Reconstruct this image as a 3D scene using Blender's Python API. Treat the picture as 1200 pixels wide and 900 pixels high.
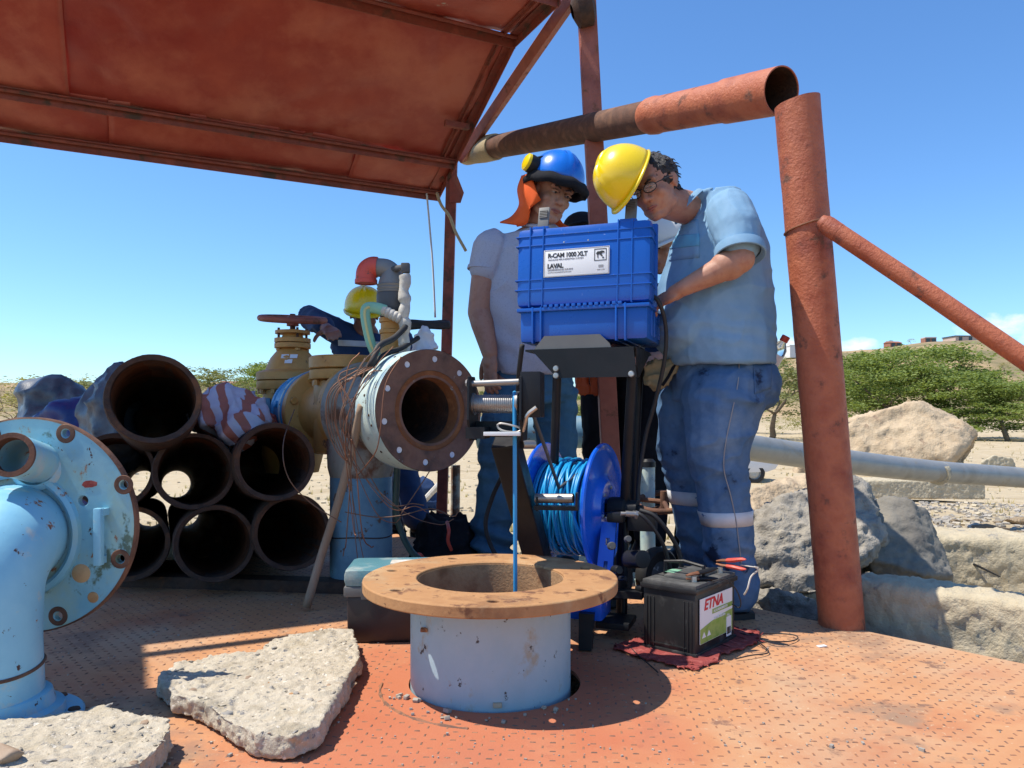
import bpy, bmesh, math, random
import numpy as np
from mathutils import Vector, Matrix, Quaternion
from mathutils.geometry import delaunay_2d_cdt
for o in list(bpy.data.objects): bpy.data.objects.remove(o)
S = bpy.context.scene; COL = S.collection
V = Vector; rad = math.radians; PI = math.pi
random.seed(4)

# ---------------------------------------------------------------- camera, sky, sun
EYE = .65
cam = bpy.data.objects.new('camera', bpy.data.cameras.new('camera')); COL.objects.link(cam)
cam.location = (0, 0, EYE); cam.rotation_euler = (rad(90), 0, 0)
cam.data.lens = 27; cam.data.sensor_width = 36; cam.data.shift_y = 40/1200
cam.data.clip_start = .05; cam.data.clip_end = 5000
S.camera = cam
SUN = V((-.51, -.045, 1)).normalized()           # towards the sun
w = bpy.data.worlds.new('World'); S.world = w; w.use_nodes = True
nt = w.node_tree; nt.nodes.clear(); N = nt.nodes.new; L = nt.links.new
sky = N('ShaderNodeTexSky'); sky.sky_type = 'NISHITA'; sky.sun_disc = False
sky.sun_elevation = math.asin(SUN.z); sky.sun_rotation = math.atan2(SUN.x, SUN.y)
sky.altitude = 300; sky.air_density = 1.0; sky.dust_density = .4; sky.ozone_density = 2.0
hs = N('ShaderNodeHueSaturation'); hs.inputs['Saturation'].default_value = 1.1; hs.inputs['Value'].default_value = 1.0
L(sky.outputs[0], hs.inputs['Color'])
ht = N('ShaderNodeMix'); ht.data_type = 'RGBA'; ht.blend_type = 'MULTIPLY'; ht.inputs['Factor'].default_value = 1; L(hs.outputs[0], ht.inputs[6]); ht.inputs[7].default_value = (.76, 1.0, 1.22, 1)
# small fair-weather clouds low on the horizon
tc = N('ShaderNodeTexCoord')
mp = N('ShaderNodeMapping'); mp.inputs['Scale'].default_value = (26, 26, 42)
L(tc.outputs['Generated'], mp.inputs[0])
cn = N('ShaderNodeTexNoise'); cn.inputs['Scale'].default_value = 1.0; cn.inputs['Detail'].default_value = 8; cn.inputs['Roughness'].default_value = .6
L(mp.outputs[0], cn.inputs['Vector']); acc = None
for cpx, cpy, rx_, rz_ in ((1172, 384, .062, .020), (1225, 395, .06, .016), (1002, 406, .045, .012), (918, 404, .03, .010), (440, 452, .05, .008), (1420, 380, .09, .02), (-300, 440, .10, .016)):
    d = V(((cpx-600)/900, 1, (490-cpy)/900)).normalized(); sb = N('ShaderNodeVectorMath'); sb.operation = 'SUBTRACT'; L(tc.outputs['Generated'], sb.inputs[0]); sb.inputs[1].default_value = d
    sc = N('ShaderNodeVectorMath'); sc.operation = 'MULTIPLY'; L(sb.outputs[0], sc.inputs[0]); sc.inputs[1].default_value = (1/rx_, 1/rx_, 1/rz_)
    le = N('ShaderNodeVectorMath'); le.operation = 'LENGTH'; L(sc.outputs[0], le.inputs[0])
    m1 = N('ShaderNodeMath'); m1.operation = 'MULTIPLY_ADD'; m1.inputs[1].default_value = -.42; m1.inputs[2].default_value = .26; L(le.outputs['Value'], m1.inputs[0])
    m2 = N('ShaderNodeMath'); m2.operation = 'ADD'; L(m1.outputs[0], m2.inputs[0]); L(cn.outputs['Fac'], m2.inputs[1])
    m3 = N('ShaderNodeMapRange'); m3.inputs['From Min'].default_value = .44; m3.inputs['From Max'].default_value = .72; L(m2.outputs[0], m3.inputs['Value'])
    if acc is None: acc = m3.outputs[0]
    else: q = N('ShaderNodeMath'); q.operation = 'MAXIMUM'; L(acc, q.inputs[0]); L(m3.outputs[0], q.inputs[1]); acc = q.outputs[0]
mu2 = N('ShaderNodeMath'); mu2.operation = 'MULTIPLY'; mu2.inputs[1].default_value = .8; L(acc, mu2.inputs[0])
mx = N('ShaderNodeMix'); mx.data_type = 'RGBA'; L(mu2.outputs[0], mx.inputs['Factor']); L(ht.outputs[2], mx.inputs[6]); mx.inputs[7].default_value = (6.6, 6.8, 7.2, 1)
bg = N('ShaderNodeBackground'); bg.inputs['Strength'].default_value = .125
L(mx.outputs[2], bg.inputs['Color'])
wo = N('ShaderNodeOutputWorld'); L(bg.outputs[0], wo.inputs[0])
sun = bpy.data.objects.new('sun', bpy.data.lights.new('sun', 'SUN')); COL.objects.link(sun)
sun.data.energy = 4.5; sun.data.angle = rad(.5); sun.data.color = (1, .93, .82)
sun.rotation_euler = SUN.to_track_quat('Z', 'Y').to_euler(); sun.location = (-5, 0, 9)
S.view_settings.view_transform = 'Standard'; S.view_settings.look = 'None'
S.view_settings.exposure = .5; S.view_settings.gamma = 1

# ---------------------------------------------------------------- helpers
def at(px, py, d):                                # a point of the place, sighted from the camera at depth d
    return V(((px-600)/900*d, d, EYE+(490-py)/900*d))
def deck(px, py, z=0):
    d = (EYE-z)*900/(py-490); return V(((px-600)/900*d, d, z))
ORG = {}
def tag(o, label=None, cat=None, group=None, kind=None):
    if label: o['label'] = label
    if cat: o['category'] = cat
    if group: o['group'] = group
    if kind: o['kind'] = kind
    return o
def thing(name, loc, label, cat, group=None):
    o = bpy.data.objects.new(name, None); COL.objects.link(o); o.location = loc; ORG[o] = V(loc)
    o.empty_display_size = .05
    return tag(o, label, cat, group)
def link(name, me, m, parent=None, smooth=38):
    """world-space mesh -> object whose origin sits at its base (or at its parent's)"""
    n = len(me.vertices); co = np.empty(n*3, dtype=np.float32); me.vertices.foreach_get('co', co); co = co.reshape(-1, 3)
    if parent is None:
        org = V(((co[:, 0].min()+co[:, 0].max())/2, (co[:, 1].min()+co[:, 1].max())/2, co[:, 2].min()))
    else: org = ORG[parent]
    co -= np.array(org, dtype=np.float32); me.vertices.foreach_set('co', co.ravel())
    if smooth:
        me.polygons.foreach_set('use_smooth', [True]*len(me.polygons))
        if smooth < 180: me.set_sharp_from_angle(angle=rad(smooth))
    me.update()
    o = bpy.data.objects.new(name, me); COL.objects.link(o)
    if m: 
        me.materials.clear(); me.materials.append(m)
    if parent is None: o.location = org
    else: o.parent = parent
    ORG[o] = org
    return o
def frame(axis, up=V((0, 0, 1))):
    a = V(axis).normalized(); u = V(up)
    if abs(a.dot(u.normalized())) > .98: u = V((0, 1, 0)) if abs(a.y) < .9 else V((1, 0, 0))
    x = u.cross(a).normalized(); y = a.cross(x).normalized()
    return x, y, a                                # x,y span the section, a is the axis
def yawm(deg): return Matrix.Rotation(rad(deg), 3, 'Z')
class MB:
    def __init__(s): s.v = []; s.f = []
    def add(s, vs, fs):
        b = len(s.v); s.v += [tuple(p) for p in vs]; s.f += [tuple(i+b for i in f) for f in fs]; return s
    def box(s, c, size, R=None, bev=0):
        x, y, z = size[0]/2, size[1]/2, size[2]/2; c = V(c)
        if bev <= 0:
            vs = [V((a*x, b*y, d*z)) for d in (-1, 1) for a, b in ((-1, -1), (1, -1), (1, 1), (-1, 1))]
            fs = [(3, 2, 1, 0), (4, 5, 6, 7), (0, 1, 5, 4), (1, 2, 6, 5), (2, 3, 7, 6), (3, 0, 4, 7)]
        else:
            bm = bmesh.new(); bmesh.ops.create_cube(bm, size=1)
            for q in bm.verts: q.co = V((q.co.x*2*x, q.co.y*2*y, q.co.z*2*z))
            bmesh.ops.bevel(bm, geom=bm.edges[:], offset=bev, segments=2, profile=.6, affect='EDGES')
            bm.verts.index_update(); vs = [q.co.copy() for q in bm.verts]; fs = [tuple(q.index for q in f.verts) for f in bm.faces]; bm.free()
        if R is not None: vs = [R @ p for p in vs]
        return s.add([p+c for p in vs], fs)
    def tube(s, pts, r, seg=12, caps=True, flat=1.0, up=V((0, 0, 1)), closed=False):
        pts = [V(p) for p in pts]; n = len(pts)
        if not hasattr(r, '__len__'): r = [r]*n
        vs = []; prev = None
        for i, p in enumerate(pts):
            if closed: t = pts[(i+1) % n]-pts[i-1]
            else: t = pts[min(i+1, n-1)]-pts[max(i-1, 0)]
            t.normalize()
            if prev is None: x, y, _ = frame(t, up)
            else:
                x = (prev-t*prev.dot(t)).normalized(); y = t.cross(x)
            prev = x
            for k in range(seg):
                a = 2*PI*k/seg; vs.append(p+x*(math.cos(a)*r[i])+y*(math.sin(a)*r[i]*flat))
        fs = []
        for i in range(n if closed else n-1):
            j = (i+1) % n
            for k in range(seg):
                l = (k+1) % seg; fs.append((i*seg+k, i*seg+l, j*seg+l, j*seg+k))
        if caps and not closed:
            fs.append(tuple(reversed(range(seg)))); fs.append(tuple((n-1)*seg+k for k in range(seg)))
        return s.add(vs, fs)
    def cyl(s, a, b, r, seg=24, r2=None): return s.tube([a, b], [r, r if r2 is None else r2], seg)
    def lathe(s, prof, o, axis=(0, 0, 1), seg=40, close=False, up=V((0, 0, 1))):
        """prof: (radius, height) pairs; a radius of 0 closes to a point; close joins last ring to first"""
        x, y, a = frame(axis, up); o = V(o); vs = []; rings = []
        for r, h in prof:
            if r <= 1e-6: rings.append([len(vs)]); vs.append(o+a*h)
            else:
                rings.append(list(range(len(vs), len(vs)+seg)))
                for k in range(seg):
                    t = 2*PI*k/seg; vs.append(o+a*h+x*(r*math.cos(t))+y*(r*math.sin(t)))
        fs = []
        pr = list(zip(rings, rings[1:]))+([(rings[-1], rings[0])] if close else [])
        for A, B in pr:
            for k in range(seg):
                l = (k+1) % seg
                if len(A) == 1 and len(B) == 1: continue
                if len(A) == 1: fs.append((A[0], B[l], B[k]))
                elif len(B) == 1: fs.append((A[k], A[l], B[0]))
                else: fs.append((A[k], A[l], B[l], B[k]))
        return s.add(vs, fs)
    def plate(s, outer, holes, o, ux, uy, th):
        """flat plate with real holes, extruded by th along ux x uy"""
        o = V(o); ux = V(ux).normalized(); uy = V(uy).normalized(); n = ux.cross(uy)
        pts = []; edges = []
        loops = [outer]+holes
        for lp in loops:
            b = len(pts); pts += [V(p) for p in lp]; edges += [(b+i, b+(i+1) % len(lp)) for i in range(len(lp))]
        v2, e2, f2, *_ = delaunay_2d_cdt(pts, edges, [], 0, 1e-6)
        def inside(p, lp):
            c = False; j = len(lp)-1
            for i in range(len(lp)):
                a, b = lp[i], lp[j]
                if (a[1] > p[1]) != (b[1] > p[1]) and p[0] < (b[0]-a[0])*(p[1]-a[1])/(b[1]-a[1])+a[0]: c = not c
                j = i
            return c
        keep = []
        for f in f2:
            c = sum((v2[i] for i in f), V((0, 0)))/len(f)
            if inside(c, outer) and not any(inside(c, h) for h in holes): keep.append(f)
        m = len(v2); W = lambda p, h: o+ux*p[0]+uy*p[1]+n*h
        vs = [W(p, 0) for p in v2]+[W(p, th) for p in v2]
        fs = [tuple(i+m for i in f) for f in keep]+[tuple(reversed(f)) for f in keep]
        base = len(vs)
        for lp in loops:
            k = len(lp); b = len(vs)
            vs += [W(p, 0) for p in lp]+[W(p, th) for p in lp]
            for i in range(k):
                j = (i+1) % k; fs.append((b+i, b+j, b+k+j, b+k+i))
        return s.add(vs, fs)
    def grid(s, fn, nu, nv):
        vs = [fn(i/nu, j/nv) for j in range(nv+1) for i in range(nu+1)]
        fs = [(j*(nu+1)+i, j*(nu+1)+i+1, (j+1)*(nu+1)+i+1, (j+1)*(nu+1)+i) for j in range(nv) for i in range(nu)]
        return s.add(vs, fs)
    def mesh(s, name, fix=True):
        me = bpy.data.meshes.new(name); me.from_pydata(s.v, [], s.f)
        if fix:
            bm = bmesh.new(); bm.from_mesh(me); bmesh.ops.remove_doubles(bm, verts=bm.verts, dist=1e-5)
            bmesh.ops.recalc_face_normals(bm, faces=bm.faces); bm.to_mesh(me); bm.free()
        return me
    def build(s, name, m, parent=None, smooth=38, solid=0, sub=0, bevel=0, fix=True):
        o = link(name, s.mesh(name, fix), m, parent, smooth)
        if solid: q = o.modifiers.new('solid', 'SOLIDIFY'); q.thickness = solid; q.offset = 0
        if bevel:
            q = o.modifiers.new('bevel', 'BEVEL'); q.width = bevel; q.segments = 2; q.limit_method = 'ANGLE'; q.angle_limit = rad(40)
        if sub: q = o.modifiers.new('sub', 'SUBSURF'); q.levels = sub; q.render_levels = sub
        return o
def circ(r, n=24, c=(0, 0), ph=0): return [(c[0]+r*math.cos(2*PI*k/n+ph), c[1]+r*math.sin(2*PI*k/n+ph)) for k in range(n)]
def spline(pts, n=8):
    """Catmull-Rom through points"""
    P = [V(p) for p in pts]; P = [P[0]*2-P[1]]+P+[P[-1]*2-P[-2]]; out = []
    for i in range(1, len(P)-2):
        for k in range(n):
            t = k/n; a, b, c, d = P[i-1:i+3]
            out.append(.5*((2*b)+(c-a)*t+(2*a-5*b+4*c-d)*t*t+(3*b-a-3*c+d)*t**3))
    out.append(P[-2]); return out
# vectorised noise
def vnoise(p, seed=0):
    i = np.floor(p).astype(np.int64); f = p-i; u = f*f*(3-2*f); r = 0
    for dx in (0, 1):
        for dy in (0, 1):
            for dz in (0, 1):
                h = (i[:, 0]+dx)*374761393+(i[:, 1]+dy)*668265263+(i[:, 2]+dz)*1442695041+seed*974634777
                h = (h ^ (h >> 13))*1274126177 & 0xffffffff; h = ((h ^ (h >> 16)) & 0xffff)/32767.5-1
                r = r+h*(u[:, 0] if dx else 1-u[:, 0])*(u[:, 1] if dy else 1-u[:, 1])*(u[:, 2] if dz else 1-u[:, 2])
    return r
def fbm(p, octv=4, seed=0, ridged=False):
    r = 0; a = 1; t = 0
    for k in range(octv):
        n = vnoise(p*(2.03**k)+k*17.3, seed+k)
        r = r+a*((1-2*np.abs(n)) if ridged else n); t += a; a *= .5
    return r/t
def coords(me):
    co = np.empty(len(me.vertices)*3); me.vertices.foreach_get('co', co); return co.reshape(-1, 3)
def normals(me):
    no = np.empty(len(me.vertices)*3); me.vertex_normals.foreach_get('vector', no); return no.reshape(-1, 3)
def displace(me, fn):
    co = coords(me); no = normals(me); d = fn(co, no)
    co = co+(no*d[:, None] if d.ndim == 1 else d); me.vertices.foreach_set('co', co.ravel()); me.update()
# organic solids: overlapping closed shapes fused into one skin
def blob(prims, voxel, smooth=4):
    mb = MB()
    for p in prims:
        if p[0] == 'cap':
            _, a, b, r0, r1 = p; a, b = V(a), V(b); x, y, ax = frame(b-a); Lg = (b-a).length
            prof = [(0, -r0)]+[(r0*math.cos(t), -r0*math.sin(t)) for t in (1.2, .8, .4)]+[(r0, 0), (r1, Lg)]+[(r1*math.cos(t), Lg+r1*math.sin(t)) for t in (.4, .8, 1.2)]+[(0, Lg+r1)]
            mb.lathe(prof, a, ax, seg=16)
        elif p[0] == 'ell':
            _, c, r, R = p; bm = bmesh.new(); bmesh.ops.create_icosphere(bm, subdivisions=3, radius=1)
            vs = [R @ V((q.co.x*r[0], q.co.y*r[1], q.co.z*r[2]))+V(c) for q in bm.verts]
            mb.add(vs, [tuple(q.index for q in f.verts) for f in bm.faces]); bm.free()
        elif p[0] == 'loft':
            vs = []; seg = 20
            for c, a, b in p[1]:
                for k in range(seg):
                    t = 2*PI*k/seg; vs.append(V(c)+V(a)*math.cos(t)+V(b)*math.sin(t))
            n = len(p[1]); fs = [(i*seg+k, i*seg+(k+1) % seg, (i+1)*seg+(k+1) % seg, (i+1)*seg+k) for i in range(n-1) for k in range(seg)]
            fs += [tuple(reversed(range(seg))), tuple((n-1)*seg+k for k in range(seg))]; mb.add(vs, fs)
        elif p[0] == 'hull':
            bm = bmesh.new(); [bm.verts.new(V(q)) for q in p[1]]; r = bmesh.ops.convex_hull(bm, input=bm.verts)
            used = [q for q in bm.verts if q.link_faces]; ix = {q: i for i, q in enumerate(used)}
            mb.add([q.co.copy() for q in used], [tuple(ix[q] for q in f.verts) for f in bm.faces]); bm.free()
        elif p[0] == 'mb': mb.add(p[1].v, p[1].f)
    # every closed shape has to face outwards before it is fused
    me = mb.mesh('tmp'); o = bpy.data.objects.new('tmp', me); COL.objects.link(o)
    m = o.modifiers.new('r', 'REMESH'); m.mode = 'VOXEL'; m.voxel_size = voxel; m.adaptivity = 0
    if smooth: q = o.modifiers.new('s', 'SMOOTH'); q.iterations = smooth; q.factor = .5
    dg = bpy.context.evaluated_depsgraph_get(); dg.update()
    out = bpy.data.meshes.new_from_object(o.evaluated_get(dg)); bpy.data.objects.remove(o); bpy.data.meshes.remove(me)
    return out
I3 = Matrix.Identity(3)
def text(name, body, size, m, parent, loc, ux, uy, bold=0, shear=0, spacing=1.0, ext=.0004, sx=1.0):
    cu = bpy.data.curves.new('t', 'FONT'); cu.body = body; cu.size = size; cu.offset = bold; cu.shear = shear; cu.extrude = ext
    cu.space_character = spacing; cu.resolution_u = 3
    o = bpy.data.objects.new('t', cu); COL.objects.link(o); dg = bpy.context.evaluated_depsgraph_get(); dg.update()
    me = bpy.data.meshes.new_from_object(o.evaluated_get(dg)); bpy.data.objects.remove(o)
    ux = V(ux).normalized(); uy = V(uy).normalized(); n = ux.cross(uy); loc = V(loc)
    for q in me.vertices: q.co = loc+ux*(q.co.x*sx)+uy*q.co.y+n*q.co.z
    return link(name, me, m, parent, smooth=0)

# ---------------------------------------------------------------- materials
def mat(name, cols, scale=4, rough=(.5, .7), metal=0, bump=0, bscale=80, patches=(), spec=.5, stretch=(1, 1, 1), bdist=.002, coat=0, detail=6, alpha=None, bump2=None):
    m = bpy.data.materials.new(name); m.use_nodes = True; t = m.node_tree; b = t.nodes['Principled BSDF']; N = t.nodes.new; L = t.links.new
    tc = N('ShaderNodeTexCoord'); oi = N('ShaderNodeObjectInfo'); ad = N('ShaderNodeVectorMath'); ad.operation = 'ADD'
    ml = N('ShaderNodeMath'); ml.operation = 'MULTIPLY'; ml.inputs[1].default_value = 7.0; L(oi.outputs['Random'], ml.inputs[0])
    L(tc.outputs['Object'], ad.inputs[0]); L(ml.outputs[0], ad.inputs[1])
    mp = N('ShaderNodeMapping'); mp.inputs['Scale'].default_value = stretch; L(ad.outputs[0], mp.inputs[0]); vec = mp.outputs[0]
    def noise(sc, det=detail, ro=.6, v=vec):
        n = N('ShaderNodeTexNoise'); n.inputs['Scale'].default_value = sc; n.inputs['Detail'].default_value = det; n.inputs['Roughness'].default_value = ro; L(v, n.inputs['Vector']); return n.outputs['Fac']
    def c4(c): return (c[0], c[1], c[2], 1)
    if len(cols) == 1: cols = [cols[0], tuple(x*.88 for x in cols[0])]
    rp = N('ShaderNodeValToRGB'); e = rp.color_ramp.elements
    e[0].position = .32; e[0].color = c4(cols[0]); e[1].position = .68; e[1].color = c4(cols[-1])
    for k in range(1, len(cols)-1):
        q = e.new(.32+.36*k/(len(cols)-1)); q.color = c4(cols[k])
    L(noise(scale), rp.inputs[0]); col = rp.outputs[0]
    rn = N('ShaderNodeMapRange'); rn.inputs['To Min'].default_value = rough[0]; rn.inputs['To Max'].default_value = rough[1]; rn.inputs['From Min'].default_value = .3; rn.inputs['From Max'].default_value = .7
    L(noise(scale*3.1), rn.inputs['Value']); ro = rn.outputs[0]; mt = None; hsum = None
    for p in patches:                              # (colour, scale, threshold, softness, roughness)
        pc, ps, th, so, pr = p[:5]
        f = N('ShaderNodeMapRange'); th -= .05; f.inputs['From Min'].default_value = th; f.inputs['From Max'].default_value = th+so; L(noise(ps, 8, .65), f.inputs['Value'])
        x = N('ShaderNodeMix'); x.data_type = 'RGBA'; L(f.outputs[0], x.inputs['Factor']); L(col, x.inputs[6]); x.inputs[7].default_value = c4(pc); col = x.outputs[2]
        y = N('ShaderNodeMix'); L(f.outputs[0], y.inputs['Factor']); L(ro, y.inputs[2]); y.inputs[3].default_value = pr; ro = y.outputs[0]
        hsum = f.outputs[0]
    L(col, b.inputs['Base Color']); L(ro, b.inputs['Roughness']); b.inputs['Metallic'].default_value = metal; b.inputs['Specular IOR Level'].default_value = spec
    b.inputs['Coat Weight'].default_value = coat
    if bump:
        bn = N('ShaderNodeBump'); bn.inputs['Strength'].default_value = bump; bn.inputs['Distance'].default_value = bdist; L(noise(bscale, 5, .65), bn.inputs['Height'])
        if bump2:
            b2 = N('ShaderNodeBump'); b2.inputs['Strength'].default_value = bump2[1]; b2.inputs['Distance'].default_value = bump2[2]; L(noise(bump2[0], 4), b2.inputs['Height']); L(b2.outputs[0], bn.inputs['Normal'])
        L(bn.outputs[0], b.inputs['Normal'])
    m['col'] = 0
    return m
RUST = (.16, .06, .028); DRUST = (.06, .028, .018)
M = {}
M['redpaint'] = mat('red primer paint', [(.28, .075, .045), (.34, .10, .06), (.22, .06, .04)], 6, (.5, .75), bump=.5, bscale=140, patches=[((.17, .07, .04), 9, .62, .06, .9)], bdist=.003)
M['postpaint'] = mat('orange post paint', [(.33, .075, .03), (.43, .125, .055), (.27, .06, .03)], 7, (.5, .7), bump=.9, bscale=90, patches=[((.16, .07, .045), 14, .64, .08, .9)], bdist=.004, bump2=(22, .5, .006))
M['rustpipe'] = mat('brown rusty steel', [(.16, .07, .04), (.09, .042, .027), (.22, .105, .058)], 9, (.75, .95), bump=.7, bscale=120, bdist=.002)
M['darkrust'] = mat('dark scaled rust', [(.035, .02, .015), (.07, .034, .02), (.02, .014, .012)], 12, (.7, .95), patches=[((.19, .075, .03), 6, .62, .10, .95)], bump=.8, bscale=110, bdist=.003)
M['inrust'] = mat('pipe inside rust', [(.07, .028, .015), (.14, .055, .026), (.04, .018, .012)], 8, (.75, .95), bump=.8, bscale=90, bdist=.003)
M['roofsheet'] = mat('red roof sheet', [(.42, .085, .048), (.33, .052, .034), (.46, .125, .075)], 2.2, (.38, .6), bump=.35, bscale=18, patches=[((.50, .16, .095), 2.0, .56, .25, .6), ((.27, .035, .028), 1.2, .58, .22, .3), ((.42, .40, .35), 6, .745, .02, .8)], bdist=.006)
M['roofsteel'] = mat('roof angle iron', [(.26, .05, .03), (.19, .045, .028), (.31, .075, .045)], 9, (.5, .8), bump=.5, bscale=90, patches=[((.09, .05, .035), 6, .6, .08, .9)])
M['skyblue'] = mat('pale blue enamel', [(.20, .47, .62), (.25, .53, .66), (.17, .42, .58)], 5, (.33, .5), bump=.25, bscale=60, patches=[((.33, .52, .50), 4, .57, .14, .5), ((.42, .52, .52), 11, .62, .08, .6), ((.30, .13, .06), 17, .68, .03, .9), ((.08, .04, .03), 34, .70, .02, .9)], bdist=.002)
M['dullblue'] = mat('dull blue paint', [(.10, .22, .30), (.14, .27, .35), (.08, .18, .26)], 6, (.45, .65), bump=.3, bscale=70, patches=[((.20, .28, .30), 5, .58, .12, .8), ((.13, .075, .05), 18, .66, .04, .9)])
M['casingblue'] = mat('weathered blue grey casing paint', [(.30, .43, .49), (.36, .48, .53), (.24, .39, .47)], 5, (.45, .65), bump=.3, bscale=90, patches=[((.36, .44, .44), 3.5, .56, .2, .8), ((.36, .35, .28), 9, .63, .07, .8), ((.22, .10, .05), 15, .69, .03, .9), ((.08, .07, .06), 42, .69, .03, .9)], stretch=(1, 1, .8))
M['casrust'] = mat('orange brown rust flange', [(.34, .165, .065), (.42, .22, .09), (.22, .10, .04)], 8, (.75, .9), bump=.6, bscale=130, patches=[((.50, .33, .17), 4, .56, .12, .95), ((.15, .065, .032), 15, .62, .08, .95), ((.08, .035, .02), 38, .69, .04, .95)], bdist=.0015)
M['yellow'] = mat('ochre valve paint', [(.52, .25, .055), (.58, .29, .075), (.46, .21, .05)], 8, (.45, .65), bump=.35, bscale=90, patches=[((.15, .08, .04), 12, .68, .05, .9)])
M['brightblue'] = mat('bright blue pipe paint', [(.04, .27, .52), (.05, .31, .57)], 6, (.35, .5), bump=.2, bscale=60, patches=[((.10, .18, .22), 14, .69, .04, .7)])
M['mint'] = mat('chipped mint white paint', [(.46, .58, .54), (.55, .64, .58), (.36, .52, .51)], 7, (.45, .7), bump=.4, bscale=80, patches=[((.30, .44, .52), 5, .60, .05, .6), ((.13, .08, .05), 16, .66, .04, .9)])
M['tee'] = mat('grey green flaking paint', [(.24, .25, .21), (.30, .29, .24), (.17, .17, .15)], 9, (.6, .85), bump=.5, bscale=80, patches=[((.16, .075, .04), 6, .55, .08, .9)])
M['facerust'] = mat('brown rusted flange face', [(.13, .06, .038), (.20, .10, .06), (.08, .045, .03)], 9, (.6, .85), bump=.6, bscale=110, patches=[((.33, .38, .36), 22, .70, .04, .7)])
M['borerust'] = mat('orange bore rust', [(.30, .12, .045), (.20, .08, .035), (.38, .17, .07)], 9, (.8, .95), bump=.8, bscale=80)
M['casein'] = mat('sandy bore rust', [(.33, .19, .10), (.42, .25, .13), (.24, .12, .06)], 12, (.85, .95), bump=.9, bscale=120, bdist=.003)
M['redcap'] = mat('scuffed red plastic', [(.62, .08, .05), (.55, .07, .045)], 8, (.4, .6), patches=[((.18, .07, .05), 28, .66, .04, .7)])
M['greyplastic'] = mat('grey pvc', [(.16, .165, .16), (.21, .21, .20)], 7, (.45, .6))
M['darkgrey'] = mat('dark grey rubber', [(.06, .063, .065), (.085, .087, .09)], 9, (.5, .7), patches=[((.3, .3, .3), 26, .70, .03, .7)])
M['tape'] = mat('grimy white tape', [(.56, .53, .46), (.46, .42, .35), (.62, .6, .54)], 18, (.6, .8), bump=.6, bscale=110)
M['black'] = mat('black coated steel', [(.012, .013, .015), (.02, .02, .022)], 9, (.32, .5), bump=.15, bscale=120)
M['blackrub'] = mat('black rubber', [(.014, .014, .015), (.022, .022, .022)], 9, (.55, .75))
M['steel'] = mat('brushed steel', [(.36, .35, .33), (.28, .27, .26)], 9, (.42, .55), metal=.85, stretch=(1, 1, 1))
M['zinc'] = mat('zinc bolt', [(.5, .49, .46), (.36, .34, .31)], 30, (.35, .55), metal=.9)
M['black'].node_tree.nodes['Principled BSDF'].inputs['Specular IOR Level'].default_value = .2
M['whitesteel'] = mat('pale worn plate', [(.82, .82, .80), (.7, .7, .69)], 9, (.3, .5), metal=.2)
M['caseblue'] = mat('royal blue case plastic', [(.006, .085, .40), (.008, .10, .46)], 3, (.24, .36), bump=.25, bscale=420, bdist=.0006, patches=[((.16, .26, .62), 60, .73, .02, .6)])
M['reelblue'] = mat('glossy reel blue', [(.008, .10, .62), (.010, .12, .68)], 3, (.2, .32), bump=.05, bscale=60, coat=.3)
M['cable'] = mat('turquoise cable jacket', [(.008, .25, .52), (.010, .31, .60)], 5, (.3, .42))
M['cable2'] = mat('pale blue drop cable', [(.02, .24, .52), (.03, .28, .56)], 5, (.35, .5))
M['label'] = mat('white label', [(.80, .81, .80), (.76, .77, .77)], 9, (.4, .5))
M['ink'] = mat('black ink', [(.02, .02, .022), (.025, .025, .025)], 9, (.5, .6))
M['inkgrey'] = mat('grey ink', [(.25, .25, .27), (.3, .3, .3)], 9, (.5, .6))
M['inkred'] = mat('red ink', [(.62, .02, .03), (.6, .02, .03)], 9, (.45, .5))
M['green'] = mat('green label print', [(.20, .36, .04), (.30, .42, .10), (.13, .28, .03)], 24, (.4, .5))
M['battery'] = mat('dusty black battery case', [(.014, .014, .015), (.024, .024, .024)], 6, (.3, .5), patches=[((.12, .12, .115), 15, .60, .22, .7), ((.36, .36, .34), 30, .735, .03, .8)], stretch=(1, 1, .6))
M['batlid'] = mat('dusty battery lid', [(.10, .10, .095), (.055, .055, .053), (.16, .155, .14)], 12, (.5, .75))
M['copper'] = mat('copper wire', [(.30, .125, .06), (.20, .085, .045)], 20, (.45, .65), metal=.3)
M['brownwire'] = mat('brown insulated wire', [(.10, .055, .035), (.20, .10, .055)], 20, (.5, .7))
M['wood'] = mat('grey brown wood handle', [(.27, .18, .11), (.34, .24, .16), (.2, .13, .08)], 8, (.6, .8), stretch=(1, 1, .15), bump=.4, bscale=90)
M['tealbox'] = mat('teal tool box lid', [(.07, .20, .24), (.10, .24, .27)], 5, (.3, .45), bump=.6, bscale=260, bdist=.002, patches=[((.42, .42, .36), 6, .58, .2, .8)])
M['boxbody'] = mat('dark brown tool box body', [(.020, .012, .012), (.03, .018, .017)], 5, (.4, .6))
M['greytrim'] = mat('grey plastic trim', [(.11, .11, .11), (.15, .15, .14)], 5, (.5, .6))
M['concrete'] = mat('pale broken concrete', [(.42, .36, .26), (.50, .44, .34), (.34, .29, .21)], 9, (.85, .95), bump=.9, bscale=150, patches=[((.22, .21, .2), 42, .665, .03, .9), ((.66, .6, .5), 60, .66, .03, .9), ((.40, .22, .1), 16, .73, .02, .9)], bdist=.004, bump2=(55, .7, .006))
M['sandstone'] = mat('sandy boulder stone', [(.47, .35, .22), (.53, .41, .27), (.39, .29, .185)], 1.6, (.85, .95), bump=1, bscale=9, bdist=.05, patches=[((.3, .21, .14), 3, .62, .1, .9)])
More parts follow.
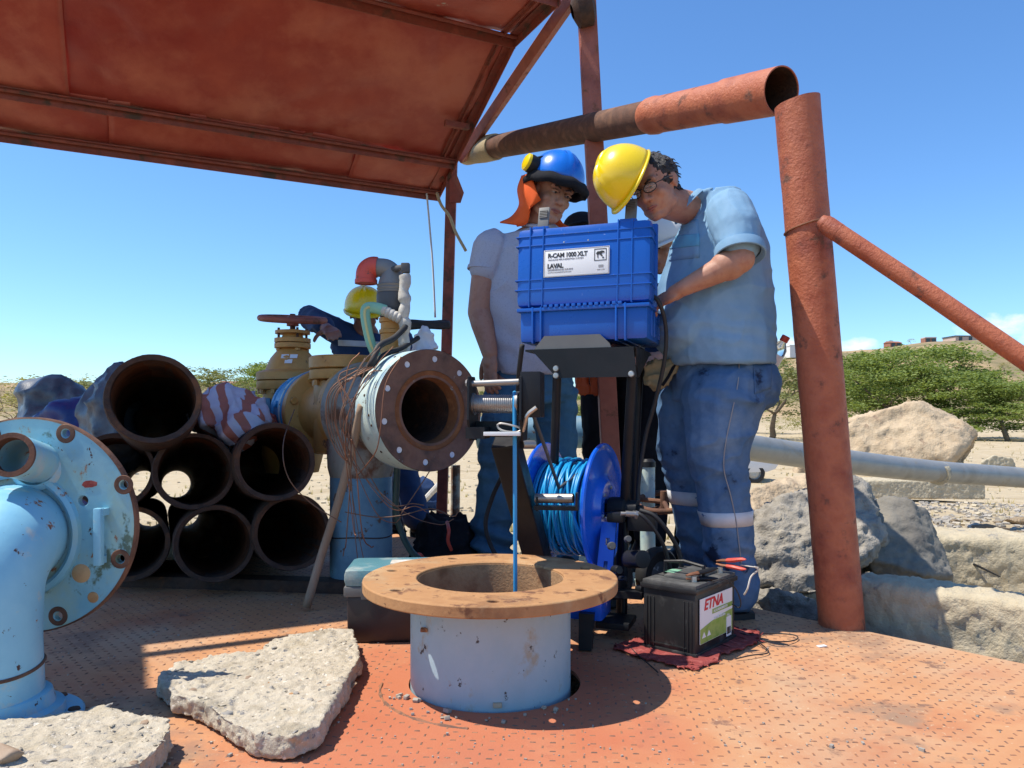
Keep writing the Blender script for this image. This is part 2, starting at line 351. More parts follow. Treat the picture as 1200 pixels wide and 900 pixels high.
M['greyrock'] = mat('blue grey rough stone', [(.27, .25, .215), (.35, .32, .27), (.17, .16, .145)], 7, (.85, .95), bump=1, bscale=45, bdist=.01, bump2=(12, .8, .03), patches=[((.42, .37, .28), 9, .66, .1, .9)])
M['darkrock'] = mat('dark grey slab', [(.14, .13, .115), (.21, .195, .165), (.27, .24, .19)], 6, (.85, .95), bump=.9, bscale=60, bdist=.006)
M['beam'] = mat('cream concrete kerb', [(.45, .38, .26), (.50, .43, .30), (.38, .32, .22)], 4, (.85, .95), bump=.9, bscale=90, bdist=.006, patches=[((.28, .26, .22), 11, .64, .06, .9)], bump2=(26, .6, .01))
M['greypipe'] = mat('galvanised grey pipe', [(.27, .27, .255), (.32, .32, .30), (.23, .225, .20)], 3, (.4, .6), metal=.3, patches=[((.32, .26, .18), 4, .60, .15, .85)], bump=.2, bscale=30)
M['sand'] = mat('dry sandy soil', [(.42, .33, .20), (.48, .39, .255), (.35, .27, .16)], .5, (.9, 1), bump=1, bscale=7, bdist=.05, patches=[((.40, .35, .25), 3.2, .60, .1, 1), ((.52, .44, .31), 1.3, .62, .1, 1)])
M['pebble'] = mat('mixed pebble', [(.42, .36, .27), (.30, .28, .25), (.55, .48, .37)], 3, (.8, .95), bump=.5, bscale=60)
M['bluetarp'] = mat('dark blue tarpaulin', [(.02, .04, .17), (.03, .055, .22)], 5, (.3, .45), bump=.5, bscale=25, bdist=.006)
M['greytarp'] = mat('silvery grey tarpaulin', [(.045, .065, .10), (.10, .125, .16), (.03, .045, .075)], 6, (.35, .5), bump=.5, bscale=30, bdist=.006)
M['blackcloth'] = mat('black cloth', [(.010, .011, .014), (.018, .019, .024)], 12, (.8, .95), bump=.4, bscale=200)
M['redcloth'] = mat('dusty red rag', [(.34, .075, .065), (.26, .055, .05), (.42, .13, .11)], 30, (.85, .98), bump=1, bscale=420, bdist=.002)
M['skin'] = mat('warm brown skin', [(.38, .18, .11), (.43, .215, .135), (.33, .145, .09)], 14, (.5, .65), patches=[((.36, .15, .10), 34, .58, .2, .6), ((.30, .14, .09), 90, .69, .06, .6)], bump=.45, bscale=260, bdist=.0008)  # own skin colour of the man in the blue shirt
M['skin2'] = mat('tanned skin', [(.36, .18, .115), (.40, .205, .135), (.31, .145, .09)], 14, (.5, .65), patches=[((.31, .135, .09), 34, .58, .2, .6), ((.27, .12, .08), 90, .69, .06, .6)], bump=.45, bscale=260, bdist=.0008)
M['skin3'] = mat('dark tanned skin', [(.28, .13, .085), (.33, .155, .10)], 18, (.45, .6))
for k in ('skin', 'skin2', 'skin3'):
    b = M[k].node_tree.nodes['Principled BSDF']; b.inputs['Subsurface Weight'].default_value = .12; b.inputs['Subsurface Radius'].default_value = (.01, .004, .002)
M['lip'] = mat('lips', [(.30, .10, .075), (.26, .09, .07)], 18, (.4, .5))
M['hair'] = mat('black hair', [(.012, .010, .010), (.035, .03, .028)], 60, (.35, .5), bump=1, bscale=240, stretch=(1, 1, .3), bdist=.006)
M['eyewhite'] = mat('eye white', [(.30, .25, .22), (.30, .25, .22)], 18, (.2, .3))
M['iris'] = mat('dark iris', [(.02, .012, .01), (.02, .012, .01)], 18, (.1, .2))
M['denim'] = mat('blue denim', [(.065, .135, .25), (.09, .17, .30), (.045, .10, .20)], 7, (.75, .9), bump=.5, bscale=500, bdist=.001, patches=[((.17, .26, .38), 4, .54, .2, .85), ((.02, .03, .06), 7, .66, .06, .85)])
M['denim2'] = mat('faded jeans', [(.04, .11, .19), (.06, .15, .24), (.035, .09, .16)], 7, (.75, .9), bump=.5, bscale=500, bdist=.001)
M['chambray'] = mat('light blue chambray', [(.165, .29, .42), (.20, .33, .46), (.14, .26, .385)], 6, (.8, .9), bump=.4, bscale=420, bdist=.0008)
M['chambrayband'] = mat('chambray stripe', [(.11, .38, .55), (.12, .30, .46)], 18, (.8, .9))
M['chambraydark'] = mat('navy shirt facing', [(.03, .06, .10), (.035, .07, .12)], 18, (.8, .9))
M['greytee'] = mat('heather grey jersey', [(.36, .37, .44), (.42, .43, .50), (.33, .34, .41)], 120, (.85, .95), bump=.3, bscale=400, bdist=.0008)
M['navy'] = mat('navy overall cloth', [(.024, .048, .11), (.034, .066, .15)], 9, (.75, .9), bump=.3, bscale=120)
M['reflect'] = mat('silver reflective tape', [(.62, .62, .63), (.5, .5, .52)], 14, (.4, .5))
M['hatyellow'] = mat('yellow helmet plastic', [(.80, .56, .005), (.84, .60, .008)], 5, (.22, .34), coat=.2, patches=[((.45, .30, .04), 22, .71, .03, .6)])
M['hatblue'] = mat('blue helmet plastic', [(.006, .15, .62), (.007, .16, .66)], 5, (.22, .34), coat=.2)
M['hatwhite'] = mat('white helmet plastic', [(.7, .69, .66), (.66, .65, .62)], 5, (.3, .4))
M['orangecloth'] = mat('orange neck cloth', [(.80, .11, .01), (.74, .10, .01)], 9, (.7, .85), bump=.4, bscale=200)
M['khaki'] = mat('khaki canvas', [(.26, .21, .12), (.32, .26, .15)], 14, (.8, .9), bump=.5, bscale=160)
M['orangeglove'] = mat('orange glove rubber', [(.55, .09, .015), (.6, .11, .02)], 9, (.5, .6))
M['hosegreen'] = mat('pale green garden hose', [(.22, .46, .30), (.26, .50, .34)], 9, (.35, .5))
M['hosestripe'] = mat('yellow hose stripe', [(.62, .55, .22), (.6, .52, .2)], 9, (.4, .5))
M['darkgreen'] = mat('dark green hose', [(.02, .045, .035), (.03, .06, .045)], 9, (.4, .6))
M['bark'] = mat('acacia bark', [(.16, .12, .085), (.22, .17, .12)], 3, (.9, 1), bump=1, bscale=14, bdist=.03)
M['carpaint'] = mat('white car paint', [(.7, .7, .7), (.68, .68, .68)], 5, (.2, .3), coat=.5)
M['roofred'] = mat('terracotta roof', [(.30, .13, .08), (.34, .15, .10)], 1, (.8, .9))
M['housewall'] = mat('plaster wall', [(.55, .42, .34), (.5, .38, .3)], 1, (.85, .95))
M['housewhite'] = mat('white plaster wall', [(.72, .70, .66), (.66, .64, .6)], 1, (.85, .95))
M['window'] = mat('dark window glass', [(.03, .04, .05), (.03, .04, .05)], 1, (.1, .2))
M['rope'] = mat('frayed tan rope', [(.46, .38, .25), (.38, .3, .18)], 60, (.85, .95), bump=.6, bscale=300)
M['nylon'] = mat('pale nylon string', [(.6, .62, .62), (.6, .62, .62)], 9, (.5, .6))
def glassmat(name, col, rough=.05):
    m = bpy.data.materials.new(name); m.use_nodes = True; b = m.node_tree.nodes['Principled BSDF']
    b.inputs['Base Color'].default_value = (*col, 1); b.inputs['Transmission Weight'].default_value = .9; b.inputs['Roughness'].default_value = rough; b.inputs['IOR'].default_value = 1.2
    return m
M['plasticclear'] = glassmat('clear bottle plastic', (.85, .9, .92), .15)
M['lens'] = glassmat('spectacle lens', (.92, .95, .98), .02)
# foliage
def leafmat(name, c1, c2):
    m = mat(name, [c1, c2], .5, (.6, .8)); t = m.node_tree; b = t.nodes['Principled BSDF']; b.inputs['Subsurface Weight'].default_value = 0
    tr = t.nodes.new('ShaderNodeBsdfTranslucent'); mx = t.nodes.new('ShaderNodeMixShader'); mx.inputs[0].default_value = .28
    tr.inputs['Color'].default_value = (c2[0]*1.6, c2[1]*1.6, c2[2], 1)
    o = t.nodes['Material Output']; t.links.new(b.outputs[0], mx.inputs[1]); t.links.new(tr.outputs[0], mx.inputs[2]); t.links.new(mx.outputs[0], o.inputs[0]); return m
for k in ('sand', 'concrete', 'sandstone', 'greyrock', 'darkrock', 'beam', 'pebble', 'blackcloth', 'redcloth', 'denim', 'denim2', 'chambray', 'greytee', 'navy', 'bark', 'rope', 'khaki', 'casein', 'borerust', 'inrust'):
    M[k].node_tree.nodes['Principled BSDF'].inputs['Specular IOR Level'].default_value = .15
# the slopes carry darker dry scrub soil above the pale river bed
t = M['sand'].node_tree; b = t.nodes['Principled BSDF']; src = b.inputs['Base Color'].links[0].from_socket
geo = t.nodes.new('ShaderNodeNewGeometry'); sx = t.nodes.new('ShaderNodeSeparateXYZ'); t.links.new(geo.outputs['Position'], sx.inputs[0])
mr = t.nodes.new('ShaderNodeMapRange'); mr.inputs['From Min'].default_value = -.6; mr.inputs['From Max'].default_value = 1.5; t.links.new(sx.outputs['Z'], mr.inputs['Value'])
nz = t.nodes.new('ShaderNodeTexNoise'); nz.inputs['Scale'].default_value = .11; nz.inputs['Detail'].default_value = 8; t.links.new(geo.outputs['Position'], nz.inputs['Vector'])
rp = t.nodes.new('ShaderNodeValToRGB'); e = rp.color_ramp.elements; e[0].position = .38; e[0].color = (.20, .17, .09, 1); e[1].position = .62; e[1].color = (.38, .27, .15, 1); t.links.new(nz.outputs['Fac'], rp.inputs[0])
mm = t.nodes.new('ShaderNodeMix'); mm.data_type = 'RGBA'; t.links.new(mr.outputs[0], mm.inputs['Factor']); t.links.new(src, mm.inputs[6]); t.links.new(rp.outputs[0], mm.inputs[7]); t.links.new(mm.outputs[2], b.inputs['Base Color'])
M['leaf1'] = leafmat('fresh green foliage', (.12, .175, .035), (.22, .27, .065))
M['leaf2'] = leafmat('olive foliage', (.13, .15, .05), (.20, .21, .08))
M['leaf3'] = leafmat('dry yellow green foliage', (.22, .21, .07), (.30, .28, .10))
M['grass'] = leafmat('dry grass', (.42, .34, .17), (.5, .42, .22))

# ---------------------------------------------------------------- ground and hills
RIDGE = [(-900, 440), (-300, 446), (0, 449), (100, 453), (250, 449), (320, 446), (560, 452), (700, 455), (880, 430), (960, 415), (1030, 411), (1090, 402), (1160, 401), (1210, 409), (1300, 425), (1700, 435), (2600, 440)]
def ridge_h(px):
    xs = [a for a, _ in RIDGE]; ys = [b for _, b in RIDGE]; return np.interp(px, xs, ys)
def sstep(a, b, x): t = np.clip((x-a)/(b-a), 0, 1); return t*t*(3-2*t)
def ground_h(x, y):
    x = np.asarray(x, float); y = np.asarray(y, float)
    d = np.sqrt(x*x+y*y); yy = np.maximum(y, d*.25)
    z = -.13-.98*np.clip((d-3.6)/18, 0, 1)
    top = EYE+(490-ridge_h(600+900*x/np.maximum(yy, 1)))/900*230
    hill = sstep(105, 230, yy)*(top+1.1)*np.where(yy > 230, 1-.15*sstep(230, 400, yy), 1)
    p = np.stack([x.ravel(), y.ravel(), np.zeros(x.size)], 1)
    n = (fbm(p*.9, 4, 3)*.05*sstep(3.5, 8, d).ravel()+fbm(p*.12, 3, 5)*.22*sstep(12, 40, d).ravel()+fbm(p*.035, 4, 8)*1.8*sstep(110, 200, yy).ravel()*(1-sstep(190, 225, yy)).ravel()).reshape(x.shape)
    return z+hill+n
def gz(x, y): return float(ground_h(np.array([x]), np.array([y]))[0])
def graded(a, b, n, k): return np.sign(np.linspace(-1, 1, n))*(np.abs(np.linspace(-1, 1, n))**k)
gx = graded(0, 0, 261, 2.6)*900; gy = -8+ (np.linspace(0, 1, 300)**2.7)*1100
GX, GY = np.meshgrid(gx, gy); GZ = ground_h(GX, GY)
dk = (np.abs((GX+.05)*.66-(GY-1.9)*.75) < 3.1) & (np.abs((GX+.05)*.75+(GY-1.9)*.66) < 1.1)
GZ = np.where(dk, np.minimum(GZ, -.35), GZ)
nv, nu = GX.shape
idx = np.arange(nv*nu).reshape(nv, nu)
fa = np.stack([idx[:-1, :-1], idx[:-1, 1:], idx[1:, 1:], idx[1:, :-1]], -1).reshape(-1, 4)
me = bpy.data.meshes.new('ground'); me.from_pydata(np.stack([GX, GY, GZ], -1).reshape(-1, 3).tolist(), [], fa.tolist())
g = bpy.data.objects.new('ground', me); COL.objects.link(g); me.materials.append(M['sand']); me.polygons.foreach_set('use_smooth', [True]*len(me.polygons)); ORG[g] = V((0, 0, 0)); tag(g, kind='structure')

# ---------------------------------------------------------------- steel deck
E1 = V((.66, -.75)).normalized(); E2 = V((.75, .66)).normalized()
FC = V((-.65, 4.31)); corners = [FC, FC+E1*6.4, FC+E1*6.4-E2*4.5, FC-E2*4.5]
CAS = V((-.0528, 1.90, 0))
md = mat('orange diamond plate paint', [(.44, .20, .085), (.50, .25, .115), (.42, .15, .062)], 2.6, (.6, .85), bump=.5, bscale=160, bdist=.0015, patches=[((.46, .31, .19), 1.4, .54, .2, .9), ((.30, .18, .11), 3.6, .60, .10, .9), ((.22, .12, .075), 11, .66, .06, .9), ((.18, .10, .065), 34, .69, .04, .9), ((.52, .36, .22), 60, .68, .03, .8)])
t = md.node_tree; b = t.nodes['Principled BSDF']; src = b.inputs['Base Color'].links[0].from_socket
tc = t.nodes.new('ShaderNodeTexCoord'); vm = t.nodes.new('ShaderNodeVectorMath'); vm.operation = 'DISTANCE'; vm.inputs[1].default_value = (-.12, 1.78, 0)
geo = t.nodes.new('ShaderNodeNewGeometry'); t.links.new(geo.outputs['Position'], vm.inputs[0])
nz = t.nodes.new('ShaderNodeTexNoise'); nz.inputs['Scale'].default_value = 5; t.links.new(geo.outputs['Position'], nz.inputs['Vector'])
am = t.nodes.new('ShaderNodeMath'); am.operation = 'MULTIPLY_ADD'; am.inputs[1].default_value = .5; t.links.new(nz.outputs['Fac'], am.inputs[0]); t.links.new(vm.outputs['Value'], am.inputs[2])
mr = t.nodes.new('ShaderNodeMapRange'); mr.inputs['From Min'].default_value = .60; mr.inputs['From Max'].default_value = .90; mr.inputs['To Min'].default_value = .85; mr.inputs['To Max'].default_value = 0; t.links.new(am.outputs[0], mr.inputs['Value'])
mm = t.nodes.new('ShaderNodeMix'); mm.data_type = 'RGBA'; t.links.new(mr.outputs[0], mm.inputs['Factor']); t.links.new(src, mm.inputs[6]); mm.inputs[7].default_value = (.44, .13, .06, 1); t.links.new(mm.outputs[2], b.inputs['Base Color'])
hole = circ(.212, 48, (CAS.x+.010, CAS.y+.004))
dm = MB().plate([tuple(c) for c in reversed(corners)], [hole], (0, 0, -.009), (1, 0, 0), (0, 1, 0), .009)
dk = dm.build('deck', md, smooth=0); tag(dk, kind='structure')
fr = MB()
for a, c in zip(corners, corners[1:]+corners[:1]):
    m_ = (a+c)/2; dd = (c-a); n_ = V((-dd.y, dd.x)).normalized()*(-.03)
    fr.box((m_.x-n_.x*0, m_.y, -.062), (dd.length-.06, .05, .10), yawm(math.degrees(math.atan2(dd.y, dd.x))))
for k in range(1, 6):
    a = corners[0]+E1*(k*1.07)+E1*0; c = a-E2*4.4; m_ = (a+c)/2
    if abs((CAS.xy-m_).dot(E1)) < .3: continue
    fr.box((m_.x, m_.y, -.06), (4.3, .05, .09), yawm(math.degrees(math.atan2(E2.y, E2.x))))
tag(fr.build('deck_beam', M['roofsteel'], dk))
# tread lugs, real relief, thousands of them
lv = []; lf = []; rr = random.Random(2); sp = .0285
for i in range(-5, 226):
    for j in range(-5, 158):
        p = FC+E1*(i*sp)-E2*(j*sp)
        if not (.95 < p.y < 4.2 and abs(p.x) < p.y*.70+.12): continue
        u = (p-FC).dot(E1); v = -(p-FC).dot(E2)
        if u < .02 or v < .02 or u > 6.37 or v > 4.47 or (p-CAS.xy).length < .235: continue
        if rr.random() < .12: continue
        a = math.atan2(E1.y, E1.x)+(PI/4 if (i+j) % 2 else -PI/4)
        ca, sa = math.cos(a), math.sin(a); ll = .0070; ww = .0025; b0 = len(lv); hh = .0015*rr.uniform(.5, 1)
        for q, s_, z in ((1, 1, -.0005), (1, .35, hh)):
            for X, Y in ((-ll, -ww), (ll, -ww), (ll, ww), (-ll, ww)):
                X *= (1 if s_ == 1 else .6); Y *= (1 if s_ == 1 else .5); lv.append((p.x+X*ca-Y*sa, p.y+X*sa+Y*ca, z))
        lf += [(b0+4, b0+5, b0+6, b0+7)]+[(b0+k, b0+(k+1) % 4, b0+4+(k+1) % 4, b0+4+k) for k in range(4)]
me = bpy.data.meshes.new('tread_lugs'); me.from_pydata(lv, [], lf)
ml = mat('worn lug edge', [(.36, .165, .08), (.26, .12, .065)], 14, (.5, .8), patches=[((.16, .09, .06), 40, .5, .1, .8)])
tag(link('tread_lug', me, ml, dk, smooth=0), kind='stuff')

# ---------------------------------------------------------------- well casing
cz = .26
wc = thing('well_casing', (CAS.x, CAS.y, 0), 'short pale blue well pipe with wide rusty flange in the middle of the deck', 'well casing')
prof = [(.197, -.55), (.197, cz-.03), (.1835, cz-.03), (.1835, -.55)]
MB().lathe(prof, CAS, seg=72, close=True).build('pipe', M['casingblue'], wc)
MB().lathe([(.1825, -.9), (.1825, cz-.006), (.1795, cz-.006), (.1795, -.9)], CAS, seg=72, close=True).build('bore_lining', M['casein'], wc)
hs_ = [circ(.0135, 14, (.262*math.cos(a), .262*math.sin(a))) for a in [rad(q) for q in (-36, -87, -143, -195, -245, -290, -338)]]
fl = MB().plate(circ(.312, 96), [circ(.1815, 72)]+hs_, (CAS.x, CAS.y, cz-.027), (1, 0, 0), (0, 1, 0), .027)
fl.build('flange', M['casrust'], wc, bevel=.003)
wl = MB().tube([(CAS.x+.2*math.cos(a), CAS.y+.2*math.sin(a), cz-.035) for a in [2*PI*k/60 for k in range(60)]], [.006+.0015*math.sin(k*2.7) for k in range(60)], 8, closed=True)
wl.build('weld_bead', M['casingblue'], wc)
MB().tube([deck(504, 796, .0)+V((-.02, .0, 0)), deck(504, 796, .0)+V((0.0, 0.02, 0))], .001).v
for px, py, sz in ((497, 738, .009), (583, 826, .011), (588, 704, .001)):
    d_ = CAS.y-math.sqrt(max(.0001, .197**2-((px-600)/900*1.72-CAS.x)**2)); p = at(px, py, d_)
    if sz > .005: MB().box(p, (sz*1.8, .014, sz), bev=.002).build('weld_lug', M['casrust'] if px < 500 else M['beam'], wc)
# weld ring left on the deck round the casing and crumbs of mortar
ring = [V((CAS.x+.02+.285*math.cos(a), CAS.y-.03+.27*math.sin(a), .0)) for a in [rad(x) for x in range(178, 262, 4)]]
tag(MB().tube(ring, [.0035+.0015*math.sin(i*1.9) for i in range(len(ring))], 6).build('weld_scar', ml), 'thin arc of old weld left on the deck left of the well pipe', 'weld')
cv = MB(); rr = random.Random(7)
for k in range(26):
    a = rad(rr.uniform(205, 330)); r_ = .212+abs(rr.gauss(0, .035)); s_ = rr.uniform(.0025, .009); c = V((CAS.x+r_*math.cos(a), CAS.y+r_*math.sin(a), s_*.5))
    cv.box(c, (s_*rr.uniform(.8, 2), s_*rr.uniform(.8, 1.6), s_), Matrix.Rotation(rr.uniform(0, 3), 3, 'Z') @ Matrix.Rotation(rr.uniform(-.4, .4), 3, 'X'), bev=s_*.2)
tag(cv.build('mortar_crumbs', M['pebble']), 'crumbs of mortar scattered at the foot of the well pipe', 'debris', kind='stuff')
cv = MB()
for k in range(420):
    p = deck(rr.uniform(60, 1190), rr.uniform(700, 899)); s_ = rr.uniform(.001, .0035)*(2 if rr.random() < .06 else 1)
    if (p.xy-CAS.xy).length < .23 or (p.xy-FC).dot(E2) > -.02: continue
    cv.box((p.x, p.y, s_*.4), (s_*rr.uniform(.8, 2), s_, s_), yawm(rr.uniform(0, 180)))
tag(cv.build('grit', M['pebble']), 'specks of grit scattered over the orange deck', 'grit', kind='stuff')
MBf = MB().box(deck(1088, 756, .002)*1, (.03, .018, .003), yawm(20), bev=.001)
tag(MB().box(deck(963, 757, .002), (.028, .014, .003), yawm(20), bev=.001).build('plastic_scrap', M['label']), 'small white scrap lying on the deck right of the battery', 'scrap')

# ---------------------------------------------------------------- shelter roof
shel = thing('shelter', (-.4, 4.6, gz(-.4, 4.6)), 'red sheet metal shelter roof on thin posts overhead at the left', 'shelter')
AX = V((-.894, -.447, 0)).normalized(); HX = V((.447, -.894, 0)).normalized()
P0 = at(515, 225, 4.7); KINK = 1.03; UM = 1.475
def roofp(a, u, dz=0):
    z = .47*u if u < KINK else .47*KINK
    return P0+AX*a+HX*u+V((0, 0, z+dz))
LEN = 5.2
def roof_sheet(a0, a1, u0, u1, lift, seed):
    nu_, nv_ = max(4, int((a1-a0)/.03)), max(4, int((u1-u0)/.03))
    m_ = MB().grid(lambda s, t: roofp(a0+(a1-a0)*s, u0+(u1-u0)*t, lift), nu_, nv_); me = m_.mesh('roof_sheet')
    co = coords(me); d = fbm(co*2.2, 3, seed)*.014+np.maximum(0, fbm(co*4.5, 2, seed+9, True)-.35)*.022
    d += -np.maximum(0, fbm(co*1.3, 2, seed+20)-.15)*.03
    co[:, 2] += d-.006; me.vertices.foreach_set('co', co.ravel())
    o = link('roof_sheet', me, M['roofsheet'], shel); q = o.modifiers.new('s', 'SOLIDIFY'); q.thickness = .0015; return o
k = 0
for u0, u1, offs in ((-.02, .27, .55), (.235, 1.04, 1.95), (1.03, UM, 1.2)):
    edges = [0]; a = offs
    while a < LEN: edges.append(a); a += (1.22 if u1 < .5 else 2.1)
    edges.append(LEN)
    for a0, a1 in zip(edges, edges[1:]): roof_sheet(a0, a1+.02, u0, u1, .012+.004*(k % 2), 30+k); k += 1
def angle(mb, p, q, up, side, w=.045, t=.005):
    """L section: one leg along up, one along side"""
    p, q, up, side = V(p), V(q), V(up).normalized(), V(side).normalized()
    pr = [V((0, 0)), V((w, 0)), V((w, t)), V((t, t)), V((t, w)), V((0, w))]
    vs = [c+side*a.x+up*a.y for c in (p, q) for a in pr]
    mb.add(vs, [tuple(range(6))[::-1], tuple(range(6, 12))]+[(i, (i+1) % 6, 6+(i+1) % 6, 6+i) for i in range(6)])
dn = V((0, 0, -1))
for u, w_ in ((-.01, .05), (.24, .045), (KINK, .05), (UM-.02, .05)):
    m_ = MB(); angle(m_, roofp(0, u, 0), roofp(LEN, u, 0), dn, HX if u < 1 else -HX, w_)
    m_.build('purlin', M['roofsteel'], shel, smooth=0)
    m_ = MB(); q0 = roofp(0, u, -.012)+HX*.03; m_.tube([q0, q0+AX*LEN], .009, 8); m_.build('stiffener_rod', M['roofsteel'], shel)
for a in (0, .075, 2.4, 4.9):
    m_ = MB(); angle(m_, roofp(a, -.02), roofp(a, KINK), dn, AX, .045 if a != .075 else .02); angle(m_, roofp(a, KINK), roofp(a, UM), dn, AX, .045 if a != .075 else .02)
    m_.build('rafter', M['roofsteel'], shel, smooth=0)
MB().box(roofp(.10, .52, -.03), (.14, .03, .03), yawm(26)).build('bracket', M['roofsteel'], shel)
for k, (a0, a1) in enumerate(((2.87, 4.1), (4.08, LEN))): roof_sheet(a0, a1, UM-.03, 1.94, .02+.004*k, 60+k)  # unseen overhang sheets and purlins, added to extend the roof's shade
m_ = MB(); angle(m_, roofp(2.87, 1.93), roofp(LEN, 1.93), dn, -HX, .045); m_.build('purlin', M['roofsteel'], shel, smooth=0)
m_ = MB(); angle(m_, roofp(2.30, 1.62), roofp(2.87, 1.62), dn, -HX, .05); m_.build('purlin', M['roofsteel'], shel, smooth=0)
# posts
tp_t = at(530, 190, 4.6); tp_b = V((at(516, 620, 4.6).x, 4.6, gz(-.42, 4.6)-.05))
m_ = MB(); x, y, a = frame(tp_t-tp_b); 
def sqtube(m_, p, q, w, d=None, up=V((0, 1, 0))):
    d = d or w; x, y, a = frame(V(q)-V(p), up); vs = [c+x*sx*w/2+y*sy*d/2 for c in (V(p), V(q)) for sx, sy in ((-1, -1), (1, -1), (1, 1), (-1, 1))]
    return m_.add(vs, [(3, 2, 1, 0), (4, 5, 6, 7)]+[(i, (i+1) % 4, 4+(i+1) % 4, 4+i) for i in range(4)])
sqtube(m_, tp_b, tp_t+V((0, 0, .03)), .062).build('post', M['roofsteel'], shel, smooth=0, bevel=.004)
cp_t = at(686, -20, 3.46); cp_b = V((at(722, 661, 3.46).x, 3.46, 0))
sqtube(MB(), cp_b, cp_t, .080, .07).build('post', M['redpaint'], shel, smooth=0, bevel=.004)
sqtube(MB(), at(670, -2, 3.46), at(541, 186, 4.6), .052, .05).build('brace', M['redpaint'], shel, smooth=0, bevel=.003)
MB().plate([(0, 0), (.065, 0), (.085, .06), (.03, .2), (0, .2)], [], at(527, 238, 4.57)+V((0, 0, 0)), (1, 0, 0), (0, 0, 1), .012).build('gusset_plate', M['roofsteel'], shel, smooth=0)
MB().lathe([(.03, -.05), (.075, -.03), (.08, .03), (.04, .05)], at(683, 10, 3.40), (1, 0, .3), 18).build('clamp', M['darkrust'], shel)
m_ = MB().tube([at(534, 545, 4.66), V((at(533, 0, 4.66).x, 4.66, gz(-.34, 4.66)-.03))], .028, 12)
tag(m_.build('mottled_pole', M['tee']), 'short mottled dark pipe standing against the thin red shelter post', 'pole')

# ---------------------------------------------------------------- crossing pipe and big right post
def hollow(mb, p, q, r, th=.008, seg=40, uneven=0):
    ax = V(q)-V(p); Lg = ax.length; mb.lathe([(r, 0), (r, Lg), (r-th, Lg), (r-th, 0)], p, ax, seg, close=True)
    if uneven:
        for i in range(len(mb.v)):
            pass
    return mb
hp_r = at(916, 106, 2.44); hp_l = at(546, 179, 4.72)
D_ = (hp_r-hp_l); cut = hp_l+D_*.70
def on(t): return hp_l+D_*t
cp = thing('overhead_pipe', hp_l+D_*.5, 'rusty brown pipe slung from the shelter to the top of the big red post', 'pipe')
pl = MB(); hollow(pl, on(.10), on(.76), .063, seg=48); pl.build('pipe', M['rustpipe'], cp)
pl = MB(); pl.lathe([(.070, 0), (.074, .02), (.072, .12), (.076, .28), (.072, .44), (.068, .44), (.060, .44), (.060, 0)], on(0), D_, 36, close=True); o_ = pl.build('sacking_wrap', M['rope'], cp); 
sl = MB(); Ls = (on(1)-on(.735)).length
sl.lathe([(.062, -.03), (.070, -.005), (.072, .03), (.068, .05), (.068, Ls*.62), (.074, Ls*.63), (.074, Ls), (.070, Ls), (.069, Ls*.6), (.062, 0)], on(.735), D_, 48, close=True)
sl.build('sleeve', M['postpaint'], cp); MB().lathe([(.0695, Ls-.004), (.0675, Ls*.5), (.0, Ls*.49)], on(.735), D_, 40).build('bore', M['darkrust'], cp)
pt, pb = at(934, 120, 2.40), V((at(991, 738, 2.34).x+.02, 2.41, -.02))
gp = thing('steel_post', (pb.x, pb.y, 0), 'thick leaning orange red steel post at the right edge of the deck', 'post')
Lp = (pt-pb).length
pm = MB().lathe([(.068, 0)]+[(.068, Lp*k/30) for k in range(1, 31)]+[(.060, Lp), (.060, Lp-.3), (.060, 0)], pb, pt-pb, 48, close=True).mesh('tube')
displace(pm, lambda co, no: fbm(co*28, 3, 4)*.0016)
co = coords(pm); topm = np.array([(V(c)-pb).dot((pt-pb).normalized()) > Lp-.02 for c in co]); co[topm, 2] += (co[topm, 0]-pt.x)*.15+.0; pm.vertices.foreach_set('co', co.ravel())
link('tube', pm, M['postpaint'], gp)
tie = pb.lerp(pt, .765); xx, yy, aa = frame(pt-pb)
tl = [tie+xx*(.0705*math.cos(t))+yy*(.0705*math.sin(t))+aa*(.012*math.sin(t*1+2)) for t in [2*PI*k/32 for k in range(32)]]
MB().tube(tl, .0028, 6, closed=True).build('wire_tie', M['copper'], gp)
br = thing('diagonal_pipe', at(1210, 440, 2.1), 'slim orange pipe running down to the right from the big post', 'pipe')
MB().tube([at(966, 262, 2.29), at(1080, 338, 2.16), at(1330, 510, 1.95)], [.027, .027, .027], 24).build('tube', M['postpaint'], br)
MB().lathe([(0, -.02), (.02, -.015), (.028, .01), (.0275, .05)], at(966, 262, 2.29), at(1080, 338, 2.16)-at(966, 262, 2.29), 20).build('weld_collar', M['postpaint'], br)

# ---------------------------------------------------------------- rocks
def rock(name, pts, m, label, cat='rock', voxel=.02, amp=.02, freq=6, seed=1, fine=.004, group=None, cuts=3, smooth=2):
    me = blob([('hull', pts)], voxel, smooth)
    def f(co, no):
        return fbm(co*freq, 4, seed)*amp+np.abs(fbm(co*freq*2.3, 3, seed+5))*(-amp*.6)+fbm(co*freq*9, 3, seed+9)*fine+fbm(co*freq*4, 3, seed+11, True)*fine*1.2
    displace(me, f)
    displace(me, lambda co, no: (np.floor(fbm(co*freq*1.3, 3, seed+21)*8)/8-fbm(co*freq*1.3, 3, seed+21))*amp*.9)
    return tag(link(name, me, m, smooth=180), label, cat, group)
def prismpts(outline, zt, zb, shrink=.03, tilt=None):
    c = sum((V(p) for p in outline), V((0, 0)))/len(outline); out = []
    for p in outline:
        q = V(p); out.append((q.x, q.y, zt(p) if callable(zt) else zt)); r = c+(q-c)*(1-shrink); out.append((r.x, r.y, zb))
    return out
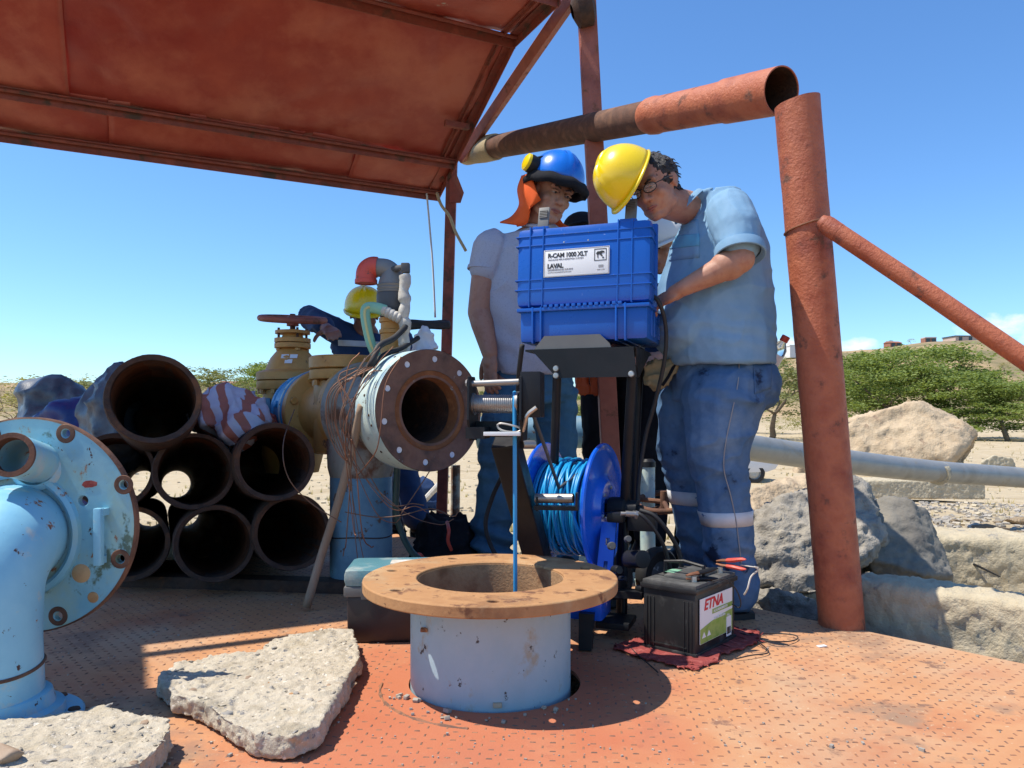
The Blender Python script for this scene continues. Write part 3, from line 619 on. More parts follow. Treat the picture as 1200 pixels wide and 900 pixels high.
def slab(name, px, z, m, label, seed, zb=.0):
    """broken slab: a real non-convex outline, thick, roughened"""
    out = [tuple(deck(x, y, z).xy) for x, y in px]
    area = sum(out[i][0]*out[(i+1) % len(out)][1]-out[(i+1) % len(out)][0]*out[i][1] for i in range(len(out)))
    if area < 0: out = out[::-1]
    mb = MB(); mb.plate(out, [], (0, 0, zb), (1, 0, 0), (0, 1, 0), z-zb)
    bm = bmesh.new(); tm = mb.mesh('t'); bm.from_mesh(tm); bmesh.ops.recalc_face_normals(bm, faces=bm.faces); bm.verts.index_update()
    mb2 = MB().add([v.co.copy() for v in bm.verts], [tuple(v.index for v in f.verts) for f in bm.faces]); bm.free()
    me = blob([('mb', mb2)], .0046, 3)
    def f(co, no):
        side = 1-np.abs(no[:, 2])*.55
        r = fbm(co*15, 4, seed)*.012*side+fbm(co*70, 3, seed+3)*.0065+fbm(co*7, 2, seed+6)*.012-np.maximum(0, fbm(co*85, 2, seed+11)-.25)*.012
        st = np.maximum(0, vnoise(co*58, seed+8)-.55)*.016; return r+st
    displace(me, f)
    o = tag(link(name, me, m, smooth=180), label, 'concrete slab')
    from mathutils.bvhtree import BVHTree as BT
    bv = BT.FromPolygons([v.co+ORG[o] for v in me.vertices], [tuple(p.vertices) for p in me.polygons]); r_ = random.Random(seed); xs = [p[0] for p in out]; ys = [p[1] for p in out]
    for nm_, cnt_, mt_, s0, s1 in (('aggregate', 70, 'greyrock', .0015, .006), ('aggregate', 170, 'concrete', .0015, .006), ('aggregate', 60, 'pebble', .0015, .007), ('aggregate', 12, 'wood', .003, .010)):
        ag = MB()
        for _ in range(cnt_):
            h = bv.ray_cast(V((r_.uniform(min(xs), max(xs)), r_.uniform(min(ys), max(ys)), 1)), V((0, 0, -1)))
            if h[0] is None or h[0].z < .012: continue
            s = r_.uniform(s0, s1)*(1 if r_.random() < .8 else 1.4); bm = bmesh.new(); bmesh.ops.create_icosphere(bm, subdivisions=1, radius=1); R = Matrix.Rotation(r_.uniform(0, 6), 3, 'Z') @ Matrix.Rotation(r_.uniform(-.5, .5), 3, 'X')
            ag.add([h[0]+R @ V((q.co.x*s*1.4*r_.uniform(.8, 1.2), q.co.y*s*r_.uniform(.8, 1.2), q.co.z*s*.38)) for q in bm.verts], [tuple(q.index for q in f.verts) for f in bm.faces]); bm.free()
        tag(ag.build(nm_, M[mt_], o, smooth=60, fix=False), kind='stuff')
    return o
slab('concrete_chunk', [(184, 792), (205, 775), (262, 766), (300, 762), (320, 748), (350, 745), (385, 738), (414, 738), (421, 756), (424, 768), (415, 780), (392, 818), (374, 850), (345, 862), (300, 858), (262, 842), (240, 822), (200, 812)], .052, M['concrete'], 'larger pale broken concrete slab lying on the deck left of the well pipe', 11, .006)
slab('concrete_chunk', [(-150, 860), (-60, 848), (0, 846), (60, 836), (118, 824), (165, 834), (196, 836), (204, 846), (192, 868), (168, 892), (120, 905), (40, 960), (-80, 990), (-180, 940)], .062, M['concrete'], 'pale broken concrete slab in the bottom left corner of the deck', 23, .004)
rock('pebble', [(x, y, z) for x, y, z in [tuple(deck(8, 886, .075)+V(q)) for q in ((-.03, 0, 0), (.028, .01, 0), (0, .03, 0), (0, -.025, 0), (.0, 0, .016), (-.02, .01, .02), (.02, 0, .012), (0, 0, -.02))]], M['wood'], 'brown pebble on the slab in the bottom left corner', 'pebble', .004, .003, 20, 3, .0005)
def box_pts(c, s, R): return [V(c)+R @ V((s[0]*a, s[1]*b, s[2]*d)) for a in (-.5, .5) for b in (-.5, .5) for d in (-.5, .5)]
# the grey boulder behind the post
rock('boulder', [at(884, 600, 3.1), at(930, 572, 3.1), at(985, 563, 3.15), at(1012, 568, 3.15), at(1038, 628, 2.95), at(1010, 655, 2.85), at(962, 698, 2.78), at(890, 690, 2.85), at(878, 640, 2.9), at(900, 590, 3.6), at(1010, 580, 3.7), at(1030, 660, 3.6), at(890, 700, 3.6)], M['greyrock'], 'big blue grey rough boulder behind the thick red post', 'boulder', .013, .055, 5, 5, .012)
rock('boulder', [at(868, 690, 2.86), at(905, 690, 2.80), at(960, 700, 2.72), at(968, 728, 2.68), at(930, 726, 2.74), at(875, 706, 2.88), at(900, 735, 2.8), at(950, 745, 2.8), at(880, 700, 3.2), at(980, 720, 3.0)], M['greyrock'], 'low dark grey rock under the big boulder by the deck edge', 'boulder', .012, .03, 7, 8, .01)
rock('leaning_slab', [at(1018, 588, 3.15), at(1040, 580, 3.15), at(1066, 586, 3.1), at(1086, 600, 3.15), at(1094, 628, 3.1), at(1119, 676, 2.98), at(1090, 676, 2.9), at(1014, 650, 2.95), at(1030, 700, 3.05), at(1100, 700, 3.1), at(1040, 590, 3.35), at(1080, 610, 3.4), at(1110, 680, 3.4), at(1030, 680, 3.4)], M['darkrock'], 'dark grey leaning slab between the big boulder and the cream kerb blocks', 'rock', .012, .018, 6, 12, .006)
def kerb(a, b, top, bot, wdt, label, seed, m=M['beam']):
    """kerb block: a and b are front face ends (x,y); depth goes back"""
    a, b = V(a), V(b); d = (b-a).normalized(); n = V((-d.y, d.x)); n = n if n.y > 0 else -n; pts = []
    for q in (a, b):
        for off, z in ((0, bot), (0, top-.02), (.02, top), (wdt, top), (wdt, bot)): pts.append((q.x+n.x*off, q.y+n.y*off, z))
    return rock('kerb_block', pts, m, label, 'kerb block', .013, .014, 8, seed, .006)
kerb((1.10, 2.53), (2.25, 1.36), .125, -.16, .17, 'front cream concrete kerb block along the edge of the deck right of the post', 31)
kerb((1.86, 3.45), (3.6, 2.7), .13, -.17, .3, 'second cream concrete kerb block behind the front one at far right', 37)
kerb((1.04, 3.0), (1.5, 3.2), -.03, -.2, .2, 'small sandy stone in the gap under the dark leaning slab', 41, M['concrete'])
kerb((6.5*.82, 12.2), (8.6*.86, 12.0), -.33, -.62, .6, 'long low flat concrete beam on the sand beyond the grey pipe', 43)
rock('boulder', [at(940, 520, 24), at(985, 492, 24), at(1030, 480, 24), at(1075, 470, 24), at(1105, 482, 24), at(1145, 497, 23.5), at(1150, 512, 23.5), at(1120, 535, 22.8), at(1090, 560, 23), at(930, 560, 24), at(1000, 500, 27), at(1100, 490, 27), at(1120, 560, 26), at(930, 560, 27)], M['sandstone'], 'large sandy coloured boulder in front of the green trees at right', 'boulder', .09, .30, .55, 15, .05)
rock('boulder', [at(876, 575, 8.5), at(905, 560, 8.8), at(940, 552, 9), at(1003, 548, 9), at(1010, 590, 8.7), at(880, 600, 8.3), at(900, 585, 10), at(1000, 575, 10)], M['sandstone'], 'pale sandy rock behind the big grey boulder below the pipe', 'boulder', .035, .10, 1.6, 19, .02)
rock('boulder', [at(1150, 541, 20), at(1165, 533, 20), at(1186, 537, 20), at(1190, 548, 20), at(1150, 548, 20), at(1160, 545, 21), at(1190, 548, 21)], M['beam'], 'small pale rock above the grey pipe at the right edge', 'boulder', .03, .05, 2, 25, .02)
# rubble beyond the deck: stones of their own where they show, the rest is gravel
protos = []
for k in range(5):
    r_ = random.Random(50+k); pts = [V((r_.gauss(0, 1), r_.gauss(0, 1), r_.gauss(0, .6))).normalized()*r_.uniform(.6, 1) for _ in range(14)]
    me = blob([('hull', [(p.x, p.y, p.z*.6) for p in pts])], .09, 1); displace(me, lambda co, no: fbm(co*2, 3, k)*.12)
    me.polygons.foreach_set('use_smooth', [True]*len(me.polygons)); me.set_sharp_from_angle(angle=rad(35)); protos.append(me)
for me, mt in zip(protos, ('pebble', 'concrete', 'greyrock', 'beam', 'sandstone')): me.materials.append(M[mt])
rr = random.Random(12); cnt = 0
while cnt < 46:
    px = rr.uniform(1085, 1215); d = rr.uniform(4.4, 8.5); x = (px-600)/900*d; y = d
    s = rr.uniform(.03, .085)*(1.7 if rr.random() < .15 else 1)
    o = bpy.data.objects.new('stone', protos[rr.randrange(5)]); COL.objects.link(o); o.location = (x, y, gz(x, y)+s*.2); o.scale = (s*rr.uniform(.8, 1.6), s, s*rr.uniform(.6, 1)); o.rotation_euler = (0, 0, rr.uniform(0, 6)); ORG[o] = o.location.copy()
    tag(o, 'loose stone in the rubble between the kerb blocks and the grey pipe', 'stone', 'loose stones in the rubble at the right'); cnt += 1
def scatter(name, n, reg, smin, smax, mt, label, cat, seed):
    r_ = random.Random(seed); m_ = MB(); ps = [reg(r_) for _ in range(n)]; zs = ground_h(np.array([p[0] for p in ps]), np.array([p[1] for p in ps]))
    for p, z in zip(ps, zs):
        s = r_.uniform(smin, smax)*(1+p[1]*.06); m_.box((p[0], p[1], z+s*.15), (s*r_.uniform(.8, 1.8), s, s*.7), Matrix.Rotation(r_.uniform(0, 6), 3, 'Z') @ Matrix.Rotation(r_.uniform(-.6, .6), 3, 'X'))
    tag(m_.build(name, M[mt], smooth=0, fix=False), label, cat, kind='stuff')
def reg1(r_):
    d = r_.uniform(3.6, 12); px = r_.uniform(850, 1260); return ((px-600)/900*d, d)
def reg2(r_):
    d = 4.6+r_.random()**2*30; px = r_.uniform(-60, 1260); return ((px-600)/900*d, d)
scatter('gravel', 2600, reg1, .008, .03, 'pebble', 'gravel and chippings on the ground right of the deck', 'gravel', 3)
scatter('gravel', 1700, reg2, .010, .032, 'beam', 'pale gravel strewn over the sandy field', 'gravel', 4)
for a, b, r_, lb in (((1140, 598), (1183, 608), .03, 'split piece of driftwood on the rubble under the grey pipe'), ((1118, 584), (1152, 581), .014, 'thin stick on the pale sand below the grey pipe'), ((1138, 660), (1172, 676), .006, 'thin dark twig on the second kerb block')):
    d = 7 if a[1] < 600 else 3.42
    if d == 7: A, B = at(*a, d), at(*b, d); A.z = gz(A.x, A.y)+r_; B.z = gz(B.x, B.y)+r_
    else: A, B = at(*a, 3.4), at(*b, 3.2)
    tag(MB().tube([A, A.lerp(B, .4)+V((0, .02, r_*.6)), B], [r_, r_*.9, r_*.4], 8).build('stick', M['bark'] if d == 7 else M['black']), lb, 'stick')
# long galvanised pipe
gp2 = thing('grey_pipeline', at(1000, 540, 6.3), 'long grey galvanised pipe lying across behind the men and the post', 'pipe')
pth = spline([at(735, 505, 5.2), at(868, 523, 5.7), at(1000, 542, 6.3), at(1100, 553, 6.9), at(1200, 560, 7.5), at(1420, 578, 8.8)], 6)
m_ = MB().tube(pth, .098, 28); m_.build('tube', M['greypipe'], gp2)
m_ = MB(); m_.tube([at(1098, 556, 6.86), at(1102, 553, 6.92)], .1005, 28); m_.build('weld_seam', M['beam'], gp2)
m_ = MB().tube([at(560, 507, 5.3), at(735, 506, 5.2)], .110, 28)
tag(m_.build('blue_pipeline', M['dullblue']), 'dull blue pipe seen low between the legs behind the cable reel', 'pipe')

# ---------------------------------------------------------------- trees
def make_tree(name, seed, h, wd, mleaf, dens=1.0, bare=False, sub=.28):
    r_ = random.Random(seed); rn = np.random.RandomState(seed); tr = MB(); tips = []
    def limb(p, d, Lg, r, depth):
        n = 4; pts = [p]; rs = [r]
        for i in range(n):
            d = (d+V((r_.gauss(0, .16), r_.gauss(0, .16), r_.gauss(0, .06)))).normalized(); p = p+d*(Lg/n); pts.append(p); rs.append(r*(1-.45*(i+1)/n))
        tr.tube(pts, rs, 6 if depth else 8)
        if depth >= 3 or r < .012: tips.append((p, Lg)); return
        for _ in range(r_.choice((2, 3, 3)) if depth else 4):
            a = r_.uniform(0, 2*PI); s = r_.uniform(.5, .95); nd = (d*.75+V((math.cos(a)*s, math.sin(a)*s, r_.uniform(-.1, .35)))).normalized(); limb(p, nd, Lg*r_.uniform(.6, .85), rs[-1]*.7, depth+1)
        if depth: tips.append((p, Lg*.7))
    limb(V((0, 0, -.1)), V((r_.gauss(0, .15), r_.gauss(0, .15), 1)), h*.36, h*.032, 0)
    mxz = max(t[0].z for t in tips); mw = max(t[0].xy.length for t in tips); kz = h*.94/mxz; kx = wd/2/mw
    tv = [(x*kx if z > .3 else x, y*kx if z > .3 else y, z*kz) for x, y, z in tr.v]; tr.v = tv
    tme = tr.mesh('trunk'); tme.polygons.foreach_set('use_smooth', [True]*len(tme.polygons)); tme.materials.append(M['bark'])
    C = []
    for p, Lg in tips:
        n = int(16*dens); c = np.array([p.x*kx, p.y*kx, p.z*kz]); sp_ = np.array([wd*.05, wd*.05, h*.02]); C.append(c+rn.normal(size=(n, 3))*sp_)
    nc_, per, zm = {2.4: (84, 170, .10), .9: (46, 60, .30), .45: (30, 34, .42)}.get(dens, (8, 10, .6))
    for _ in range(nc_):                               # flat layered pads of foliage, umbrella thorn fashion
        zf = zm+(1-zm)*rn.uniform()**.7; rmax = wd*.5*math.sqrt(max(.03, 1-((zf-.45)/.58)**2)); a = rn.uniform(0, 2*PI); q = rmax*math.sqrt(rn.uniform(.08, 1)); pr = wd*rn.uniform(.04, .085)
        c = np.array([q*math.cos(a), q*math.sin(a), h*zf]); n = int(per*rn.uniform(.6, 1.4)); C.append(c+rn.normal(size=(n, 3))*np.array([pr, pr, h*.02])-np.array([0, 0, 1])*np.abs(rn.normal(size=(n, 1)))*h*.018)
    C = np.concatenate(C); C = C[C[:, 2] > h*.05]; n = len(C); s = sub*rn.uniform(.5, 1.15, n)[:, None]
    a = rn.normal(size=(n, 3)); a /= np.linalg.norm(a, axis=1)[:, None]; b = np.cross(a, rn.normal(size=(n, 3))); b /= np.linalg.norm(b, axis=1)[:, None]; a[:, 2] *= .45; b[:, 2] *= .6
    vs = np.stack([C-a*s, C-b*s*.5, C+a*s, C+b*s*.5], 1).reshape(-1, 3)
    cme = bpy.data.meshes.new('crown'); cme.from_pydata(vs.tolist(), [], np.arange(4*n).reshape(-1, 4).tolist()); cme.materials.append(M[mleaf])
    return tme, (None if bare else cme)
TK = {'green': [make_tree('g', s, 8, w_, 'leaf1', 2.4, sub=.20) for s, w_ in ((1, 11), (2, 12), (3, 10))],
      'olive': [make_tree('o', s, 6, 7.5, 'leaf2', .9, sub=.19) for s in (5, 6)],
      'dry': [make_tree('d', s, 6, 8, 'leaf3', .45, sub=.2) for s in (8, 9)],
      'bare': [make_tree('b', s, 6, 7.5, 'leaf3', .06, sub=.16) for s in (10, 11)]}
def tree(kind, i, px, d, topy, label, rz=0, name='acacia_tree', wide=1.0, group=None, sink=0):
    x = (px-600)/900*d; z0 = gz(x, d)-sink; h = EYE+(490-topy)/900*d-z0; hb = {'green': 8}.get(kind, 6); s = h/hb
    t = thing(name, (x, d, z0), label, 'tree', group); t.rotation_euler = (0, 0, rz); t.scale = (s*wide, s*wide, s)
    for nm, me in zip(('trunk', 'crown'), TK[kind][i]):
        if me: o = bpy.data.objects.new(nm, me); COL.objects.link(o); o.parent = t; ORG[o] = V((0, 0, 0))
    return t
TR = [('green', 0, 1030, 64, 414, 'tall green acacia just right of the thick red post', .3, 1.05), ('green', 1, 1086, 68, 406, 'tallest bushy green acacia above the sandy boulder', 1.9, 1.1),
      ('green', 2, 1132, 60, 436, 'green acacia to the right behind the sandy boulder', 4.0, 1.2), ('green', 0, 1182, 57, 449, 'low spreading green acacia at the right edge of the picture', 2.2, 1.25),
      ('green', 1, 1250, 60, 442, 'green acacia partly cut by the right edge', 3.0, 1.2), ('green', 2, 995, 72, 425, 'green acacia seen right behind the thick red post', .9, 1.0),
      ('olive', 0, 903, 62, 424, 'grey green acacia with bare trunk between the man and the post', .4, 1.25), ('olive', 1, 945, 86, 432, 'smaller olive tree just left of the thick red post', 1.4, 1.1),
      ('olive', 1, 868, 90, 440, 'olive tree half hidden behind the man in the light blue shirt', 2.4, 1.1), ('dry', 0, 1140, 150, 420, 'dry thin tree on the brown hillside at right', .4, .9),
      ('dry', 1, 1178, 165, 424, 'thin dry tree highest on the brown hillside at right', 1.4, .9), ('olive', 0, 1044, 225, 399, 'small tree on the hill ridge near the red houses', 1.1, .9), ('dry', 0, 1068, 225, 397, 'dry tree on the hill ridge above the tallest acacia', 2.1, 1.2),
      ('olive', 1, 1112, 222, 399, 'dark small tree on the ridge by the long building', 3.1, .8),
      ('bare', 0, 4, 55, 446, 'leafless thorn tree at the far left edge', .4, 1.1), ('bare', 1, 40, 60, 450, 'leafless thorn tree left behind the tarpaulin', 1.4, 1.0),
      ('dry', 0, 62, 62, 441, 'flat topped yellowish acacia above the grey tarpaulin', 2.4, 1.3), ('bare', 0, 88, 66, 438, 'bare branching tree above the grey tarpaulin', 3.0, 1.2),
      ('olive', 0, 108, 60, 446, 'yellow green acacia left of the topmost rusty pipe', .8, 1.1), ('olive', 1, 243, 75, 432, 'light green acacia right of the topmost rusty pipe', 1.2, 1.3),
      ('bare', 1, 272, 120, 429, 'tall bare tree between the topmost pipe and the yellow valve', 2.2, 1.2), ('green', 0, 318, 80, 427, 'green tree right behind the tall yellow valve', .6, .9),
      ('dry', 1, 290, 48, 462, 'yellow green bushy tree above the striped sack', 2.9, 1.2), ('dry', 0, 16, 80, 462, 'low dry bush tree at the far left', 4.0, 1.3),
      ('green', 1, 690, 70, 462, 'green tree seen low between the two standing men', 1.0, .9), ('olive', 1, 640, 80, 455, 'olive tree hidden behind the man in the grey shirt', 1.0, 1.1),
      ('dry', 1, 740, 90, 452, 'dry tree behind the cable reel stand', 3.0, 1.1), ('green', 2, 800, 85, 446, 'green tree behind the man in the light blue shirt', 3.0, 1.0),
      ('olive', 0, 560, 85, 458, 'olive tree behind the open rusty flange', 3.6, 1.0), ('dry', 1, 465, 95, 462, 'dry tree behind the white taped pipes', 5.0, 1.1)]
for i, (k_, i_, px, d, ty, lb, rz, wd) in enumerate(TR): tree(k_, i_, px, d, ty, lb, rz, wide=wd)
rr = random.Random(77)
for k in range(44):                                # thorn scrub dotted over the slopes and the edge of the field
    px = rr.uniform(-60, 1260); d = rr.choice((rr.uniform(95, 215), rr.uniform(110, 215), rr.uniform(60, 95))); x = (px-600)/900*d; z0 = gz(x, d); s = rr.uniform(.28, .6)
    kd = rr.choice(('olive', 'dry', 'dry')); t = thing('thorn_bush', (x, d, z0-1.3*s), 'low thorn bush on the dry slope beyond the field', 'bush', 'thorn bushes dotted over the slopes'); t.scale = (s, s, s*.8); t.rotation_euler = (0, 0, rr.uniform(0, 6))
    o = bpy.data.objects.new('crown', TK[kd][rr.randrange(2)][1]); COL.objects.link(o); o.parent = t; ORG[o] = V((0, 0, 0))
# dry grass tufts
gv = []; gf = []; rr = random.Random(5)
ps = []
for k in range(1500):
    d = 5+rr.random()**1.3*70; px = rr.uniform(-40, 1240); ps.append(((px-600)/900*d, d))
zs = ground_h(np.array([p[0] for p in ps]), np.array([p[1] for p in ps]))
for (x, y), z in zip(ps, zs):
    for q in range(4):
        a = rr.uniform(0, 6.3); s = rr.uniform(.02, .075)*(1+y*.03); b0 = len(gv); dx, dy = math.cos(a)*s*.15, math.sin(a)*s*.15; lx, ly = rr.gauss(0, s*.3), rr.gauss(0, s*.3)
        gv += [(x-dx+lx*.3, y-dy, z-.01), (x+dx+lx*.3, y+dy, z-.01), (x+lx, y+ly, z+s)]; gf.append((b0, b0+1, b0+2))
me = bpy.data.meshes.new('grass'); me.from_pydata(gv, [], gf); tag(link('dry_grass', me, M['grass'], smooth=0), 'sparse dry grass tufts over the sandy field', 'grass', kind='stuff')

# ---------------------------------------------------------------- far houses, car
def house(px, d, w_, dp, h, roofc, wallc, label, topy=None, rz=0, flatroof=False, name='house'):
    x = (px-600)/900*d; z0 = gz(x, d)-.4
    if topy is not None: z0 = EYE+(490-topy)/900*d-h*1.3
    t = thing(name, (x, d, z0), label, 'house'); R = yawm(rz); c = V((x, d, z0))
    wl_ = MB().box(c+V((0, 0, h/2)), (w_, dp, h), R).build('wall', M[wallc], t, smooth=0)
    if flatroof: MB().box(c+V((0, 0, h+.15)), (w_*1.03, dp*1.03, .3), R).build('roof', M[roofc], t, smooth=0)
    else:
        rf = MB(); vs = [R @ V((a*w_*.54, b*dp*.56, h+.003)) for a, b in ((-1, -1), (1, -1), (1, 1), (-1, 1))]+[R @ V((a*w_*.54, 0, h*1.35)) for a in (-1, 1)]
        rf.add([v+c for v in vs], [(0, 1, 5, 4), (2, 3, 4, 5), (1, 2, 5), (3, 0, 4), (3, 2, 1, 0)]); rf.build('roof', M[roofc], t, smooth=0)
    n = max(2, int(w_/3))
    for i in range(n): MB().box(c+R @ V((-w_/2+(i+.5)*w_/n, -dp/2-.02, h*.55)), (1.0, .1, 1.1), R).build('window', M['window'], t, smooth=0)
    return t
house(282, 170, 8, 6, 2.6, 'roofred', 'housewall', 'small house with long terracotta roof left of the tall yellow valve', rz=8)
house(296, 120, 5, 4, 2.2, 'roofred', 'housewall', 'low hut with terracotta roof just above the striped sack', rz=-12)
house(1046, 222, 3.6, 3, 1.5, 'roofred', 'roofred', 'reddish brick house on the ridge at right, the left one', rz=10)
house(1088, 218, 3.0, 3, 1.3, 'housewall', 'roofred', 'brick house with pale roof on the ridge between trees', rz=-5, flatroof=True)
house(1135, 226, 12, 6, 1.5, 'window', 'housewall', 'long low dark roofed building on the crest of the right hill', rz=4, flatroof=True, name='long_building')
house(936, 215, 8, 6, 3.2, 'housewhite', 'housewhite', 'small white house on the ridge left of the thick red post', rz=6, flatroof=True)
def car(cx, y, z, face):
    t = thing('parked_car', (cx, y, z), 'white hatchback parked on the sand behind the man in blue jeans', 'car')
    sec = [(-1.85, .45, .62, .60), (-1.75, .34, .86, .78), (-1.2, .30, .95, .80), (-.7, .30, 1.38, .62), (.3, .30, 1.46, .60), (1.0, .30, 1.36, .60), (1.55, .32, 1.0, .74), (1.78, .40, .8, .74), (1.85, .5, .65, .6)]
    vs = []
    for x, zb, zt, hw in sec:
        zm = .88 if zt > .9 else (zb+zt)/2
        for yy_, zz in ((-.78, zb), (-.82, zb+.15), (-.8, zm), (-hw, zt-.03), (-hw*.8, zt), (hw*.8, zt), (hw, zt-.03), (.8, zm), (.82, zb+.15), (.78, zb)): vs.append((cx+x*face, y+yy_, z+zz))
    n = 10; fs = [(i*n+k, i*n+(k+1) % n, (i+1)*n+(k+1) % n, (i+1)*n+k) for i in range(len(sec)-1) for k in range(n)]+[tuple(range(n)), tuple(range((len(sec)-1)*n, len(sec)*n))]
    MB().add(vs, fs).build('body', M['carpaint'], t, smooth=50)
    for a, b in ((-.62, .05), (.1, .75)):
        MB().plate([(a, .93), (b, .93), (b-.03, 1.33), (a+.1 if a > -.3 else a+.22, 1.33)], [], (cx, y-.80, z), (1, 0, 0), (0, 0, 1), .02).build('window', M['window'], t, smooth=0) if face > 0 else None
    for wx in (-1.2, 1.22):
        for s_ in (-1, 1):
            o = V((cx+wx*face, y+s_*.72, z+.29)); wh = MB().lathe([(.17, -.09), (.25, -.09), (.285, -.06), (.285, .06), (.25, .09), (.17, .09)], o, (0, 1, 0), 28, close=True).build('wheel', M['blackrub'], t)
            MB().lathe([(0, -.03), (.05, -.05), (.16, -.03), (.172, -.085), (.172, .085), (.15, .05), (0, .05)], o, (0, 1, 0) if s_ < 0 else (0, -1, 0), 20).build('rim', M['zinc'], wh)
            for q in range(5):
                a = q*2*PI/5; MB().box(o+V((math.cos(a)*.09, -.055*(-s_)*-1, math.sin(a)*.09)), (.12, .02, .03), Matrix.Rotation(-a, 3, 'Y')).build('spoke', M['whitesteel'], wh)
    MB().box((cx+1.80*face, y, z+.72), (.1, 1.2, .12)).build('headlight', M['label'], t)
    return t
cxx = (879-600)/900*21; car(cxx-1.22, 21.4, gz(cxx, 21)-.0, 1)

# ---------------------------------------------------------------- stack of old rusty pipes
PD = V((-.453, 1, -.097))
def stack_pipe(px, py, d, label, Lg=4.2, r=.139, seed=0):
    p = at(px, py, d); q = p+PD*Lg; ax = q-p; L_ = ax.length
    t = thing('rusty_pipe', p, label, 'pipe', 'old rusty pipes stacked on the deck')
    me = MB().lathe([(r*.985, .0), (r*1.0, .012), (r*1.01, .02), (r, .05)]+[(r, L_*k/14) for k in range(1, 15)]+[(r*.86, L_)]+[(r*.86, L_*k/14) for k in range(13, 0, -1)]+[(r*.86, .03), (r*.875, .004)], p, ax, 56, close=True).mesh('wall')
    displace(me, lambda co, no: fbm(co*14, 3, seed)*.0035+fbm(co*60, 2, seed)*.0015)
    o = link('wall', me, M['darkrust'], t)
    # the bore carries the browner scale
    bo = MB().lathe([(r*.857, .02), (r*.857, L_-.01)], p, ax, 56).build('bore_scale', M['inrust'], t)
    return t
for k, a in enumerate([(180, 467, 2.37, 'topmost rusty pipe of the stack, sticking out towards the front'), (134, 552, 2.80, 'left rusty pipe of the middle row, half behind the blue round plate'), (228, 552, 2.77, 'middle rusty pipe of the second row, daylight showing through it'),
      (323, 541, 2.72, 'right rusty pipe of the second row below the striped sack'), (152, 637, 2.84, 'lowest rusty pipe next to the blue round plate'), (252, 637, 2.77, 'middle rusty pipe of the bottom row'), (343, 624, 2.80, 'bottom right rusty pipe next to the wooden handle')]): stack_pipe(*a, seed=k)
for k, (px, d) in enumerate(((250, 2.95), (215, 4.2))):
    p = at(px, 600, d); z = 0 if d < 3.5 else gz(p.x, p.y)
    tag(MB().box((p.x, p.y, z+.022), (1.25, .09, .045), yawm(-8), bev=.004).build('timber', M['darkrust']), ('dark timber bearer under the front of the pipe stack', 'dark timber bearer under the back of the pipe stack')[k], 'timber')

# tarpaulins and sack behind the stack
def crumple(name, pts, m, label, cat, voxel=.02, amp=.05, freq=5, seed=1):
    me = blob([('hull', pts)], voxel, 3)
    displace(me, lambda co, no: fbm(co*freq, 2, seed, True)*amp*1.1+fbm(co*freq*.5, 2, seed+4)*amp+((1-np.abs(vnoise(co*freq*1.9, seed+7)))**4-.2)*amp*.9+((1-np.abs(vnoise(co*freq*4.1+3, seed+8)))**4-.2)*amp*.35)
    return tag(link(name, me, m, smooth=180), label, cat)
crumple('tarpaulin', [at(28, 453, 3.6), at(72, 450, 3.6), at(98, 455, 3.6), at(102, 478, 3.5), at(30, 492, 3.5), at(30, 700, 3.5), at(100, 700, 3.6), at(40, 460, 4.2), at(95, 460, 4.2), at(60, 700, 4.2)], M['greytarp'], 'silvery grey tarpaulin bundle behind the pale blue round plate', 'tarpaulin', .018, .035, 4, 3)
crumple('tarpaulin', [at(44, 492, 3.4), at(68, 478, 3.35), at(98, 474, 3.4), at(118, 498, 3.4), at(105, 515, 3.3), at(40, 530, 3.3), at(60, 680, 3.4), at(118, 640, 3.4), at(95, 480, 3.5), at(50, 520, 3.5)], M['bluetarp'], 'dark blue tarpaulin lying below the silvery one', 'tarpaulin', .018, .035, 4, 7)
crumple('tarpaulin', [at(106, 474, 3.25), at(128, 440, 3.2), at(142, 421, 3.15), at(150, 440, 3.2), at(150, 520, 3.15), at(112, 505, 3.1), at(120, 560, 3.2), at(140, 440, 3.5), at(110, 540, 3.5), at(150, 540, 3.4)], M['greytarp'], 'blue grey tarpaulin standing against the left side of the topmost rusty pipe', 'tarpaulin', .016, .03, 5, 9)
ms = mat('striped woven sack', [(.55, .52, .62), (.62, .60, .68)], 20, (.6, .8), bump=.6, bscale=60, bdist=.004)
t = ms.node_tree; b = t.nodes['Principled BSDF']; src = b.inputs['Base Color'].links[0].from_socket
tc = t.nodes.new('ShaderNodeTexCoord'); mp = t.nodes.new('ShaderNodeMapping'); mp.inputs['Rotation'].default_value = (0, rad(28), rad(10)); t.links.new(tc.outputs['Object'], mp.inputs[0])
wv = t.nodes.new('ShaderNodeTexWave'); wv.inputs['Scale'].default_value = 5.0; wv.inputs['Distortion'].default_value = 3.5; wv.inputs['Detail'].default_value = 1; wv.inputs['Detail Scale'].default_value = .8; t.links.new(mp.outputs[0], wv.inputs['Vector'])
mr = t.nodes.new('ShaderNodeMapRange'); mr.inputs['From Min'].default_value = .47; mr.inputs['From Max'].default_value = .53; t.links.new(wv.outputs['Fac'], mr.inputs['Value'])
mm = t.nodes.new('ShaderNodeMix'); mm.data_type = 'RGBA'; t.links.new(mr.outputs[0], mm.inputs['Factor']); t.links.new(src, mm.inputs[6]); mm.inputs[7].default_value = (.46, .15, .10, 1); t.links.new(mm.outputs[2], b.inputs['Base Color'])
M['sack'] = ms
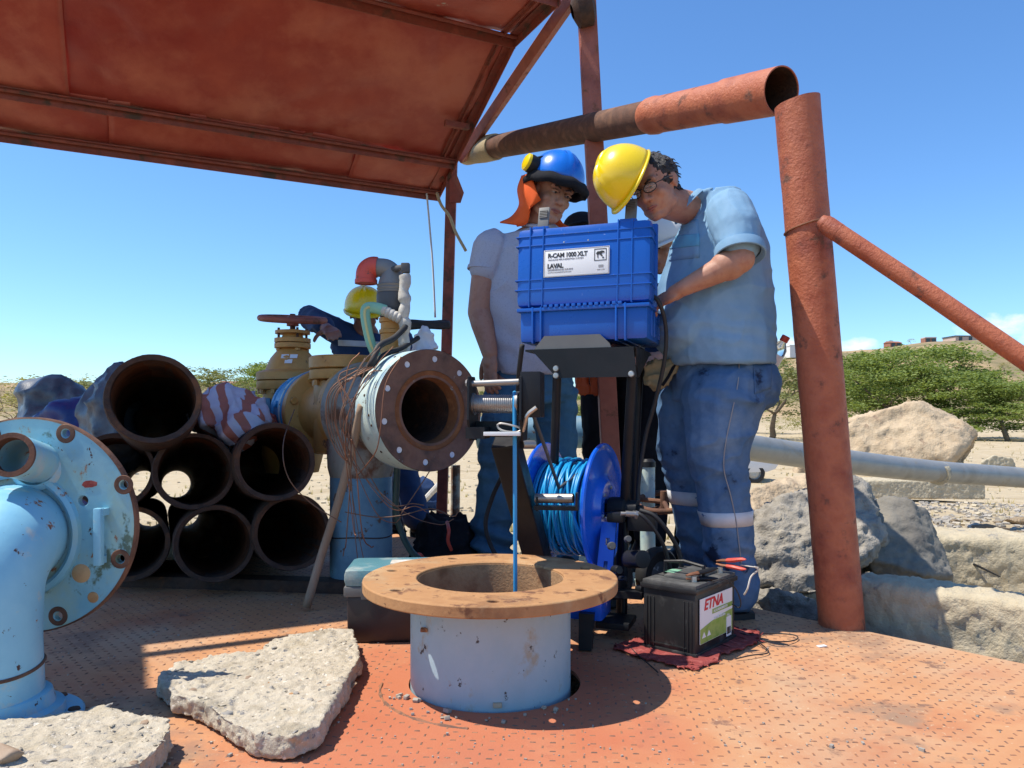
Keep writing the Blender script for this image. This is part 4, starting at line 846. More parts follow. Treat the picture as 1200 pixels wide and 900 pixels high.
crumple('striped_sack', [at(228, 494, 2.95), at(238, 470, 2.95), at(262, 455, 3.0), at(288, 460, 3.05), at(308, 480, 3.05), at(316, 494, 3.0), at(295, 506, 2.86), at(276, 524, 2.86), at(258, 510, 2.86), at(236, 500, 2.9), at(245, 475, 3.5), at(300, 485, 3.5), at(245, 505, 3.6), at(300, 505, 3.6)], ms, 'orange and white striped woven sack lying on the rusty pipes', 'sack', .012, .026, 7, 5)
crumple('red_rag', [at(305, 487, 3.25), at(322, 486, 3.25), at(325, 500, 3.25), at(312, 508, 3.25), at(318, 490, 3.35), at(308, 500, 3.35)], M['redcloth'], 'small red rag beside the striped sack', 'rag', .008, .008, 16, 5)

M['plateblue'] = mat('weathered pale blue plate paint', [(.17, .40, .50), (.24, .48, .56), (.15, .38, .50)], 6, (.35, .55), bump=.35, bscale=70, patches=[((.30, .46, .40), 5, .52, .12, .6), ((.10, .16, .12), 14, .66, .05, .8), ((.30, .14, .07), 20, .69, .04, .9), ((.08, .04, .03), 38, .71, .02, .9)], bdist=.002, stretch=(1, 1, .7))
# ---------------------------------------------------------------- pale blue plate and elbow at the left
C0 = at(39, 614, 1.80)
bf = thing('flanged_elbow', at(5, 840, 1.6).xy.to_3d(), 'pale blue pipe elbow with big round plate standing at the left', 'pipe elbow')
def onp(px, py): q = at(px, py, 1.78); return (q.x-C0.x, q.z-C0.z)
HS = [(77, 508), (145, 568), (141, 655), (68, 722), (-10, 510), (-60, 565), (-60, 660), (0, 725)]
noz = onp(44, 545)
holes = [circ(.0095, 16, onp(*h)) for h in HS]+[circ(.012, 18, onp(97, 587)), circ(.040, 32, noz)]
me = MB().plate(circ(.249, 120), holes, C0, (1, 0, 0), (0, 0, 1), .020).mesh('plate')
link('plate', me, M['plateblue'], bf).modifiers.new('b', 'BEVEL').width = .0025
ed = MB().lathe([(.2465, -.001), (.2505, .002), (.2505, .018), (.2465, .021)], C0, (0, -1, 0), 96).build('rusty_rim', M['rustpipe'], bf)
for h in HS:
    c = onp(*h); p = C0+V((c[0], -.0203, c[1])); MB().lathe([(.0115, 0), (.0115, .0016), (.021, .0016), (.0225, 0)], p, (0, -1, 0), 28).build('rust_washer', M['rustpipe'], bf)
c = onp(95, 672); MB().lathe([(0, .003), (.018, .003), (.022, 0)], C0+V((c[0], -.02, c[1])), (0, -1, 0), 20).build('rust_plug', M['casrust'], bf)
c = onp(109, 700); MB().lathe([(0, .002), (.011, .002), (.013, 0)], C0+V((c[0], -.02, c[1])), (0, -1, 0), 16).build('rust_plug', M['casrust'], bf)
c = onp(105, 567); MB().plate([(-.018, -.003), (-.010, -.009), (.006, -.008), (.017, -.004), (.018, .004), (.004, .008), (-.008, .007), (-.014, .004)], [], C0+V((c[0], -.0203, c[1])), (1, 0, 0), (0, 0, 1), .0006).build('red_smudge', M['redcloth'], bf, smooth=0)
h0, h1 = onp(124, 594), onp(121, 660); a_, b_ = C0+V((h0[0], -.045, h0[1])), C0+V((h1[0], -.045, h1[1]))
hm = MB(); hm.box((a_+b_)/2, (.018, .018, (a_-b_).length), bev=.003); hm.box(a_+V((0, .013, -.01)), (.016, .03, .016)); hm.box(b_+V((0, .013, .01)), (.016, .03, .016)); hm.build('handle', M['skyblue'], bf)
MB().lathe([(.15, 0), (.148, .012), (.138, .016), (.13, .01)], at(20, 626, 1.78), (0, -1, 0), 56).build('weld_collar', M['skyblue'], bf)
el = spline([at(18, 626, 1.785), at(14, 628, 1.74), V((-1.10, 1.655, .375)), V((-1.09, 1.60, .31)), V((-1.082, 1.585, .2)), V((-1.078, 1.585, .10)), V((-1.076, 1.585, .02))], 5)
n_ = len(el); rs = [.118-.020*min(1, (i/(n_-1))*1.5) for i in range(n_)]
MB().tube(el, rs, 44).build('elbow', M['skyblue'], bf)
MB().tube([V((-1.08+.099*math.cos(a), 1.585+.099*math.sin(a), .135+.006*math.sin(a*2))) for a in [2*PI*k/48 for k in range(48)]], .004, 6, closed=True).build('weld_bead', M['rustpipe'], bf)
MB().lathe([(.0, .0), (.163, .0), (.166, .004), (.166, .022), (.162, .026), (.132, .027), (.128, .045), (.112, .05), (.105, .075), (.098, .08), (0, .08)], V((-1.076, 1.595, .0)), seg=72).build('base_flange', M['skyblue'], bf)
for k in range(8):
    a = rad(20+45*k); MB().lathe([(0, .004), (.011, .004), (.013, 0)], V((-1.076+.147*math.cos(a), 1.595+.147*math.sin(a), .026)), seg=14).build('bolt_hole', M['darkrust'], bf)
n0 = C0+V((noz[0], 0, noz[1])); n1 = at(13, 533, 1.64)
MB().lathe([(.047, 0), (.047, (n1-n0).length), (.038, (n1-n0).length), (.038, 0)], n0, n1-n0, 36, close=True).build('nozzle', M['skyblue'], bf)
MB().lathe([(.0475, -.004), (.0485, 0), (.0475, .004), (.037, .004), (.036, -.02), (.0375, -.03)], n1, n1-n0, 36).build('rusty_lip', M['rustpipe'], bf)
MB().lathe([(.060, 0), (.058, .006), (.048, .014)], n0+V((0, -.02, 0)), n1-n0, 36).build('weld_collar', M['skyblue'], bf)

# ---------------------------------------------------------------- valve train behind
T0 = at(505, 481, 2.60); DX = V((-.6, .8, 0)).normalized()
def ax(t, dz=0, side=0): return T0+DX*t+V((0, 0, dz))+V((DX.y, -DX.x, 0))*side
def bolts(parent, t, r, n, rad_, dirn, m, ph=0, hh=.018):
    x, y, a = frame(DX)
    for k in range(n):
        q = 2*PI*k/n+ph; c = ax(t)+x*(r*math.cos(q))+y*(r*math.sin(q)); MB().lathe([(0, hh), (rad_*.9, hh), (rad_, hh*.7), (rad_, 0)], c, DX*dirn, 6).build('bolt', m, parent, smooth=20)
om = thing('open_pipe_spool', ax(0), 'short wide mint white pipe piece with open rusty brown flange face', 'pipe')
x_, y_, a_ = frame(-DX)
hs_ = [circ(.0115, 14, (.176*math.cos(a), .176*math.sin(a))) for a in [rad(12+36*k) for k in range(10)]]
fm = MB().plate(circ(.206, 96), [circ(.112, 64)]+hs_, T0+DX*.03, x_, y_, .028)
me = fm.mesh('flange_face'); displace(me, lambda co, no: 0*co[:, 0]); link('flange_face', me, M['facerust'], om)
MB().lathe([(.2075, .003), (.2075, .15), (.19, .152)], T0, DX, 72).build('drum', M['mint'], om)
MB().lathe([(.1345, -.002), (.136, .0005), (.120, .002), (.112, .008), (.109, .05), (.111, .5)], T0, DX, 64).build('bore', M['borerust'], om)
MB().lathe([(.1085, .06), (.1085, .5)], T0, DX, 40).build('bore_lining', M['darkrust'], om)  # lining and end coloured dark for the shade deep in the bore
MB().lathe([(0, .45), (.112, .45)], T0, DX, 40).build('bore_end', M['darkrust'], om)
for a in [rad(12+36*k) for k in range(10)]:
    c = T0+DX*.006+x_*(.176*math.cos(a))+y_*(.176*math.sin(a)); MB().lathe([(0, .0), (.0105, .0), (.0105, .03)], c, DX, 12).build('hole_light_disc', M['label'], om)  # white discs stand in for the light showing through the bolt holes
for a in np.linspace(0, 2*PI, 40)[:-1]:
    if random.random() < .55:
        c = T0+DX*random.uniform(.03, .13)+x_*(.2078*math.cos(a))+y_*(.2078*math.sin(a)); MB().lathe([(0, .003), (.004, .002), (.005, 0)], c, c-(T0+DX*((c-T0).dot(DX))), 8).build('rivet', M['darkrust'], om)
te = thing('pipe_tee', ax(.5), 'grey green flaking pipe tee carrying the air valve above a blue stand pipe', 'pipe tee')
MB().lathe([(.12, .152), (.185, .153), (.192, .16), (.192, .20), (.185, .206), (.150, .21), (.145, .25), (.148, .40), (.150, .44), (.19, .445), (.192, .48), (.12, .482)], T0, DX, 56).build('body', M['tee'], te)
bolts(te, .206, .172, 10, .014, 1, M['facerust'])
so = V((ax(.50).x, ax(.50).y, 0)); so = V((-.585, 2.98, 0))
MB().lathe([(.118, .42), (.128, .46), (.132, .56), (.12, .64)], so, seg=44).build('branch', M['tee'], te)
sp = thing('stand_pipe', so, 'thick vertical dull blue pipe holding up the valves', 'pipe')
MB().lathe([(0, 0), (.119, 0), (.119, .44), (.112, .45)], so, seg=56).build('tube', M['dullblue'], sp)
MB().tube([so+V((.1195*math.cos(a), .1195*math.sin(a), .20+.004*math.sin(3*a))) for a in [2*PI*k/48 for k in range(48)]], .0025, 6, closed=True).build('wire_band', M['darkrust'], sp)
# near gate valve (no wheel visible)
def nut(parent, c, r=.012, h=.02, m=None): return MB().lathe([(0, h), (r*.85, h), (r, h*.8), (r, 0), (0, 0)], c, seg=6).build('nut', m or M['yellow'], parent, smooth=20)
gv = thing('gate_valve', ax(.64), 'ochre gate valve with flat round top next to the open mint pipe', 'valve')
vc = ax(.66)
MB().lathe([(.12, .50), (.178, .505), (.182, .51), (.182, .545), (.17, .55), (.125, .56), (.12, .60), (.13, .70), (.125, .80), (.13, .86), (.178, .87), (.182, .875), (.182, .91), (.12, .915)], T0, DX, 56).build('body', M['yellow'], gv)
bolts(gv, .87, .155, 8, .016, -1, M['yellow'], .3); bolts(gv, .55, .155, 8, .016, 1, M['yellow'], .3)
MB().box(vc+V((0, 0, -.02)), (.25, .14, .30), yawm(126.9+90), bev=.03).build('wedge_housing', M['yellow'], gv)
MB().lathe([(.10, .03), (.095, .10), (.105, .125), (.148, .13), (.150, .135), (.150, .165), (.146, .168)], vc, seg=48).build('neck', M['yellow'], gv)
MB().lathe([(.146, .171), (.152, .175), (.152, .215), (.146, .222), (.09, .225), (0, .225)], vc, seg=48).build('bonnet', M['yellow'], gv)
for k in range(10): a = 2*PI*k/10; nut(gv, vc+V((.132*math.cos(a), .132*math.sin(a), .105)), .012, .022)
MB().plate([(0, 0), (.034, 0), (.034, .026), (0, .026)], [], vc+V((-.035, -.106, .06)), (1, .1, 0), (0, 0, 1), .001).build('sticker', M['label'], gv)
# blue adaptor between the valves
ba = thing('blue_adaptor', ax(1.0), 'bright blue flanged pipe adaptor between the two ochre valves', 'pipe adaptor')
MB().lathe([(.12, .918), (.180, .92), (.182, .925), (.182, .965), (.176, .97), (.170, .972), (.168, 1.05), (.165, 1.06), (.170, 1.065), (.170, 1.085), (.150, 1.12), (.118, 1.17), (.115, 1.22), (0, 1.22)], T0, DX, 60).build('body', M['brightblue'], ba)
MB().lathe([(.1835, .93), (.1845, .94), (.1835, .95)], T0, DX, 60).build('gasket', M['mint'], ba)
bolts(ba, .995, .150, 9, .017, -1, M['brightblue'], .2, .022)
x2, y2, _ = frame(DX)
for k in range(9):
    q = 2*PI*k/9+.2; c = ax(1.01)+x2*(.169*math.cos(q))+y2*(.169*math.sin(q)); MB().lathe([(0, .012), (.015, .012), (.017, .008), (.017, -.01)], c, c-ax(1.01), 6).build('bolt', M['brightblue'], ba, smooth=20)
v1 = ax(1.30); v1 = V((at(343, 480, 3.62).x, 3.62, T0.z))
MB().box(v1+V((-.11, -.13, .0)), (.09, .08, .13), yawm(15), bev=.006).build('bracket_box', M['dullblue'], ba)
# tall gate valve with handwheel
gw = thing('gate_valve', v1, 'tall ochre gate valve topped by a rusty red handwheel', 'valve')
zz = lambda py: EYE+(490-py)/900*3.62-T0.z
MB().lathe([(0, -.28), (.12, -.28), (.14, -.2), (.135, -.05), (.135, zz(458)), (.160, zz(457)), (.163, zz(456)), (.163, zz(448)), (.158, zz(447))], v1, seg=48).build('body', M['yellow'], gw)
MB().box(v1+V((-.02, -.136, .02)), (.05, .02, .16), bev=.003).build('rust_patch_rib', M['darkrust'], gw)
MB().lathe([(.158, zz(446.4)), (.165, zz(446)), (.165, zz(438)), (.155, zz(436)), (.125, zz(434)), (.118, zz(430)), (.100, zz(420)), (.070, zz(411)), (.055, zz(409)), (.05, zz(408))], v1, seg=48).build('bonnet', M['yellow'], gw)
for k in range(12): a = 2*PI*k/12+.2; nut(gw, v1+V((.148*math.cos(a), .148*math.sin(a), zz(462))), .012, .03)
MB().lathe([(.05, zz(409)), (.080, zz(408.5)), (.083, zz(408)), (.083, zz(403)), (.078, zz(402.5))], v1, seg=36).build('gland_flange', M['yellow'], gw)
MB().lathe([(.078, zz(402)), (.083, zz(401.6)), (.083, zz(397)), (.05, zz(396)), (.045, zz(392)), (.08, zz(391.5)), (.08, zz(388)), (.03, zz(387.5)), (.02, zz(386))], v1, seg=36).build('gland', M['yellow'], gw)
for k in range(4): a = 2*PI*k/4+.6; q = v1+V((.066*math.cos(a), .066*math.sin(a), 0)); MB().cyl(q+V((0, 0, zz(412))), q+V((0, 0, zz(385))), .006, 8).build('stud', M['rustpipe'], gw); nut(gw, q+V((0, 0, zz(411.5))), .013, .012)
MB().cyl(v1+V((0, 0, zz(390))), v1+V((0, 0, zz(368))), .013, 12).build('stem', M['rustpipe'], gw)
hwc = v1+V((0, 0, zz(377))); R_ = .146; tl_ = Matrix.Rotation(rad(9), 3, 'X') @ Matrix.Rotation(rad(3), 3, 'Y')
wh = MB().tube([hwc+tl_ @ V((R_*math.cos(a), R_*math.sin(a), .012)) for a in [2*PI*k/48 for k in range(48)]], .0145, 12, closed=True).build('handwheel', M['rustpipe'], gw)
wh.data.materials[0] = M['redpaint']
for k in range(5): a = 2*PI*k/5+.3; MB().tube([hwc, hwc+tl_ @ V((R_*math.cos(a), R_*math.sin(a), .012))], [.013, .008], 8, flat=.7).build('spoke', M['redpaint'], wh)
MB().lathe([(0, .03), (.018, .03), (.026, .02), (.028, -.02), (0, -.02)], hwc, seg=16).build('hub', M['redpaint'], wh)
for px, py in ((341, 419), (351, 419), (346, 425)):
    q = at(px, py, 3.62); rr_ = .118-.0 if py > 420 else .100; MB().plate([(-.017, 0), (.017, 0), (.017, .022), (-.017, .022)], [], V((q.x, v1.y-(.100 if py < 421 else .114)-.002, q.z-.011)), (1, 0, 0), (0, .55, .83), .001).build('sticker', M['label'], gw)
# air valve on top of the tee
ab = ax(.27); ab = V((at(460, 450, ab.y).x, ab.y, T0.z+.13)); zA = lambda py: EYE+(490-py)/900*ab.y-ab.z
av = thing('air_valve', ab, 'grey plastic air valve with red elbow cap on an ochre pipe stub', 'air valve')
MB().lathe([(.05, -.01), (.056, 0), (.056, .012), (.047, .015), (.045, zA(415)), (.043, zA(392)), (.049, zA(391)), (.049, zA(387)), (.043, zA(386)), (.043, zA(379)), (.049, zA(378)), (.049, zA(373)), (.03, zA(372))], ab, seg=32).build('stub', M['yellow'], av)
MB().lathe([(.03, zA(373)), (.045, zA(372)), (.048, zA(368)), (.056, zA(364)), (.058, zA(360)), (.058, zA(346)), (.056, zA(344))], ab, seg=36).build('coupling', M['darkgrey'], av)
MB().lathe([(.056, zA(343.6)), (.058, zA(342)), (.054, zA(341)), (.058, zA(338.5)), (.054, zA(337)), (.058, zA(334.5)), (.052, zA(333)), (.050, zA(330)), (.046, zA(326)), (.036, zA(318)), (.033, zA(314))], ab, seg=36).build('ribbed_body', M['greyplastic'], av)
e0 = ab+V((0, 0, zA(327))); el = spline([e0, e0+V((0, 0, .02)), e0+V((-.02, 0, .038)), e0+V((-.05, 0, .042)), e0+V((-.07, 0, .043))], 6)
MB().tube(el, .034, 28).build('elbow', M['greyplastic'], av)
r0 = e0+V((-.055, 0, .043)); el = spline([r0, r0+V((-.02, 0, 0)), r0+V((-.038, 0, -.014)), r0+V((-.042, 0, -.04)), r0+V((-.042, 0, -.058))], 6)
MB().tube(el, [.038]*len(el), 28).build('cap', M['redcap'], av)
MB().lathe([(.030, .0), (.041, 0), (.041, .014), (.037, .016)], r0+V((-.042, 0, -.060)), seg=28).build('cap_lip', M['redcap'], av)
tp = ab.y-.07; pA = at(474, 318, tp)
MB().cyl(e0+V((.0, -.02, .03)), pA+V((0, 0, .015)), .012, 12).build('side_nipple', M['darkgrey'], av); MB().box(pA+V((.004, 0, .012)), (.03, .03, .034), bev=.004).build('union', M['darkgrey'], av)
tpv = thing('taped_pipe', at(474, 440, tp), 'thin vertical pipe wrapped in grimy white tape beside the air valve', 'pipe')
pts = [at(474+1*math.sin(k*.7), 322+k*(442-322)/40, tp) for k in range(41)]
MB().tube(pts, [.0165+.0045*abs(math.sin(k*.55))+(.003 if k % 9 < 2 else 0) for k in range(41)], 16).build('wrap', M['tape'], tpv)
pts = [at(470-k*22/20, 374-k*11/20, tp-.005) for k in range(21)]; MB().tube(pts, [.017+.003*abs(math.sin(k*.8)) for k in range(21)], 14).build('side_wrap', M['tape'], tpv)
hp = spline([at(452, 364, tp-.01), at(441, 361, tp-.01), at(431, 361, tp-.02), at(428, 368, tp-.03), at(431, 388, tp-.04), at(436, 406, tp-.04), at(443, 419, tp-.03), at(451, 421, tp)], 6)
gh = thing('garden_hose', at(428, 362, tp), 'short flat pale green garden hose with yellow stripe looping down from the taped pipe', 'hose')
MB().tube(hp, .020, 14, flat=.55, up=V((0, 1, 0))).build('hose', M['hosegreen'], gh)
MB().tube([p+V((0, -.0125, 0)) for p in hp[10:]], .005, 8).build('stripe', M['hosestripe'], gh)
# black hoses and coil lying on the tee
def hose(name, pts, r, m, label, cat='hose', n=8, seg=10): return tag(MB().tube(spline(pts, n), r, seg).build(name, M[m], smooth=180), label, cat)
c = at(500, 383, 3.05); coil = []
for k in range(90): a = 2*PI*k/30; coil.append(c+V((.085*math.cos(a), .07*math.sin(a), .014*math.sin(a)*1+.006*(k/30)+.003*math.sin(a*3))))
tag(MB().tube(coil, .010, 8).build('hose_coil', M['blackrub'], smooth=180), 'black hose coil lying right of the white taped pipe', 'hose')
hose('black_hose', [at(478, 380, 2.75), at(462, 396, 2.66), at(444, 406, 2.6), at(436, 424, 2.56), at(424, 440, 2.6)], .011, 'blackrub', 'black hose draped over the top of the tee')
hose('black_hose', [at(490, 396, 2.8), at(470, 408, 2.7), at(450, 416, 2.62), at(432, 432, 2.58), at(420, 436, 2.6)], .009, 'blackrub', 'second black hose over the tee, lower one')
crumple('plastic_bag', [at(482, 410, 2.95), at(492, 388, 2.95), at(500, 384, 2.95), at(512, 408, 2.95), at(505, 415, 2.9), at(485, 415, 2.9), at(498, 395, 3.05)], M['label'], 'scrap of white plastic bag behind the open rusty flange', 'bag', .006, .010, 16, 5)
hose('dark_green_hose', [at(466, 520, 2.85), at(465, 560, 2.85), at(464, 600, 2.85), at(472, 628, 2.85), at(482, 646, 2.8), at(492, 656, 2.75)], .012, 'darkgreen', 'dark green hose hanging below the open flange to the deck')
# tangle of copper wires on the tee
rr = random.Random(9)
wires = thing('copper_wires', at(410, 480, 2.5), 'tangle of thin copper and brown wires hanging from the mint pipe', 'wires')
tails = [(497, 592, 2.6), (463, 566, 2.6), (500, 600, 2.55), (532, 608, 2.6), (521, 605, 2.5), (438, 640, 2.6), (424, 662, 2.6), (470, 606, 2.6), (445, 584, 2.55), (402, 652, 2.6), (480, 585, 2.6), (418, 628, 2.5), (437, 665, 2.55), (410, 580, 2.45), (412, 520, 2.45)][::1]
tails = [q for k, q in enumerate(tails) if k not in (1, 4, 8, 10, 13)]
for k, (tx, ty, td) in enumerate(tails):
    sx, sy = rr.uniform(395, 440), rr.uniform(425, 470)
    P_ = [at(sx+rr.uniform(10, 26), sy-rr.uniform(0, 26), 2.52), at(sx, sy, 2.5), at(rr.uniform(398, 420), rr.uniform(475, 510), 2.46), at(rr.uniform(404, 416), rr.uniform(520, 548), 2.48)]
    mxp = 410+(tx-410)*.5; P_ += [at(mxp, 545+(ty-545)*.75+rr.uniform(0, 14), 2.52), at(410+(tx-410)*.85, ty-rr.uniform(-8, 8), td), at(tx, ty, td)]
    MB().tube(spline(P_, 7), .0014 if k % 3 else .0020, 5).build('wire', M['copper'] if k % 2 else M['brownwire'], wires, smooth=180)
for k in range(6):
    x0 = rr.uniform(388, 402); P_ = [at(425+k*3, 430, 2.55), at(x0, 455, 2.5), at(x0-6, 490, 2.5), at(x0+4, 525, 2.5), at(410, 545, 2.5)]
    MB().tube(spline(P_, 7), .0018, 5).build('wire', M['brownwire'] if k % 2 else M['copper'], wires, smooth=180)
MB().tube(spline([at(470, 418, 2.45), at(452, 450, 2.42), at(446, 500, 2.40), at(440, 530, 2.42), at(420, 556, 2.5)], 7), .002, 5).build('wire', M['copper'], wires, smooth=180)
for P_ in ([at(345, 480, 3.1), at(332, 520, 2.55), at(338, 560, 2.5), at(365, 590, 2.55), at(400, 612, 2.55)], [at(404, 600, 2.6), at(440, 606, 2.6), at(470, 604, 2.55), at(505, 596, 2.6), at(530, 605, 2.6), at(537, 600, 2.6)], [at(470, 602, 2.55), at(492, 570, 2.6), at(508, 545, 2.62)]):
    MB().tube(spline(P_, 8), .002, 5).build('wire', M['brownwire'], wires, smooth=180)
# wooden handle
ws = MB().tube(spline([deck(359, 712, .012), at(377, 650, 2.62), at(396, 590, 2.62), at(414, 520, 2.60), at(424, 475, 2.56)], 5), .0145, 14)
tag(ws.build('wooden_handle', M['wood'], smooth=180), 'long worn wooden handle leaning on the stand pipe, its end on the deck', 'handle')

# ---------------------------------------------------------------- tool box behind the well pipe
tb0 = deck(405, 755); tbx = V((.99, .06, 0)).normalized(); ang = math.degrees(math.atan2(tbx.y, tbx.x)); tby = V((-tbx.y, tbx.x, 0)); tc_ = tb0+tbx*.19+tby*.10
tb = thing('tool_box', tc_, 'teal lidded tool box with dark brown body behind the well pipe', 'tool box')
R = yawm(ang)
MB().box(tc_+V((0, 0, .068)), (.375, .19, .136), R, bev=.012).build('body', M['boxbody'], tb)
MB().box(tc_+V((0, 0, .150)), (.392, .208, .030), R, bev=.006).build('rim', M['greytrim'], tb)
MB().box(tc_+V((0, 0, .188)), (.392, .208, .052), R, bev=.018).build('lid', M['tealbox'], tb)
MB().box(tc_+V((.03, 0.0, .2155)), (.20, .06, .006), R, bev=.002).build('lid_insert', M['redcap'] if 0 else M['tape'], tb)
for s_ in (-.12, .12): MB().box(tc_+R @ V((s_, -.108, .155)), (.05, .012, .05), R, bev=.003).build('latch', M['greytrim'], tb)

# ---------------------------------------------------------------- blue inspection case on its stand
EX = V((.94, -.34, 0)).normalized(); EY = V((.34, .94, 0)).normalized(); EZ = V((0, 0, 1)); CO = at(604, 360, 2.42)
CR = Matrix((EX, EY, EZ)).transposed()
def cl(x, y, z): return CO+EX*x+EY*y+EZ*z
case = thing('equipment_case', cl(.21, .1, -.12), 'royal blue ribbed plastic case with its lid standing open on the black tray', 'case')
LW, LH, LT = .425, .250, .085
lidR = CR @ Matrix.Rotation(rad(-4), 3, 'X')
def ll(x, y, z): return CO+EX*(LW/2)+lidR @ V((x-LW/2, y, z))
MB().box(ll(LW/2, LT/2, LH/2), (LW, LT, LH), lidR, bev=.020).build('lid', M['caseblue'], case)
lid = [o for o in case.children][0]
rb = MB()
for x in (.045, .088, .325, .368):
    rb.box(ll(x, LT/2, LH/2), (.0045, LT+.007, LH+.006), lidR, bev=.002)
for z in (.052, .083, .192, .222):
    rb.box(ll(LW/2, LT/2, z), (LW+.006, LT+.005, .0045), lidR, bev=.002)
rb.build('rib', M['caseblue'], lid)
MB().box(ll(LW/2, LT-.004, LH/2), (LW+.014, .012, LH+.012), lidR, bev=.005).build('lid_rim', M['caseblue'], lid)
for x in (.066, .347):
    for dz in (0,):
        f_ = MB(); f_.box(ll(x, LT*.55, LH+.008), (.052, .03, .014), lidR, bev=.003); f_.build('latch_mount', M['caseblue'], lid)
        h_ = MB(); h_.box(ll(x+.008, LT*.5, LH+.045), (.036, .008, .070), lidR @ Matrix.Rotation(rad(-12), 3, 'X'), bev=.003)
        for q in range(5): h_.box(ll(x+.008, LT*.5-.006+q*.0012, LH+.044+q*.0055), (.026, .005, .0028), lidR @ Matrix.Rotation(rad(-12), 3, 'X'))
        h_.box(ll(x+.008, LT*.5-.002, LH+.013), (.022, .012, .02), lidR, bev=.003); h_.build('latch', M['greytrim'], lid)
for x, z in ((.155, .222), (.155, .196), (.232, .222), (.232, .196)): MB().lathe([(0, .002), (.0025, .0015), (.003, 0)], ll(x, 0, z), lidR @ V((0, -1, 0)), 8).build('rivet', M['zinc'], lid)
# lower half
BW, BH, BD = .405, .108, .30
MB().box(cl(.012+BW/2, BD/2+.004, -.006-BH/2), (BW, BD, BH), CR, bev=.016).build('base', M['caseblue'], case)
rb = MB()
for x in (.058, .085, .322, .350): rb.box(cl(x, BD/2, -.006-BH/2), (.006, BD+.014, BH+.006), CR, bev=.002)
for y in (.06, .11, .2, .25): rb.box(cl(.012+BW/2, y, -.006-BH/2), (BW+.008, .005, BH-.03), CR, bev=.002)
rb.box(cl(.012+BW/2, BD/2, -.012), (BW+.012, BD+.012, .012), CR, bev=.003); rb.build('base_rib', M['caseblue'], case)
hg = MB()
for k in range(14): hg.box(cl(.10+k*.018, -.002, -.003), (.012, .012, .010), CR, bev=.002)
hg.build('hinge', M['caseblue'], case)
# label
lo = ll(.094, -.0032, .088); nx, nz = lidR @ V((1, 0, 0)), lidR @ V((0, 0, 1)); ny = lidR @ V((0, -1, 0))
MB().box(lo+nx*.102+nz*.0425, (.208, .0016, .0855), lidR, bev=.0005).build('label', M['label'], case)
def lt(x, z): return lo+nx*x+nz*z+ny*.0012
fr_ = MB()
for c_, s_ in ((lt(.102, .0835), (.204, .0006, .0012)), (lt(.102, .0018), (.204, .0006, .0012)), (lt(.0005, .0425), (.0012, .0006, .083)), (lt(.2035, .0425), (.0012, .0006, .083))): fr_.box(c_, s_, lidR)
fr_.build('label_border', M['inkgrey'], case, smooth=0)
text('lettering', 'R-CAM 1000 XLT', .0195, M['ink'], case, lt(.011, .0605), nx, nz, bold=.0007, spacing=.93, sx=.93)
text('lettering', 'MAINLINE PIPE INSPECTION SYSTEM', .0066, M['inkgrey'], case, lt(.012, .0515), nx, nz, sx=1.06)
text('lettering', 'LAVAL', .0195, M['ink'], case, lt(.010, .0275), nx, nz, bold=.0009, spacing=.92, sx=.95)
text('lettering', 'UNDERGROUND SURVEYS', .0068, M['inkgrey'], case, lt(.011, .0195), nx, nz, bold=.0002)
text('lettering', 'WWW.LAVALUNDERGROUND.COM', .0046, M['inkgrey'], case, lt(.011, .0125), nx, nz)
text('lettering', 'Made in USA', .0046, M['inkgrey'], case, lt(.168, .0125), nx, nz)
MB().box(lt(.180, .0245), (.015, .0008, .008), lidR).build('printed_flag', M['inkgrey'], case, smooth=0)
lg = MB()
for c_, s_ in ((lt(.178, .0775), (.038, .0008, .002)), (lt(.178, .0425), (.038, .0008, .002)), (lt(.160, .060), (.002, .0008, .036)), (lt(.196, .060), (.002, .0008, .036))): lg.box(c_, s_, lidR)
lg.plate([(-.014, .006), (-.009, .012), (-.002, .012), (.004, .014), (.012, .012), (.013, .008), (.005, .006), (.004, .002), (.008, -.003), (.004, -.004), (-.001, .001), (-.003, .004), (-.007, .001), (-.006, -.008), (-.009, -.008), (-.010, .002)], [], lt(.178, .058), nx, nz, .0006)
lg.plate([(.006, -.010), (.011, -.010), (.011, -.006), (.006, -.006)], [], lt(.178, .058), nx, nz, .0006)
lg.build('logo', M['ink'], case, smooth=0)
# stand with tray
st = thing('reel_stand', cl(.21, .1, -.9), 'black steel stand and tray under the blue case', 'stand')
zt = lambda py: EYE+(490-py)/900*2.35-CO.z
MB().plate([(.062, zt(411)), (.100, zt(393)), (.275, zt(393)), (.305, zt(404)), (.312, zt(411))], [], cl(0, -.012, 0), EX, EZ, .004).build('tray_lip', M['greytrim'], st, smooth=0)
MB().plate([(.060, zt(409)), (.378, zt(409)), (.388, zt(443)), (.138, zt(443)), (.128, zt(437))], [], cl(0, -.018, 0), EX, EZ, .004).build('tray_front', M['black'], st, smooth=0)
MB().plate([(-.02, zt(409)), (.22, zt(409)), (.02, zt(443)), (-.0, zt(443))], [], cl(.384, 0, 0), EY, EZ, .004).build('tray_side', M['black'], st, smooth=0)
MB().box(cl(.21, .13, zt(409)-.002), (.34, .30, .006), CR).build('tray_floor', M['black'], st, smooth=0)
for x, py in ((.140, 432), (.140, 440), (.372, 440)): MB().lathe([(0, .006), (.008, .005), (.010, 0)], cl(x, -.023, zt(py)), -EY, 12).build('bolt', M['zinc'], st)
MB().cyl(cl(.138, .0, zt(425)), at(648, 600, 2.47), .014, 14).build('leg', M['black'], st); MB().cyl(cl(.372, .0, zt(430)), at(728, 660, 2.44), .0155, 14).build('leg', M['black'], st)
MB().cyl(at(728, 650, 2.44), V((at(728, 0, 2.44).x, 2.44, .0)), .0155, 14).build('leg', M['black'], st)
